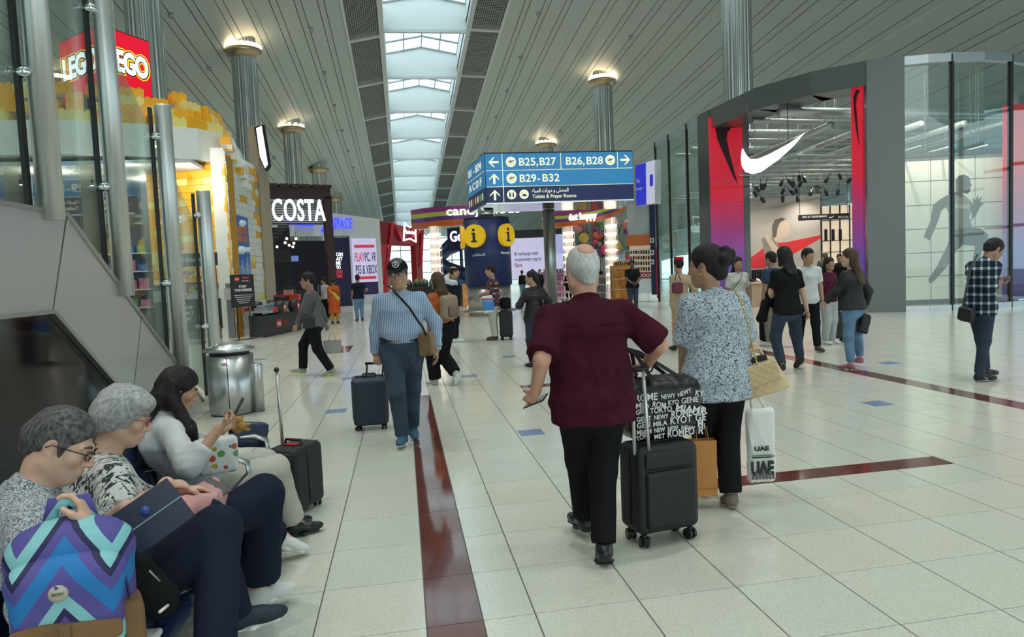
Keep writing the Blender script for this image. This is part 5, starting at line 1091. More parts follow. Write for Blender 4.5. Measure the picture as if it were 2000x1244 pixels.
for k in range(46):
    c = at(rs2.uniform(1128, 1245), rs2.uniform(428, 512), rs2.uniform(36.6, 38.0)); b_ = MB(); r = rs2.uniform(.12, .30); m_ = rs2.choice(SWC); b_.ball((0, 0, 0), (r, r * .45, r), m_, 12, 8); o = b_.build('giant_sweet', None); o.location = c; cn = ('crimson', 'rust', 'dark green', 'purple', 'mustard', 'violet', 'pink', 'brown')[SWC.index(m_)]; tag(o, 'giant %s sweet hanging in the candy tree' % cn, 'sweet', 'giant %s sweets in the candy tree' % cn); b_ = MB(); b_.tube([(0, 0, r), (0, 0, r + .3)], .015, 5, BRK); b_.build('stick', None, o)
# promotion screen, counters and shelves at the back
w = Wall(at(985, 560, 52)[:2], at(1103, 560, 52)[:2]); ps = thing('promotion_screen', 'wide pale lilac promotion screen behind the sign pole', 'screen', (w.A[0], w.A[1], 0)); r0, r1 = w.px(990, 466), w.px(1102, 542); offp(ps, 'panel', w, (r0[0], r1[0], r1[1], r0[1]), (-.2, 0), mat('promo_lilac', (.5, .48, .68), .4, emit=.55, emit_col=(.62, .60, .84))); offp(ps, 'frame', w, (r0[0], r1[0], r0[1], r0[1] + .6), (-.3, 0), KD)
PTX = mat('promo_text', (.05, .05, .20), .5); PTR = mat('promo_text_red', (.5, .08, .06), .5)
for k, (s_, m_, wd) in enumerate((('& recharge with', PTX, 46), ('complimentary yoga by', PTX, 52), ('Spa', PTR, 14))): t_, z_ = w.px(1005, 499 + 11 * k); t2, _ = w.px(1005 + wd, 499); ptext(w, ps, s_, t_, z_, .26, m_, t2 - t_, .01, .01)
r0, r1 = w.px(1070, 458), w.px(1104, 495); offp(ps, 'side_panel', w, (r0[0], r1[0], r1[1], r0[1]), (.02, .06), mat('promo_blue', (.36, .40, .68), .4, emit=.5, emit_col=(.45, .5, .8)))
for k, (x, y, Y, wd, hg, c, lab) in enumerate(((1085, 560, 44, 1.6, 1.5, (.3, .08, .25), 'pink sweets counter beside the sign pole'), (1095, 590, 42, 1.8, 1.0, (.45, .10, .28), 'low magenta sweets stand by the lit column'), (1215, 588, 33.5, .9, 1.7, (.42, .18, .03), 'yellow sweets stand beside the man in black'), (1165, 585, 34, .7, 1.3, (.12, .12, .13), 'grey till counter under the candy tree'))):
    p = at(x, y, Y); t = thing('sweet_stand', lab, 'stand', (p[0], Y, 0)); b_ = MB(); b_.box((-wd / 2, -.4, 0), (wd / 2, .4, hg), mat('stand_%d' % k, c, .5, vary=(4, .5))); b_.build('body', None, t)
    for j in range(3): b_ = MB(); b_.box((-wd / 2 - .03, -.45, hg * (.3 + .3 * j)), (wd / 2 + .03, .42, hg * (.3 + .3 * j) + .04), mat('stand_shelf', (.5, .45, .4), .5)); b_.build('shelf', None, t)
    for j in range(8): b_ = MB(); hj = rs2.uniform(.12, .22); b_.box((-.07, -.07, 0), (.07, .07, hj)); o = b_.build('sweet_jar', rs2.choice(SWC)); o.location = (p[0] - wd / 2 + .1 + (wd - .2) * j / 7, Y - .2, hg + .04 if False else hg * .9 + .04 + hg * 0 if hg * .9 + .04 > hg else hg); tag(o, 'small sweets pack on top of the ' + lab, 'pack', 'packs on the ' + lab)
# gelato kiosk left of the information column
w = Wall(at(835, 560, 46)[:2], at(940, 560, 43)[:2]); gk = thing('gelato_kiosk', 'navy gelato kiosk with swooping blue ribbons and script sign', 'kiosk', (w.A[0], w.A[1], 0)); GN = mat('gelato_navy', (.010, .014, .05), .4); GBL = mat('gelato_blue', (.05, .10, .22), .4)
for k in range(4):
    b_ = MB(); up_ = [(860, 500 + 8 * k), (866, 480 + 8 * k), (880, 466 + 8 * k), (900, 458 + 8 * k)]; lo_ = [(x, y + 8) for x, y in up_]; w.poly(b_, w.pxpoly(lo_ + up_[::-1]), .0, .25 + .04 * k, GN if k % 2 == 0 else GBL); b_.v = [tuple(np.array(q) - np.array(gk.location)) for q in b_.v]; b_.build('ribbon', None, gk)
    b_ = MB(); up_ = [(862, 502 + 8 * k), (880, 512 + 8 * k), (905, 521 + 8 * k), (925, 527 + 8 * k)]; lo_ = [(x, y + 8) for x, y in up_]; w.poly(b_, w.pxpoly(lo_ + up_[::-1]), .0, .2 + .04 * k, GN if k % 2 == 0 else GBL); b_.v = [tuple(np.array(q) - np.array(gk.location)) for q in b_.v]; b_.build('ribbon', None, gk)
r0, r1 = w.px(882, 446), w.px(925, 487); offp(gk, 'sign_panel', w, (r0[0], r1[0], r1[1], r0[1]), (.3, .45), GN); t_, z_ = w.px(889, 472); ptext(w, gk, 'Gelato', t_, z_, .62, TXW, 2.2, .47, .02, extrude=.02); r0, r1 = w.px(903, 486), w.px(909, 560); offp(gk, 'post', w, (r0[0], r1[0], 0, r0[1]), (.1, .3), GN)
p = at(875, 585, 36); ct = thing('gift_counter', 'dark gift counter with bottles and baskets behind the striped-shirt man', 'counter', (p[0], 36, 0)); b_ = MB(); b_.box((-2.2, -.5, 0), (.9, .5, 1.0), mat('counter_wood', (.16, .08, .04), .5)); b_.box((-2.2, -.56, .35), (.9, -.5, .95), KD); b_.build('body', None, ct); b_ = MB(); b_.box((-2.3, -.6, 1.0), (1.0, .55, 1.06), KD); b_.build('top', None, ct)
BOT = [mat('bottle_blue', (.03, .10, .22), .2), mat('basket_gold', (.30, .21, .09), .5), mat('basket_green', (.16, .24, .06), .5)]
for k in range(13): b_ = MB(); b_.lathe([(.05, 0), (.05, .2), (.02, .27), (.02, .33), (0, .33)], 10, BOT[0]); o = b_.build('bottle', None); o.location = (p[0] - 1.8 + .2 * k, 35.42 - .06, .0); o.location = (p[0] - 1.8 + .2 * k, 35.8, 1.06); tag(o, 'small blue bottle on the gift counter', 'bottle', 'bottles on the gift counter')
for k in range(7): b_ = MB(); r = .16 + .03 * (k % 3); b_.lathe([(r * .7, 0), (r, .1), (r * .9, .2), (r * .5, .34), (0, .4)], 14, BOT[1 + k % 2]); o = b_.build('gift_basket', None); o.location = (p[0] - 1.9 + .38 * k, 36.15, 1.06); tag(o, 'wrapped gift basket on the gift counter, %s' % ('green' if k % 2 else 'gold'), 'basket', 'gift baskets on the counter %s' % ('green' if k % 2 else 'gold'))
# food poster stand
w = Wall(at(905, 585, 34)[:2], at(920, 585, 34)[:2]); fp = thing('food_screen', 'small orange food picture board beside the man on the phone', 'screen', (w.A[0], w.A[1], 0)); r0, r1 = w.px(903, 555), w.px(921, 590); offp(fp, 'board', w, (r0[0], r1[0], .05, r0[1]), (-.1, 0), mat('food_orange', (.55, .22, .06), .5, vary=(5, .5), emit=.25, emit_col=(.6, .25, .08)))
# luggage trolley beyond the maroon shirt
p = gnd(1112, 592); lt = thing('luggage_trolley', 'small steel luggage trolley behind the maroon shirt', 'trolley', (p[0], p[1], 0)); b_ = MB()
for q in ([(-.35, 0, .15), (.35, 0, .15), (.35, .8, .2), (-.35, .8, .2)], [(-.35, 0, .5), (.35, 0, .5), (.35, .7, .55), (-.35, .7, .55)]): b_.tube(q, .025, 6, STEEL, closed=True)
for sx in (-.35, .35): b_.tube([(sx, 0, .1), (sx, -.05, 1.0)], .025, 6, STEEL)
b_.tube([(-.35, -.05, 1.0), (.35, -.05, 1.0)], .03, 6, STEEL); b_.build('frame', None, lt)
for sx, sy in ((-.3, 0), (.3, 0), (0, .75)): b_ = MB(); b_.lathe([(.09, -.03), (.09, .03)], 14, BLACK); o = b_.build('wheel', None, lt); o.location = (sx, sy, .09); o.rotation_euler = (0, math.pi / 2, 0)
# ------------------------------------------------------------------ sportswear shop with curved glass front
NK = thing('sportswear_shop', 'curved glass-fronted sportswear shop with metal portal and white tick sign', 'shop', (13, 20, 0)); NKL = np.array(NK.location); HN = 7.0
PTL = mat('portal_metal', (.11, .125, .12), .30, .35, bump=(14, .04)); PRIM = mat('rim_steel', (.42, .45, .45), .3, .9)
def nb(mb): mb.v = [tuple(np.array(q) - NKL) for q in mb.v]; return mb
plan = [(11.25, 30.3), (11.2, 28.6), (11.12, 26.5), (11.1, 24.4)]
def strip_wall(mb, pts, z0, z1, th, m=None):
    for (a, b_) in zip(pts, pts[1:]): w = Wall(a, b_); w.box(mb, 0, w.len, z0, z1, -th, 0, m)
# left glazing
mb = MB(); strip_wall(mb, plan, HN - .22, HN, .18); nb(mb).build('top_rim', PRIM, NK)
for a, b_ in zip(plan, plan[1:]):
    mb = MB(); w = Wall(a, b_); w.box(mb, .03, w.len - .03, 0.02, HN - .22, -.02, 0); nb(mb).build('glass_pane', GLASS, NK); mb = MB(); w.box(mb, -.03, .03, 0, HN, -.06, .03); nb(mb).build('mullion', BLACK, NK)
# portal
pp_ = [(11.1, 24.4), (11.3, 21.4), (12.1, 19.6), (13.15, 18.45)]
mb = MB(); strip_wall(mb, [(11.05, 25.1)] + pp_ + [(13.9, 18.1)], HN - .62, HN + .05, 1.1); nb(mb).build('lintel', PTL, NK)
w = Wall((11.03, 25.2), (11.1, 24.35)); mb = MB(); w.box(mb, 0, w.len, 0, HN, -1.0, .02); nb(mb).build('portal_pillar', PTL, NK)
w = Wall((13.10, 18.50), (13.95, 18.08)); mb = MB(); w.box(mb, 0, w.len, 0, HN + .05, -1.0, .03); nb(mb).build('portal_pillar', PTL, NK)
# gradient banners (red at the top through violet to blue)
def grad(name, z0, z1, e=.5):
    m = mat(name, (.5, .02, .05), .4, emit=e); t = NT(m); co = t.coord('Object'); sp = t.n('SeparateXYZ'); t.l(co, sp.inputs[0]); f = t.math('DIVIDE', t.math('SUBTRACT', sp.outputs[2], z0), z1 - z0); c = t.ramp(f, [(0, (.06, .03, .14)), (.22, (.10, .05, .26)), (.45, (.28, .03, .12)), (.62, (.50, .012, .035)), (1, (.56, .012, .03))]); t.l(c, t.b.inputs['Base Color']); t.l(c, t.b.inputs['Emission Color']); return m
GRD = grad('banner_gradient', .3, 6.2)
bw1 = Wall(at(1389, 400, 24.15)[:2], at(1453, 400, 24.15)[:2]); rr = bw1.px(1389, 229); offp(NK, 'banner', bw1, (0, bw1.len, .1, rr[1]), (-.08, 0), GRD); offp(NK, 'banner_frame', bw1, (bw1.len, bw1.len + .22, 0, rr[1]), (-.1, .02), PTL)
for k in range(7): zz = .4 + k * .82; offp(NK, 'banner_rail', bw1, (0, bw1.len, zz, zz + .015), (0, .006), mat('banner_line', (.25, .12, .25), .4, emit=.2))
bw2 = Wall(at(1664, 400, 18.95)[:2], at(1686, 400, 18.6)[:2]); offp(NK, 'banner', bw2, (0, bw2.len, .1, bw2.px(1675, 156)[1]), (-.08, 0), GRD)
SWO = [(1449, 292), (1447, 310), (1449, 325), (1456, 336), (1470, 340), (1486, 336), (1520, 312), (1548, 286), (1569, 261), (1540, 281), (1500, 303), (1478, 312), (1463, 312), (1455, 304)]
def swoosh(w, box, d0, d1, m, name, parent, L0, flip=False):
    """the tick: unit outline fitted to a pixel box (x0,y0,x1,y1) on wall w"""
    X = [(x - 1447) / 122.0 for x, y in SWO]; Yy = [(y - 261) / 79.0 for x, y in SWO]; pts = [w.px(box[0] + (box[2] - box[0]) * a, box[1] + (box[3] - box[1]) * c) for a, c in zip(X, Yy)]
    mb = MB(); mb.prism(pts, d0, d1, m, (w.A, w.u, (0, 0, 1), w.n)); mb.v = [tuple(np.array(q) - L0) for q in mb.v]; return mb.build(name, None, parent)
w = Wall(at(1440, 300, 20.9)[:2], at(1580, 300, 20.3)[:2]); sg = thing('tick_sign', 'large glowing white tick sign hanging in the shop portal', 'sign', (w.A[0], w.A[1], 0)); swoosh(w, (1447, 261, 1569, 340), .0, .18, lamp_mat('tick_white', (1, 1, 1), 2.2), 'lit_face', sg, np.array(sg.location)); swoosh(w, (1449, 259, 1571, 338), -.12, 0, BLACK, 'back_shell', sg, np.array(sg.location))
for x, y in ((1462, 306), (1540, 282)): q = w.px(x, y); mb = MB(); mb.tube([w.p(q[0], q[1], -.05) - np.array(sg.location), w.p(q[0], 6.4, -.05) - np.array(sg.location)], .012, 5, BLACK); mb.build('cable', None, sg)
# dark ticks on the banners: drawn standing on end
def vtick(w, pts, name='tick_print'):
    mb = MB(); w.poly(mb, w.pxpoly(pts), .0, .014); mb.v = [tuple(np.array(q) - NKL) for q in mb.v]; return mb.build(name, mat('tick_black', (.03, .008, .012), .5), NK)
vtick(bw1, [(1397, 252), (1403, 240), (1416, 235), (1430, 236), (1438, 243), (1439, 249), (1428, 250), (1421, 258), (1419, 272), (1425, 300), (1434, 335), (1441, 360), (1432, 345), (1415, 305), (1401, 272)][::-1])
vtick(bw2, [(1667, 190), (1672, 176), (1676, 175), (1679, 178), (1674, 188), (1672, 205), (1675, 240), (1678, 285), (1672, 250), (1668, 215)][::-1])
# curved glazing to the right
gp = [(13.95, 18.08), (14.5, 17.85), (15.1, 17.7), (16.0, 17.6), (16.95, 17.72), (17.9, 18.05), (18.8, 18.6), (19.5, 19.4)]
for k, (a, b_) in enumerate(zip(gp, gp[1:])):
    w = Wall(a, b_); mb = MB(); w.box(mb, 0, w.len, .18, HN - .25, -.02, 0); nb(mb).build('glass_pane', GLASS, NK); mb = MB(); w.box(mb, 0, w.len, HN - .2, HN + .03, -.14, .03); nb(mb).build('top_rim', PRIM, NK); mb = MB(); w.box(mb, 0, w.len, 0, .16, -.14, .03); nb(mb).build('base_rim', PRIM, NK)
for (x, y) in (gp[2], gp[4], gp[6]): mb = MB(); mb.box((x - .04, y - .03, 0), (x + .04, y + .09, HN)); nb(mb).build('mullion', BLACK, NK)
w = Wall((18.25, 19.35), (19.1, 19.2)); offp(NK, 'banner', w, (0, w.len, .1, 6.0), (-.05, 0), GRD)
# printed runner wall behind the glass
RWL = Wall(at(1733, 450, 20.6)[:2], at(1992, 450, 19.6)[:2]); rz0, rz1 = .15, RWL.px(1860, 304)[1]; PNL = mat('pale_wall_panel', (.68, .62, .55), .45); rn = thing('runner_wall', 'pale panelled display wall printed with a running athlete behind the curved glass', 'display wall', (RWL.A[0], RWL.A[1], 0)); RL = np.array(rn.location)
nx, nz = 3, 6
for i in range(nx):
    for j in range(nz): offp(rn, 'panel', RWL, (RWL.len * i / nx + .012, RWL.len * (i + 1) / nx - .012, rz0 + (rz1 - rz0) * j / nz + .012, rz0 + (rz1 - rz0) * (j + 1) / nz - .012), (-.03, 0), PNL)
offp(rn, 'backing', RWL, (0, RWL.len, 0, rz1), (-.15, -.03), KD); offp(rn, 'top_cap', RWL, (-.1, RWL.len + .1, rz1, rz1 + .14), (-.25, .1), KD)
INK = mat('print_brown_grey', (.10, .085, .072), .5); INK2 = mat('print_mid_grey', (.22, .195, .17), .5); INK3 = mat('print_light', (.36, .33, .30), .5)
def ink(pts, m, d=.004, name='print', w=RWL, root=rn, L0=None):
    mb = MB(); w.poly(mb, w.pxpoly(pts), 0, d, m); mb.v = [tuple(np.array(q) - np.array(root.location)) for q in mb.v]; return mb.build(name, None, root)
ink([(1866, 352), (1872, 343), (1884, 341), (1893, 346), (1895, 356), (1898, 362), (1895, 366), (1895, 373), (1889, 379), (1881, 376), (1880, 386), (1867, 382)], INK)                                   # head
ink([(1842, 385), (1866, 374), (1882, 380), (1896, 392), (1900, 400), (1893, 425), (1898, 440), (1890, 450), (1868, 455), (1858, 430), (1850, 410), (1840, 396)], INK2, .003)                                 # torso
ink([(1852, 380), (1838, 388), (1822, 400), (1818, 430), (1808, 452), (1804, 462), (1809, 468), (1806, 462), (1815, 470), (1822, 456), (1832, 432), (1838, 412), (1852, 400)], INK, .005)                     # trailing arm
ink([(1896, 396), (1898, 425), (1894, 432), (1906, 420), (1914, 404), (1921, 397), (1914, 396), (1918, 382), (1911, 390), (1910, 379), (1905, 392), (1899, 385), (1902, 400)], INK, .006)                      # raised hand
ink([(1860, 448), (1890, 444), (1915, 446), (1930, 458), (1930, 470), (1918, 490), (1912, 510), (1900, 505), (1905, 480), (1880, 478), (1868, 490), (1850, 520), (1828, 545), (1816, 554), (1813, 546), (1830, 520), (1850, 480)], INK, .005, 'print')
ink([(1860, 398), (1895, 400), (1893, 408), (1860, 406)], INK3, .008)
# interior: back wall print, shelves, service bar, tables
BK1 = Wall(at(1462, 500, 27.5)[:2], at(1603, 500, 26.5)[:2]); offp(NK, 'inner_wall', BK1, (-1.5, BK1.len, 0, BK1.px(1530, 383)[1]), (-.2, 0), mat('warm_grey_wall', (.40, .37, .34), .6)); PRT = thing('tennis_print', 'wall print of a player looking aside with a red tick behind', 'wall print', (BK1.A[0], BK1.A[1], 0))
def ink2(pts, m, d): return ink(pts, m, d, 'print', BK1, PRT)
RDT = mat('tick_red', (.50, .02, .03), .5, emit=.15)
ink2([(1464, 505), (1500, 478), (1540, 472), (1603, 459), (1603, 465), (1560, 490), (1520, 512), (1490, 524), (1466, 524)], RDT, .006)
ink2([(1488, 466), (1500, 462), (1512, 468), (1520, 480), (1540, 484), (1540, 524), (1495, 524), (1492, 490)], INK2, .010)
INKF = mat('print_face', (.50, .40, .33), .5)
ink2([(1511, 440), (1515, 430), (1526, 427), (1536, 430), (1542, 440), (1543, 450), (1540, 462), (1530, 466), (1528, 474), (1514, 472), (1511, 455)], INKF, .012); ink2([(1508, 442), (1514, 429), (1526, 425), (1535, 428), (1524, 434), (1519, 444), (1516, 462), (1509, 466)], INK, .016)
ink2([(1490, 458), (1499, 458), (1524, 490), (1514, 500)], INKF, .02)
CRM = mat('lit_cream_shelf', (.62, .52, .40), .5, emit=.55, emit_col=(1.0, .80, .58)); BK2 = Wall(at(1603, 500, 28.0)[:2], at(1668, 500, 27.6)[:2]); sh = thing('shelf_wall', 'lit cream shelf wall with black uprights at the back of the sportswear shop', 'shelves', (BK2.A[0], BK2.A[1], 0)); q0, q1 = BK2.px(1603, 403), BK2.px(1668, 530)
offp(sh, 'back_panel', BK2, (0, BK2.len + 1.0, 0, q0[1]), (-.1, 0), CRM)
for k in range(6): t_ = (BK2.len + .6) * k / 5; offp(sh, 'upright', BK2, (t_ - .02, t_ + .02, 0, q0[1]), (.0, .08), BLACK)
for k, y in enumerate((430, 470, 492)): z_ = BK2.px(1630, y)[1]; offp(sh, 'rail', BK2, (0, BK2.len + .6, z_ - .015, z_ + .015), (.0, .06), BLACK)
for k, x in enumerate((1612, 1626, 1640)): a_, b2_ = BK2.px(x - 3, 448), BK2.px(x + 3, 470); offp(sh, 'dark_mirror', BK2, (a_[0], b2_[0], b2_[1], a_[1]), (.06, .1), BLACK)
offp(sh, 'side_wall', BK2, (-.1, 0, 0, 5.2), (-.3, .3), PTL)
w = Wall(at(1560, 425, 24.5)[:2], at(1660, 425, 24.2)[:2]); sv = thing('service_bar', 'narrow black overhead bar with white service lettering', 'sign', (w.A[0], w.A[1], 0)); q0, q1 = w.px(1560, 420), w.px(1658, 427); offp(sv, 'bar', w, (q0[0], q1[0], q1[1], q0[1]), (-.06, 0), BLACK); ptext(w, sv, 'NIKE AT YOUR SERVICE', *w.px(1567, 426), .07, SWT, 48 / 1390 * 26, .005); ptext(w, sv, 'NIKE AT YOUR', *w.px(1637, 426), .07, SWT, 20 / 1390 * 26, .005); swoosh(w, (1619, 421, 1630, 426), 0, .006, SWT, 'tick_print', sv, np.array(sv.location))
for x in (1562, 1655): q = w.px(x, 420); mb = MB(); mb.tube([w.p(q[0], q[1]) - np.array(sv.location), w.p(q[0], 5.5) - np.array(sv.location)], .01, 5, BLACK); mb.build('hanger', None, sv)
# shop ceiling: exposed pipes, ducts, track lights
gr = MB(); ST = mat('pale_pipe', (.42, .45, .44), .4, .5)
for k in range(12):
    y = 20.2 + .95 * k; gr.tube([(12.0, y, 4.75 - .02 * k), (21, y + .6, 4.7)], .035, 6, ST)
for k in range(7): gr.tube([(12.2 + 1.15 * k, 19.6, 4.85), (12.9 + 1.15 * k, 31, 4.75)], .03, 6, ST)
o = nb(gr).build('ceiling_grid', None, NK); 
rs3 = random.Random(9)
for k in range(22): mb = MB(); x, y = rs3.uniform(12.3, 19.5), rs3.uniform(20.2, 30); mb.tube([(x, y, 4.8), (x, y, 7.6)], .015, 5, ST); nb(mb).build('hanger_rod', None, NK)
for k in range(6): mb = MB(); y = 21 + 1.7 * k; mb.tube([(11.9, y, 6.2 + .1 * (k % 2)), (21.5, y + 1.5, 6.4)], .09 if k % 2 else .16, 8, ST); nb(mb).build('duct', None, NK)
for k in range(5): mb = MB(); x = 13 + 1.5 * k; mb.tube([(x, 20, 5.6), (x + 1.0, 31, 5.5)], .10, 8, ST); nb(mb).build('duct', None, NK)
for k, (x, y) in enumerate(((1477, 367), (1487, 362), (1494, 362), (1527, 356), (1541, 354), (1549, 357), (1561, 346), (1616, 349), (1640, 343), (1613, 375), (1637, 372), (1661, 350), (1545, 374), (1555, 370), (1530, 371), (1585, 374), (1488, 388), (1529, 386), (1558, 386), (1564, 358), (1570, 348), (1474, 376))):
    c = at(x, y, 21.5 + (k % 5) * .7); mb = MB(); mb.lathe([(.055, -.16), (.06, 0), (.05, .05), (0, .05)], 12, BLACK); mb.tube([(0, 0, .03), (0, 0, .25)], .012, 5, BLACK); o = mb.build('track_spot', None); o.location = c; o.rotation_euler = (.35 * ((k % 3) - 1), .4 * ((k % 4) - 1.5), 0); tag(o, 'black track spotlight under the sportswear shop ceiling grid', 'lamp', 'track spotlights in the sportswear shop'); mb = MB(); mb.lathe([(0, -.155), (.048, -.155), (.048, -.15)], 12, lamp_mat('spot_glow', (1, .86, .68), 6.0)); mb.build('bulb', None, o)
for k, (x, y, Y, wd) in enumerate(((1490, 560, 23.5, 1.3), (1620, 540, 25.5, 1.5))):
    p = at(x, y, Y); t = thing('display_table', ('pale wood display table with folded shoes inside the portal', 'display table deep inside the shop under the lit shelves')[k], 'table', (p[0], Y, 0)); mb = MB(); mb.box((-wd / 2, -.4, .82), (wd / 2, .4, .88), mat('pale_oak', (.48, .34, .22), .5)); mb.build('top', None, t); mb = MB(); mb.box((-wd / 2 + .05, -.35, 0), (wd / 2 - .05, .35, .82), mat('pale_oak2', (.36, .26, .18), .5)); mb.build('base', None, t)
    for j in range(5): mb = MB(); mb.ball((0, 0, .045), (.06, .13, .05), (SB, SWT, mat('shoe_peach', (.5, .3, .2), .5))[j % 3], 10, 6); mb.ball((0, .07, .07), (.05, .06, .06), (SB, SWT, mat('shoe_peach', (.5, .3, .2), .5))[j % 3], 8, 5); o = mb.build('display_shoe', None); o.location = (p[0] - wd / 2 + .2 + (wd - .4) * j / 4, Y - .1, .88); tag(o, '%s sports shoe displayed on the %s' % (('black', 'white', 'peach')[j % 3], ('table inside the portal', 'table under the lit shelves')[k]), 'shoe', '%s shoes on %s' % (('black', 'white', 'peach')[j % 3], ('front table', 'back table')[k]))
for x, y, z, en, d in ((13.2, 21.5, 4.5, 260, (0, 0)), (14.8, 23.5, 4.5, 260, (0, 0)), (13.6, 25.3, 4.4, 260, (.35, -.2)), (15.2, 19.0, 6.3, 330, (.75, -.25)), (16.6, 18.7, 6.3, 330, (.75, -.25)), (15.8, 26.0, 4.4, 260, (0, 0)), (14.0, 28.0, 4.4, 200, (0, 0))):
    l = bpy.data.lights.new('shop_spot_and_fill', 'SPOT'); l.energy = en; l.color = (1, .90, .76); l.shadow_soft_size = .06; l.spot_size = math.radians(118); l.spot_blend = .8; o = bpy.data.objects.new('shop_spot_and_fill', l); o.location = (x, y, z); o.rotation_euler = (d[0], 0, d[1]); COL.objects.link(o)  # light of the track spots, plus two washes added to brighten the runner wall
# rack of dark clothes by the left jamb
p = at(1482, 540, 24.3); rk = thing('clothes_rack', 'low rack of dark clothes left inside the portal', 'rack', (p[0], 24.6, 0)); mb = MB(); mb.tube([(-.4, 0, 0), (-.4, 0, 1.35), (.4, 0, 1.35), (.4, 0, 0)], .02, 6, BLACK); mb.build('rail', None, rk)
for k in range(8): mb = MB(); mb.rbox((-.03, -.22, .65), (.03, .22, 1.3), .02, KD); o = mb.build('garment', None, rk); o.location = (-.33 + .095 * k, 0, 0)
# red and black neighbour beyond the left glazing, kiosk pillar and pharmacy-like shop
w = Wall(at(1228, 560, 31.0)[:2], at(1278, 560, 30.5)[:2]); kp = thing('kiosk_tower', 'grey and orange kiosk tower with lit bottle shelves left of the sportswear shop', 'kiosk', (w.A[0], w.A[1], 0))
def kq(name, box, d, m): a, b_ = w.px(box[0], box[1]), w.px(box[2], box[3]); return offp(kp, name, w, (a[0], b_[0], max(0, b_[1]), a[1]), d, m)
kq('grey_head', (1224, 398, 1274, 460), (-1.0, 0), mat('kiosk_grey', (.42, .45, .47), .5)); kq('orange_band', (1223, 460, 1270, 478), (-1.0, .03), mat('kiosk_orange', (.42, .11, .02), .4, emit=.15)); kq('back_panel', (1226, 478, 1270, 560), (-1.0, -.6), mat('lit_shelf_back', (.55, .42, .30), .5, emit=.35, emit_col=(1, .75, .5)))
for y in (487, 498, 509, 520, 531): kq('shelf', (1228, y, 1270, y + 1), (-.6, -.1), PRIM)
for k in range(4):
    for j in range(8): q = w.px(1231 + 5 * j, 497 + 11 * k); b_ = MB(); b_.lathe([(.045, 0), (.045, .13), (.018, .17), (.018, .2), (0, .2)], 8, (COLS[0], BOT[1], KD, COLS[1])[(j + k) % 4]); o = b_.build('bottle', None); o.location = w.p(q[0], q[1] + .03, -.3); tag(o, 'small bottle on the lit kiosk shelves', 'bottle', 'bottles on the lit kiosk shelves')
kq('red_sign', (1247, 532, 1276, 543), (-.2, .05), mat('kiosk_red', (.30, .02, .03), .4)); a = w.px(1249, 541); ptext(w, kp, 'DOGE', a[0], a[1], .14, SWT, .55, .06, .02); kq('counter', (1240, 545, 1277, 572), (-.6, .1), WS)
kq('navy_blade', (1268, 392, 1284, 575), (-.3, .12), NV); kq('red_edge', (1281, 482, 1286, 582), (-.2, .16), mat('edge_red', (.30, .01, .04), .3, emit=.1))
for k, y in enumerate((470, 494, 512)): kq('blade_icon', (1270, y - 5, 1278, y + 4), (.12, .13), SWT); kq('blade_glyph', (1272.5, y - 3, 1275.5, y + 2), (.13, .135), NV)
w2 = Wall(at(1243, 380, 30.0)[:2], at(1283, 380, 28.5)[:2]); ls = thing('lounge_sign', 'blue and white lit lounge sign right of the direction sign', 'sign', (w2.A[0], w2.A[1], 0))
def lq(name, pts, d0, d1, m): mb = MB(); w2.poly(mb, w2.pxpoly(pts), d0, d1, m); mb.v = [tuple(np.array(q) - np.array(ls.location)) for q in mb.v]; return mb.build(name, None, ls)
lq('casing', [(1243, 402), (1279, 398), (1279, 312), (1242, 322)], -.3, 0, WS); lq('blue_panel', [(1244, 401), (1264, 399), (1263, 318), (1242, 323)], 0, .04, mat('lounge_blue', (.02, .03, .45), .4, emit=.5, emit_col=(.03, .04, .7))); lq('white_panel', [(1264, 399), (1279, 397), (1279, 313), (1263, 318)], 0, .04, mat('lounge_white', (.6, .6, .75), .4, emit=.5)); lq('blue_mark', [(1271, 364), (1277, 363), (1277, 340), (1271, 342)], .04, .05, mat('lounge_blue', (0, 0, 0)))
a = w2.px(1244, 372); ptext(w2, ls, 'Lounge', a[0], a[1], .13, SWT, .5, .05, .01); a = w2.px(1245, 358); ptext(w2, ls, '\ufe94\ufedf\ufe8e\ufebb', a[0], a[1], .16, SWT, .3, .05, .01)
# ------------------------------------------------------------------ cloth patterns
def striped(name, base, line, period=.02, duty=.3, axis=0):
    m = fabric(name, base); t = NT(m); sp = t.n('SeparateXYZ'); t.l(t.coord(), sp.inputs[0]); f = t.math('FRACT', t.math('DIVIDE', sp.outputs[axis], period)); t.l(t.mix(t.math('LESS_THAN', f, duty), base, line), t.b.inputs['Base Color']); return m
def flecked(name, base, mark, sc=95.0, th=.5, stretch=(1, 1, 1), blot=0.0):
    m = fabric(name, base); t = NT(m); n = t.n('TexNoise', i_Scale=sc, i_Detail=2.0, i_Distortion=1.6); t.l(t.coord(scale=stretch), n.inputs['Vector']); f = t.math('GREATER_THAN', n.outputs['Fac'], th); t.l(t.mix(f, base, mark), t.b.inputs['Base Color']); return m
def plaid(name, base, c1, c2, per=.09):
    m = fabric(name, base); t = NT(m); sp = t.n('SeparateXYZ'); t.l(t.coord(), sp.inputs[0]); h = t.math('ADD', sp.outputs[0], sp.outputs[1]); fx = t.math('LESS_THAN', t.math('FRACT', t.math('DIVIDE', h, per)), .3); fz = t.math('LESS_THAN', t.math('FRACT', t.math('DIVIDE', sp.outputs[2], per)), .3); s = t.math('ADD', fx, fz); c = t.mix(t.math('GREATER_THAN', s, .5), base, c1); t.l(t.mix(t.math('GREATER_THAN', s, 1.5), c, c2), t.b.inputs['Base Color']); return m
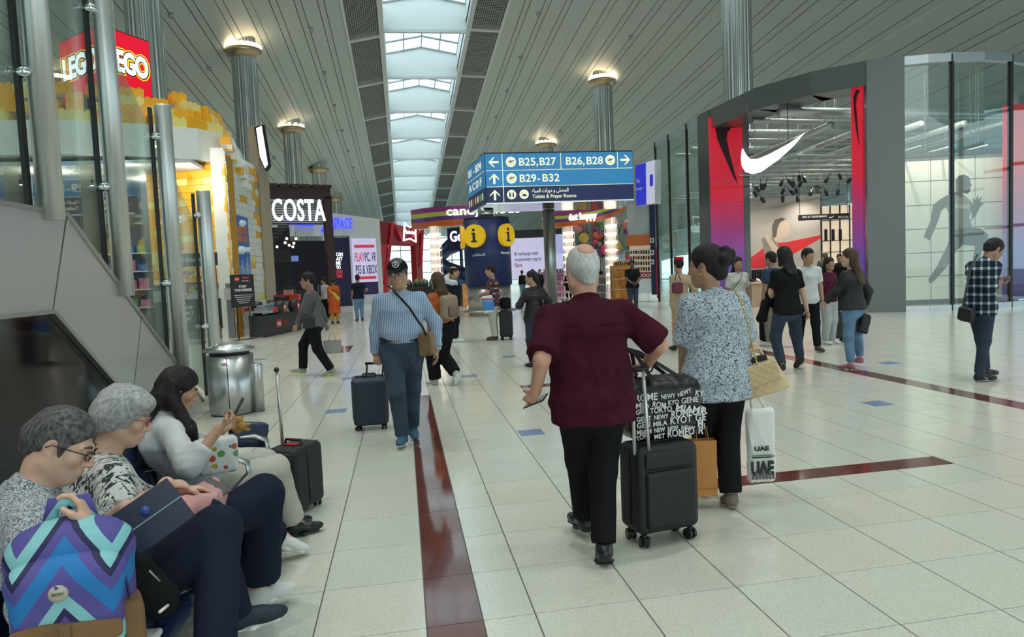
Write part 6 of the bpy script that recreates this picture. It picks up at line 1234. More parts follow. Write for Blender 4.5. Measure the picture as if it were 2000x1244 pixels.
HB = hairmat('hair_black', (.008, .007, .007), (.03, .027, .026)); HBR = hairmat('hair_brown', (.045, .026, .016), (.11, .066, .04)); HG = hairmat('hair_grey', (.20, .20, .20), (.50, .50, .48)); HSP = hairmat('hair_salt_pepper', (.022, .021, .02), (.17, .165, .16)); HW = hairmat('hair_white', (.36, .36, .35), (.62, .62, .60))
NAVY = fabric('navy_twill', (.014, .018, .034)); BLK = fabric('black_cloth', (.010, .010, .012)); JEAN = mat('jeans_mid', (.034, .052, .080), .9, bump=(500, .15), vary=(6, .45)); JEAND = mat('jeans_dark', (.022, .034, .060), .85, bump=(500, .15), vary=(6, .35)); JEANL = mat('jeans_light', (.12, .22, .34), .85, bump=(500, .15), vary=(6, .3)); CREAM = fabric('cream_trousers', (.46, .44, .38)); KHAKI = fabric('khaki', (.22, .20, .17)); WHT = fabric('white_cotton', (.56, .57, .57)); GREYC = fabric('grey_cotton', (.36, .37, .38))
SHB = mat('shoe_black', (.012, .012, .012), .35); SHW = mat('shoe_white', (.62, .63, .60), .5); SOLEW = mat('sole_white', (.68, .68, .66), .5); SOLEG = mat('sole_grey', (.28, .28, .28), .5); BLKM = mat('frame_black', (.01, .01, .01), .25); LENS = glass_mat('lens', (.72, .72, .74), .06, .2)
def X_(px, py, X): return atX(px, py, X)
# ------------------------------------------------------------------ man in maroon, walking away
g = gnd(1168, 1078); P = Person('heavy grey-haired man in maroon short-sleeved shirt walking away with a phone', (.985, 3.72), 2, 1.66, w=1.22, belly=.05, vox=.0095, sk='pink', seed=1, head=1.15, shoulder=.20)
P.pose(lean=4, feet=(P.L(at(1143, 1018, 3.98)), P.L(at(1180, 1082, 3.58) + V(0, 0, .045))), hands=(P.L(at(1046, 764, 3.74)), P.L(at(1262, 712, 3.95))), poles=(V(-.25, -1, 0), V(1, -.2, -.9)), head=(-4, 4, 0), toes=(10, -14), fpitch=(0, -28), curl=(40, 70), palm=(V(.6, .2, .8), V(0, .2, -1)), hdir=(V(-.25, .55, -.6), V(-.6, .8, -.1)), hunch=4)
P.body(); MAR = fabric('maroon_linen', (.050, .0075, .018), .9, vary=.2); YK = P.shirt(MAR, 0, .0275, .17, .004, 'yoke', clip=(P.nb - P.u[2] * .135 * P.k, -P.u[2])); P.shirt(MAR, .92, .024, .17, .016, freq=10, flare=.004, cuff=.024); P.collar(MAR, .050, .012); YK.parent = P.so; P.trousers(BLK, .014, .97, .004, .007); P.shoes(SHB)
P.hair('short', HW, .0025, lift=-.005)
b_ = Sdf(); b_.ell(P.h(0, -.062, .098), np.array((.046, .05, .030)) * P.hk, P.Hm @ rotx(35), .01); b_.half(P.h(0, 0, .085), P.Hm @ V(0, 0, -1)) if False else None
soft(b_, 'bald_patch', SK['pink'], P.root, .006)
for i in (0,): b_ = MB(); b_.tube([P.wr[1] + V(.0, -.05, 0) + .038 * (V(0, math.cos(a), 0) * 0 + V(1, 0, 0) * 0 + np.cross(P.hd[1], V(0, 0, 1)) * math.cos(a) + V(0, 0, 1) * math.sin(a)) for a in np.linspace(0, 6.283, 16, endpoint=False)], .006, 5, BLKM, closed=True); b_.build('wristband', None, P.root)
MAROON = P
ph = lambda name, lab, c, R, sz=(.036, .075, .004), m=BLKM, sc=mat('phone_screen', (.35, .36, .36), .15): _phone(name, lab, c, R, sz, m, sc)
def _phone(name, lab, c, R, sz, m, sc):
    o = thing(name, lab, 'phone', c); mb = MB(); mb.rbox((-sz[0], -sz[1], -sz[2]), (sz[0], sz[1], sz[2]), .0038, m, R); mb.build('case', None, o); mb = MB(); mb.box((-sz[0] * .9, -sz[1] * .94, sz[2]), (sz[0] * .9, sz[1] * .94, sz[2] + .0006), sc, R); mb.build('screen', None, o); return o
def hand_frame(P, i):
    n = P.R @ P.pn[i]; d = P.R @ P.hd[i]; return np.stack([np.cross(d, n), d, n], 1)
ph('phone', 'phone held flat in the maroon-shirted man\'s left hand', at(1046, 783, 3.80), basis((0, 0, 0), V(.45, .6, .35), V(-.5, .5, -.3)).to_3x3())
# ------------------------------------------------------------------ woman in the speckled blouse
P = Person('woman with dark bun in speckled pale blue blouse and black trousers seen from behind', (1.97, 4.27), -2, 1.655, female=True, w=1.2, belly=.02, vox=.0095, sk='olive', seed=2, head=1.16)
P.pose(lean=2, feet=(P.L(at(1372, 952, 4.52)), P.L(at(1428, 966, 4.22))), hands=(P.L(at(1332, 757, 4.42)), P.L(at(1462, 735, 4.40))), poles=(V(-1, -.5, -.2), V(1, -.6, 0)), head=(-42, 4, 0), side=-2, neck=V(-.12, .15, 0), toes=(6, -8), fpitch=(-8, -10), curl=(70, 60), hdir=(V(.1, .2, -1), V(0, .3, -1)))
P.body(); P.face(); SPK = flecked('speckled_blouse', (.46, .54, .60), (.03, .035, .045), 120, .545, (1, 1, .8)); P.shirt(SPK, .98, .026, .20, .014, freq=11, se=.030, cuff=.012); P.collar(SPK, .04, .010); P.trousers(BLK, .012, .97, .012, .006); P.shoes(mat('shoe_taupe', (.16, .12, .09), .6), mat('sole_taupe', (.30, .25, .19), .6))
def bun(p, sd):
    sd.cone(p.h(0, -.08, .02), p.h(0, -.085, -.045), .06 * p.hk, .045 * p.hk, .03)
    for a, (x, y, z, r) in enumerate(((0, -.125, .055, .045), (.03, -.135, .03, .036), (-.03, -.13, .035, .038), (.02, -.15, .06, .030), (-.015, -.13, .085, .028), (.035, -.12, .08, .026))): sd.ell(p.h(x, y, z), r * p.hk, None, .012)
P.hair('long', HB, .004, extra=bun); BLOUSE = P
b_ = MB(); b_.ball(P.h(-.082, 0, -.045), .008, mat('gold', (.6, .42, .12), .25, .9)); b_.build('earring', None, P.root)
b_ = MB(); hd = P.hd[0]; u_ = nrm(np.cross(hd, V(0, 1, 0))); v_ = np.cross(hd, u_); b_.tube([P.wr[0] - nrm(P.wr[0] - P.elb[0]) * .03 + .036 * (u_ * math.cos(a) + v_ * math.sin(a)) for a in np.linspace(0, 6.283, 18, endpoint=False)], .009, 6, mat('gold', (.6, .42, .12), .25, .9), closed=True); b_.build('bracelet', None, P.root)
# ------------------------------------------------------------------ man in striped shirt and cap
P = Person('man in black cap and blue striped shirt walking forward with a wheeled case', (-.03, 6.75), 178, 1.70, w=1.16, belly=.035, vox=.0095, sk='tan', seed=3, head=1.12)
P.pose(lean=2, feet=(P.L(at(806, 838, 7.0) + V(0, 0, .0)), P.L(at(787, 851, 6.65))), hands=(P.L(at(853, 682, 6.75)), P.L(at(733, 700, 6.85))), poles=(V(-1, -.6, 0), V(1, -.7, 0)), head=(4, 3, 2), toes=(8, -8), fpitch=(-12, 6), curl=(30, 75), palm=(None, V(0, 0, -1)), hdir=(None, V(-.2, .8, -.5)))
P.body(); P.face((.05, .04, .035), (.40, .17, .13)); STRP = striped('blue_stripe', (.16, .26, .42), (.62, .66, .70), .0165, .30); P.shirt(STRP, 1.95, .022, -.052, .009, freq=13); P.collar(STRP, .04, .010); P.trousers(JEAN, .016, 1.0, .004, .009, waist=.085, freq=11); P.shoes(mat('shoe_blue', (.03, .10, .17), .6), SOLEW); P.hair('short', HSP, .002)
b_ = Sdf(); S = P.secs(.036); b_.ecap(P.sp[0] + P.u[0] * .058 * P.k, P.sp[0] + P.u[0] * .095 * P.k, (S[1][1][0], S[1][1][1]), (S[1][1][0], S[1][1][1]), P.lat0, .005, flat=(1, 1)); bo = soft(b_, 'belt', mat('belt_black', (.012, .012, .012), .4), P.root, .008); c = P.sp[0] + P.u[0] * .077 * P.k + V(0, S[1][1][1] + .002, 0)
b_ = MB(); b_.tube([c + V(x, .006, z) for x, z in ((-.026, -.018), (.026, -.018), (.026, .018), (-.026, .018))], .004, 5, CHROME, closed=True); b_.build('buckle', None, bo)
for k in range(5): b_ = MB(); q = P.sp[0] + P.u[1] * (.14 + .065 * k) * P.k; b_.ball(q + V(0, .15 + .015 * math.sin(k * .8), 0), (.006, .02, .006), SOLEW, 8, 5); b_.build('button', None, P.so)
b_ = Sdf(); b_.ell(P.h(0, -.012, .040), np.array((.090, .108, .100)) * P.hk, P.Hm, .01); b_.half(P.h(0, 0, .036), P.Hm @ V(0, .06, -1)); CAPM = fabric('cap_black', (.012, .012, .014)); cp = soft(b_, 'cap', CAPM, P.root, .006)
b_ = Sdf(); b_.ecap(P.h(0, .06, .046), P.h(0, .155, .026), np.array((.085, .006)) * P.hk, np.array((.06, .005)) * P.hk, P.Hm[:, 0], .01); soft(b_, 'visor', CAPM, cp, .0045)
b_ = MB(); c = P.h(0, .098, .085); r = .026 * P.hk; nn = nrm(P.Hm @ V(0, 1, .45)); uu = P.Hm @ V(1, 0, 0); vv = np.cross(nn, uu); b_.tube([c + r * (uu * math.cos(a) + vv * math.sin(a)) for a in np.linspace(0, 6.283, 20, endpoint=False)], .0035, 5, SOLEW, closed=True)
for a in (90, 210, 330): a = math.radians(a); s_ = -1 if vv[2] < 0 else 1; b_.tube([c, c + r * (uu * math.cos(a) + s_ * vv * math.sin(a))], [.005, .002], 5, SOLEW)
b_.build('star_badge', None, cp); P.glasses(BLKM, LENS); STRIPED = P
b_ = MB(); hd = nrm(P.wr[0] - P.elb[0]); u_ = nrm(np.cross(hd, V(0, 1, 0))); v_ = np.cross(hd, u_); b_.tube([P.wr[0] - hd * .01 + .036 * (u_ * math.cos(a) + v_ * math.sin(a)) for a in np.linspace(0, 6.283, 16, endpoint=False)], .008, 5, CHROME, closed=True); b_.ball(P.wr[0] - hd * .01 + V(-.03, .015, 0), (.012, .018, .018), CHROME); b_.build('watch', None, P.root)
# ------------------------------------------------------------------ man in grey sweater striding left
g = gnd(620, 733); P = Person('man in grey sweater and black trousers striding left in neon-soled shoes', g[:2], 84, 1.72, vox=.011, sk='olive', seed=4)
P.pose(pelvis=(0, 0, .91 * P.k), lean=3, feet=(P.L(at(647, 722, g[1] - .15)), P.L(at(592, 720, g[1] + .15))), hands=(P.L(at(578, 640, g[1] - .1)), P.L(at(640, 640, g[1] + .25))), poles=(V(-.4, -1, 0), V(.4, -1, 0)), head=(-10, 2, 0), fpitch=(-16, 6), curl=(40, 70)); P.ank
P.body(); P.face(); SWT_ = fabric('grey_knit', (.115, .11, .11)); P.shirt(SWT_, 1.92, .024, .10, .010, freq=11); P.trousers(BLK, .020, .98, .006, .010); P.shoes(mat('shoe_grey_green', (.24, .27, .24), .6), mat('sole_neon', (.55, .62, .06), .5), chunky=.008); P.hair('short', HB); P.glasses(BLKM)
# ------------------------------------------------------------------ man in checked shirt reading a phone
g = gnd(1915, 742); P = Person('young man in navy checked shirt looking down at a phone by the glass shop', g[:2], -88, 1.76, w=.95, vox=.0095, sk='olive', seed=5)
P.pose(lean=2, feet=(P.L(at(1925, 728, g[1] + .12)), P.L(at(1912, 732, g[1] - .10))), hands=(P.L(at(1950, 552, g[1] + .06)), P.L(at(1944, 556, g[1] - .08))), poles=(V(-.6, -1, -.3), V(.6, -1, -.3)), head=(0, 34, 0), curl=(45, 45), palm=(V(.4, -.2, 1), V(-.4, -.2, 1)), hdir=(V(.3, 1, .15), V(-.3, 1, .15)), hunch=16, neck=V(0, .5, 0))
P.body(); P.face(); PLD = plaid('navy_check', (.012, .018, .036), (.10, .13, .16), (.55, .58, .58), .105); P.shirt(PLD, 1.92, .024, .15, .010, freq=12); P.collar(PLD, .035, .010); P.trousers(JEAND, .012, .97, -.002, .006); P.shoes(mat('shoe_black_mesh', (.016, .016, .018), .6), SOLEG, lace=BLKM); P.hair('crop', HB, .002, lift=-.002); PHONEMAN = P
ph('phone', 'dark phone in both hands of the checked-shirt man', at(1958, 549, g[1]), basis((0, 0, 0), V(0, 1, 0), V(.95, 0, .3)).to_3x3())
for q, dy in ((1, -1),): b_ = MB(); A = P.ank[1]; b_.tube([A + V(.048, .03, -.035), A + V(.05, .09, -.055), A + V(.046, .15, -.035), A + V(.05, .06, -.06)], .004, 5, SOLEW); b_.build('tick_print', None, [c for c in P.root.children if c.name.startswith('shoe')][1])
# ------------------------------------------------------------------ seated man with tablet
MX = -1.06; P = Person('seated grey-haired man in glasses and speckled shirt holding a tablet', (-1.10, 2.60), -60, 1.70, w=1.12, belly=.03, vox=.0090, sk='fair', seed=6, head=1.0)
P.pose(pelvis=(0, 0, .485), legk=1.08, lean=-42, hunch=48, feet=(P.L(X_(458, 1196, -.76)), P.L(X_(420, 1290, -.68))), kpoles=(V(-.1, 1, .8), V(.05, 1, .8)), hands=(P.L(X_(246, 992, -1.0)), P.L(X_(176, 1034, -.93))), poles=(V(-1, -.4, -.8), V(.8, -.3, -1)), head=(22, 28, -4), toes=(-6, -6), curl=(50, 55), palm=(V(.5, 0, 1), V(-.6, -.8, .2)), hdir=(V(.35, 1, -.1), V(-.45, -.1, 1)), neck=V(0, .55, 0))
P.body(); P.face((.07, .06, .05), (.40, .19, .15)); SPM = flecked('speckled_shirt', (.50, .53, .55), (.07, .085, .11), 190, .51); P.shirt(SPM, 1.70, .026, .02, .011, freq=13); P.collar(SPM, .045, .012); P.trousers(NAVY, .018, 1.0, .006, .009); P.shoes(mat('shoe_navy', (.015, .022, .04), .6), SOLEW, lace=BLKM); P.hair('short', HSP, .002, lift=-.006); P.glasses(BLKM, LENS, w=.027, hh=.017); SEATMAN = P
t = thing('tablet', 'tablet in open navy folio case held by the seated man', 'tablet', X_(300, 1008, -.86)); R = basis((0, 0, 0), V(.75, .35, .45), V(-.3, .4, .75)).to_3x3(); TBN = mat('tablet_navy', (.012, .018, .045), .5); mb = MB(); mb.rbox((-.10, -.085, -.006), (.10, .085, .006), .005, TBN, R); mb.build('back_cover', None, t); mb = MB(); mb.box((-.10, -.002, .0062), (.10, .002, .0072), mat('cover_seam', (.2, .3, .4), .5), R); mb.build('fold_line', None, t); mb = MB(); mb.lathe([(.016, .006), (.016, .010), (0, .010)], 18, mat('badge_blue', (.02, .06, .25), .4)); mb.v = [tuple(np.array(R) @ (np.array(q) + V(-.01, .03, 0))) for q in mb.v]; mb.build('round_badge', None, t)
# ------------------------------------------------------------------ seated grey-haired woman
P = Person('seated grey-haired woman in leaf-print top with legs crossed and white trainers', (-1.09, 3.17), -54, 1.72, female=True, w=1.16, vox=.0090, sk='fair', seed=7, head=.97)
P.pose(pelvis=(0, 0, .475), legk=1.16, lean=-46, hunch=54, feet=(P.L(X_(562, 1040, -.72)), P.L(X_(500, 1150, -.76))), kpoles=(V(.1, .5, 1.2), V(0, 1, .8)), hands=(P.L(X_(352, 955, -.92)), P.L(X_(325, 945, -.95))), poles=(V(-.9, -.5, -1), V(.9, -.4, -1)), head=(20, 20, 0), toes=(-10, 0), fpitch=(-25, 0), curl=(40, 45), palm=(V(.3, 0, -1), V(-.3, 0, -1)), hdir=(V(.2, 1, -.2), V(-.3, 1, -.3)), neck=V(0, .5, 0))
P.body(); P.face((.22, .18, .15), (.45, .20, .17)); LEAF = flecked('leaf_print', (.55, .57, .54), (.045, .05, .055), 30, .53, (1.6, .7, .7)); P.shirt(LEAF, .55, .024, .02, .009, freq=13, cuff=.014); P.trousers(NAVY, .026, .90, .032, .010, freq=10, lengths=(.80, .88)); P.shoes(SHW, SOLEW, chunky=.006, lace=SOLEW)
def bob(p, sd):
    for g in (-1, 1): sd.ell(p.h(g * .06, -.045, .0), np.array((.04, .06, .06)) * p.hk, p.Hm, .03)
    sd.ell(p.h(0, -.085, -.02), np.array((.075, .045, .065)) * p.hk, p.Hm, .03); sd.ell(p.h(.03, .065, .085), np.array((.05, .04, .03)) * p.hk, p.Hm, .03)
P.hair('long', HG, .006, extra=bob, lift=.008, hairline=.045); P.glasses(mat('frame_rose', (.35, .10, .12), .3), LENS, w=.024); SEATWOMAN = P
t = thing('tablet', 'thin dark tablet lying in the leaf-print woman\'s lap', 'tablet', X_(395, 968, -.87)); R = basis((0, 0, 0), V(.6, .75, .25), V(-.6, .5, .25)).to_3x3(); mb = MB(); mb.rbox((-.10, -.07, -.004), (.10, .07, .004), .004, mat('tablet_bronze', (.10, .075, .06), .3, .6), R); mb.build('body', None, t); mb = MB(); mb.box((-.09, -.062, .004), (.09, .062, .0046), mat('tablet_glass', (.10, .10, .10), .1), R); mb.build('screen', None, t)
sd = Sdf(); a, c, e = SEATWOMAN.L(X_(375, 990, -.86)), SEATWOMAN.L(X_(430, 965, -.82)), SEATWOMAN.L(X_(400, 1012, -.84)); wl = SEATWOMAN.wl
sd = Sdf(); q = [X_(345, 1000, -.90), X_(420, 958, -.87), X_(422, 1000, -.82), X_(350, 1030, -.84)]; sd.ecap(q[0], q[1], (.05, .03), (.06, .035), V(0, 0, 1), .03); sd.ecap(q[3], q[2], (.045, .025), (.055, .03), V(0, 0, 1), .05); sd.ecap((q[0] + q[3]) / 2, (q[1] + q[2]) / 2, (.06, .035), (.065, .035), V(.5, -.5, .6), .05); o = soft(sd, 'folded_jacket', fabric('pink_cloth', (.50, .27, .26)), None, .008, (), .012, 22, 3); tag(o, 'folded dusty pink jacket across the seated woman\'s lap', 'jacket')
# ------------------------------------------------------------------ seated young woman with phone
P = Person('seated young woman with long black hair and white shirt looking at a phone', (-1.17, 4.14), -58, 1.58, female=True, vox=.0095, sk='tan', seed=8, head=1.06)
P.pose(pelvis=(0, 0, .475), legk=1.1, lean=-44, hunch=48, feet=(P.L(V(-.80, 4.56, .085)), P.L(V(-.74, 4.46, .085))), kpoles=(V(-.1, 1, .8), V(0, 1, .8)), hands=(P.L(X_(432, 842, -1.02)), P.L(X_(428, 838, -.98))), poles=(V(-.8, -.5, -1), V(.8, -.3, -1)), head=(10, 24, 0), curl=(55, 55), palm=(V(.5, 0, 1), V(-.5, 0, 1)), hdir=(V(.2, 1, .55), V(-.2, 1, .5)), neck=V(0, .5, 0))
P.body(); P.face(); P.shirt(WHT, 1.55, .030, .04, .012, freq=13, se=.028, cuff=.006); P.collar(WHT, .03, .014); P.trousers(CREAM, .022, .95, .010, .010); P.shoes(SHB)
def longhair(p, sd, n=.38, w=.075):
    L = p.Hm[:, 0]; a = p.h(0, -.065, .02); b2 = p.nb + p.u[2] * .02 - p.fw * .085; c2 = p.nb - p.u[2] * n * p.k - p.fw * .145
    sd.ecap(a, b2, (.080 * p.hk, .055 * p.hk), (.085 * p.k, .042 * p.k), L, .03); sd.ecap(b2, c2, (.085 * p.k, .042 * p.k), (w * p.k, .026 * p.k), p.lat, .03)
    for g in (-1, 1): sd.cone(p.h(g * .078, -.03, .02), p.h(g * .075, -.03, -.11), .024 * p.hk, .022 * p.hk, .03)
P.hair('long', HB, .006, extra=lambda p, sd: (longhair(p, sd), [(sd.cone(p.h(g * .078, -.01, -.06), p.nb - p.u[2] * .06 + p.fw * .10 + p.lat * g * .13, .034, .034, .03), sd.cone(p.nb - p.u[2] * .06 + p.fw * .10 + p.lat * g * .13, p.nb - p.u[2] * .30 + p.fw * .20 + p.lat * g * .12, .034, .014, .03)) for g in (1, -1)])); YOUNG = P
ph('phone', 'phone held up by the seated young woman', X_(463, 800, -.99), basis((0, 0, 0), V(-.3, 1, 0), V(.5, .2, .9)).to_3x3())
# ------------------------------------------------------------------ group at the shop portal
def std(label, px, py, rot, H, top, bottom, hair, sk='tan', female=False, w=1.0, vox=.0145, sleeve=.75, shoes=SHB, sole=None, hem=.10, pose={}, belly=0.0, style='short', extra=None, seed=0, Yg=None, te=.016, collar=False, tl=.98):
    g = gnd(px, py) if Yg is None else np.array([at(px, py, Yg)[0], Yg, 0]); P = Person(label, g[:2], rot, H, female, w, belly, vox, sk, None, seed)
    ps = dict(pose); 
    for kk in ('hands', 'feet'):
        if kk in ps: ps[kk] = tuple(None if q is None else (P.L(at(q[0], q[1], g[1] + q[2])) if abs(q[0]) > 20 else V(*q)) for q in ps[kk])
    P.pose(**ps); P.body(hands=True); 
    if vox < .012: P.face()
    if top is not None: P.shirt(top, sleeve, .020, hem, .009, freq=11)
    if collar: P.collar(top)
    if bottom is not None: P.trousers(bottom, te, tl, 0, .008)
    P.shoes(shoes, sole); 
    if hair is not None: P.hair(style, hair, extra=extra)
    return P
TEE = fabric('black_tee', (.012, .012, .013)); DEN = mat('denim_black', (.024, .025, .027), .8, bump=(400, .2), vary=(9, .5)); PUR = fabric('plum_tee', (.075, .015, .035)); BLU2 = fabric('blue_shirt', (.03, .05, .10))
DENIM = std('woman in dark denim jacket and blue jeans with long brown hair, reaching left', 1668, 722, 22, 1.68, DEN, JEANL, HBR, 'fair', True, sleeve=1.9, vox=.0105, shoes=mat('shoe_pink', (.40, .13, .17), .6), sole=SOLEW, style='long', extra=lambda p, sd: longhair(p, sd, .20, .06), seed=21, hem=.06, pose=dict(lean=2, hands=((1612, 592, .25), (1690, 600, .1)), feet=((1662, 712, 0), (1680, 705, .25)), head=(-30, 0, 0), poles=(V(-.6, -1, -.3), None), curl=(20, 40)), te=.012, tl=.9)
std('person with shoulder-length black hair in black tee and jeans, jacket over the arm', 1540, 728, 8, 1.74, TEE, JEAND, HB, 'fair', False, vox=.0105, shoes=mat('shoe_suede', (.035, .028, .022), .8), style='long', extra=lambda p, sd: (longhair(p, sd, .06, .075), sd.ell(p.h(0, -.03, .03), np.array((.098, .11, .105)) * p.hk, p.Hm, .02) if False else None), seed=22, hem=.13, pose=dict(lean=3, hands=((1502, 600, .28), (1578, 612, .05)), feet=((1527, 712, -.1), (1563, 700, .3)), poles=(V(-1, -.4, -.2), None), fpitch=(0, -35), head=(6, 2, 0)), te=.018)
std('young man in white tee and black trousers facing the group', 1578, 686, 168, 1.74, WHT, BLK, HB, 'olive', vox=.014, shoes=mat('shoe_olive', (.05, .05, .04), .7), sole=SOLEW, seed=23, hem=.12, pose=dict(head=(-20, 3, 0), feet=((-.12, .12, .085), (.12, -.1, .085))))
std('girl in plum tee and pale grey trousers behind the denim jacket', 1618, 672, -160, 1.58, PUR, GREYC, HB, 'olive', True, vox=.014, shoes=SHW, sole=SOLEW, style='long', extra=lambda p, sd: longhair(p, sd, .12, .06), seed=24, hem=.08, pose=dict(head=(15, 0, 0), hands=((1642, 555, -.2), None)), te=.026)
std('man in blue shirt and khaki trousers hidden behind the black tee', 1512, 676, 20, 1.72, BLU2, KHAKI, HB, 'olive', vox=.0145, shoes=SHW, sole=SOLEW, seed=25, hem=.1, te=.026)
# stewardess, woman in white, man in black
BEI = fabric('beige_uniform', (.40, .29, .19)); RDH = fabric('red_felt', (.35, .012, .02))
P = std('flight attendant in beige suit and red hat walking away', 1332, 686, 6, 1.68, BEI, None, HB, 'tan', True, vox=.0145, sleeve=1.9, hem=.12, style='long', seed=26, pose=dict(hands=((1312, 592, 0), (1352, 590, 0)), feet=((-.06, .15, .085), (.07, -.12, .10)), fpitch=(0, -25))); P.skirt(BEI, .52, .17); b_ = Sdf(); b_.ecap(P.h(0, -.02, .085), P.h(0, -.02, .15), np.array((.088, .10)) * P.hk, np.array((.080, .092)) * P.hk, P.Hm[:, 0], .01, flat=(1, 1)); soft(b_, 'hat', RDH, P.root, .010); b_ = Sdf(); b_.ecap(P.L(at(1316, 618, 11.9) * 0 + np.array([*P.loc[:2], 0]) + V(-.10, -.16, .55)), P.L(np.array([*P.loc[:2], 0]) + V(-.12, -.19, .44)), (.03, .01), (.06, .012), V(1, 0, 0), .01); soft(b_, 'skirt_pleat', RDH, P.root, .012)
P = std('woman in short-sleeved white dress with crossbody strap facing forward', 1441, 600, 176, 1.66, fabric('white_dress', (.55, .55, .50)), None, HB, 'olive', True, vox=.014, sleeve=.8, hem=.05, style='long', extra=lambda p, sd: longhair(p, sd, .12, .07), seed=27, Yg=12.6); P.skirt(fabric('white_dress', (.55, .55, .50)), .45, .22); WHITED = P
std('bearded man in black tee and jeans standing with clasped hands', 1237, 610, 172, 1.80, TEE, JEAND, HB, 'dark', vox=.019, w=1.1, seed=28, hem=.13, pose=dict(hands=((-.08, .26, 1.02), (.06, .28, 1.03)), poles=(V(-1, -.4, -.3), V(1, -.4, -.3)), head=(30, 0, 0)))
# ------------------------------------------------------------------ around the information column
VST = fabric('navy_vest', (.012, .016, .030))
P = std('balding man in navy waistcoat and white shirt holding a phone to his ear', 889, 668, -82, 1.74, WHT, BLK, HB, 'tan', vox=.014, w=1.05, belly=.02, sleeve=1.9, shoes=SHW, sole=SOLEW, hem=.02, style='bald', seed=29, pose=dict(hands=(None, (876, 538, -.10)), poles=(None, V(.7, .3, -1)), head=(0, 0, 0), curl=(40, 60), feet=((-.1, .04, .085), (.1, -.03, .085)))); P.shirt(VST, 0, .032, .10, .006, 'waistcoat')
BPL = plaid('brown_check', (.10, .05, .05), (.05, .02, .03), (.36, .28, .25), .12)
std('man in brown checked short-sleeved shirt standing with a wheeled case', 968, 664, 78, 1.74, BPL, fabric('pale_trousers', (.42, .42, .36)), HB, 'tan', vox=.014, w=1.1, belly=.04, shoes=mat('shoe_brown', (.05, .03, .02), .6), sole=SOLEG, hem=.15, style='crop', seed=30, pose=dict(hands=((-.02, .30, 1.08), (.04, .28, 1.06)), poles=(V(-1, -.6, -.5), V(1, -.6, -.5)), head=(8, 4, 0)), te=.024)
PUF = mat('black_puffer', (.012, .012, .013), .38); 
def quilt(m):
    t = NT(m); sp = t.n('SeparateXYZ'); t.l(t.coord(), sp.inputs[0]); f = t.math('SINE', t.math('MULTIPLY', sp.outputs[2], 95.0)); bp = t.n('Bump'); bp.inputs['Strength'].default_value = .9; bp.inputs['Distance'].default_value = .02; t.l(t.math('ABSOLUTE', f), bp.inputs['Height']); t.l(bp.outputs[0], t.b.inputs['Normal'])
quilt(PUF)
std('woman in black quilted jacket with dark braid walking away', 1049, 716, 28, 1.56, PUF, JEAND, HB, 'tan', True, w=1.15, vox=.014, sleeve=1.9, hem=.14, style='long', extra=lambda p, sd: (sd.cone(p.h(0, -.08, 0), p.h(0, -.08, -.05), .06 * p.hk, .04 * p.hk, .03), sd.cone(p.h(.03, -.1, -.06), p.nb + V(.06, -.15, -.3), .028, .018, .02)), seed=31, pose=dict(hands=((-.12, .25, .98), (.22, .18, .95)), poles=(V(-1, -.8, -.2), V(1, -.8, -.2)), head=(-40, 0, 0)))
ORG = fabric('orange_top', (.42, .10, .03)); 
WALKER = std('woman with long brown hair and orange top stepping away behind the striped shirt', 868, 752, 34, 1.64, ORG, BLK, HBR, 'tan', True, vox=.0115, sleeve=.8, shoes=mat('shoe_sage', (.42, .50, .42), .6), sole=SOLEW, hem=-.02, style='long', extra=lambda p, sd: longhair(p, sd, .22, .06), seed=32, pose=dict(pelvis=(0, 0, .90 * 1.64 / 1.75), lean=3, feet=((850, 742, .1), (889, 728, -.1)), fpitch=(0, -60)), te=.045)
# ------------------------------------------------------------------ distant figures
P = std('woman in orange and yellow tunic walking away by the planter', 655, 632, 4, 1.62, fabric('orange_tunic', (.50, .085, .02), vary=.3), fabric('mustard', (.45, .30, .03)), HB, 'brown', True, vox=.019, sleeve=.9, hem=.05, style='long', seed=33); P.skirt(fabric('orange_tunic', (.50, .085, .02)), .38, .22); sd = Sdf(); sd.ecap(V(-.12, -.06, 1.22), V(.16, -.14, .88), (.05, .03), (.07, .03), V(0, 0, 1), .03); soft(sd, 'scarf', fabric('yellow_scarf', (.55, .42, .05)), P.root, .014, (), .01)
std('man in navy tee and light jeans walking away before the gaming poster', 703, 627, 12, 1.70, fabric('navy_tee', (.014, .018, .035)), JEANL, HB, 'olive', vox=.019, w=1.05, shoes=SHB, sole=SOLEW, hem=.1, seed=34, pose=dict(hands=(None, (.26, .12, 1.08))))
std('distant person in dark clothes below the gaming poster', 744, 592, 170, 1.70, BLK, JEANL, HB, 'tan', vox=.024, seed=35)
std('distant woman in white top with hand on hip beside the sign pole', 1043, 585, 10, 1.68, WHT, JEANL, HB, 'tan', True, vox=.022, sleeve=1.9, seed=36, style='long', extra=lambda p, sd: longhair(p, sd, .05, .07), pose=dict(hands=((-.22, .05, 1.0), None), poles=(V(-1, -.3, 0), None)))
std('distant woman in dark coat near the lilac screen', 1056, 583, 190, 1.66, BLK, BLK, HBR, 'fair', True, vox=.024, sleeve=1.9, seed=37, style='long', extra=lambda p, sd: longhair(p, sd, .15, .06))
std('distant person in black at the lilac screen, leftmost', 1022, 582, 20, 1.64, BLK, JEANL, HB, 'tan', vox=.024, sleeve=1.9, seed=38)
std('distant person in black beside the luggage trolley', 1112, 590, 0, 1.58, BLK, BLK, HB, 'tan', True, vox=.024, sleeve=1.9, seed=39, style='long')
std('shopper in black tee with cap inside the sportswear shop', 1640, 560, 150, 1.70, BLK, BLK, HB, 'brown', vox=.022, seed=40, Yg=21.8)
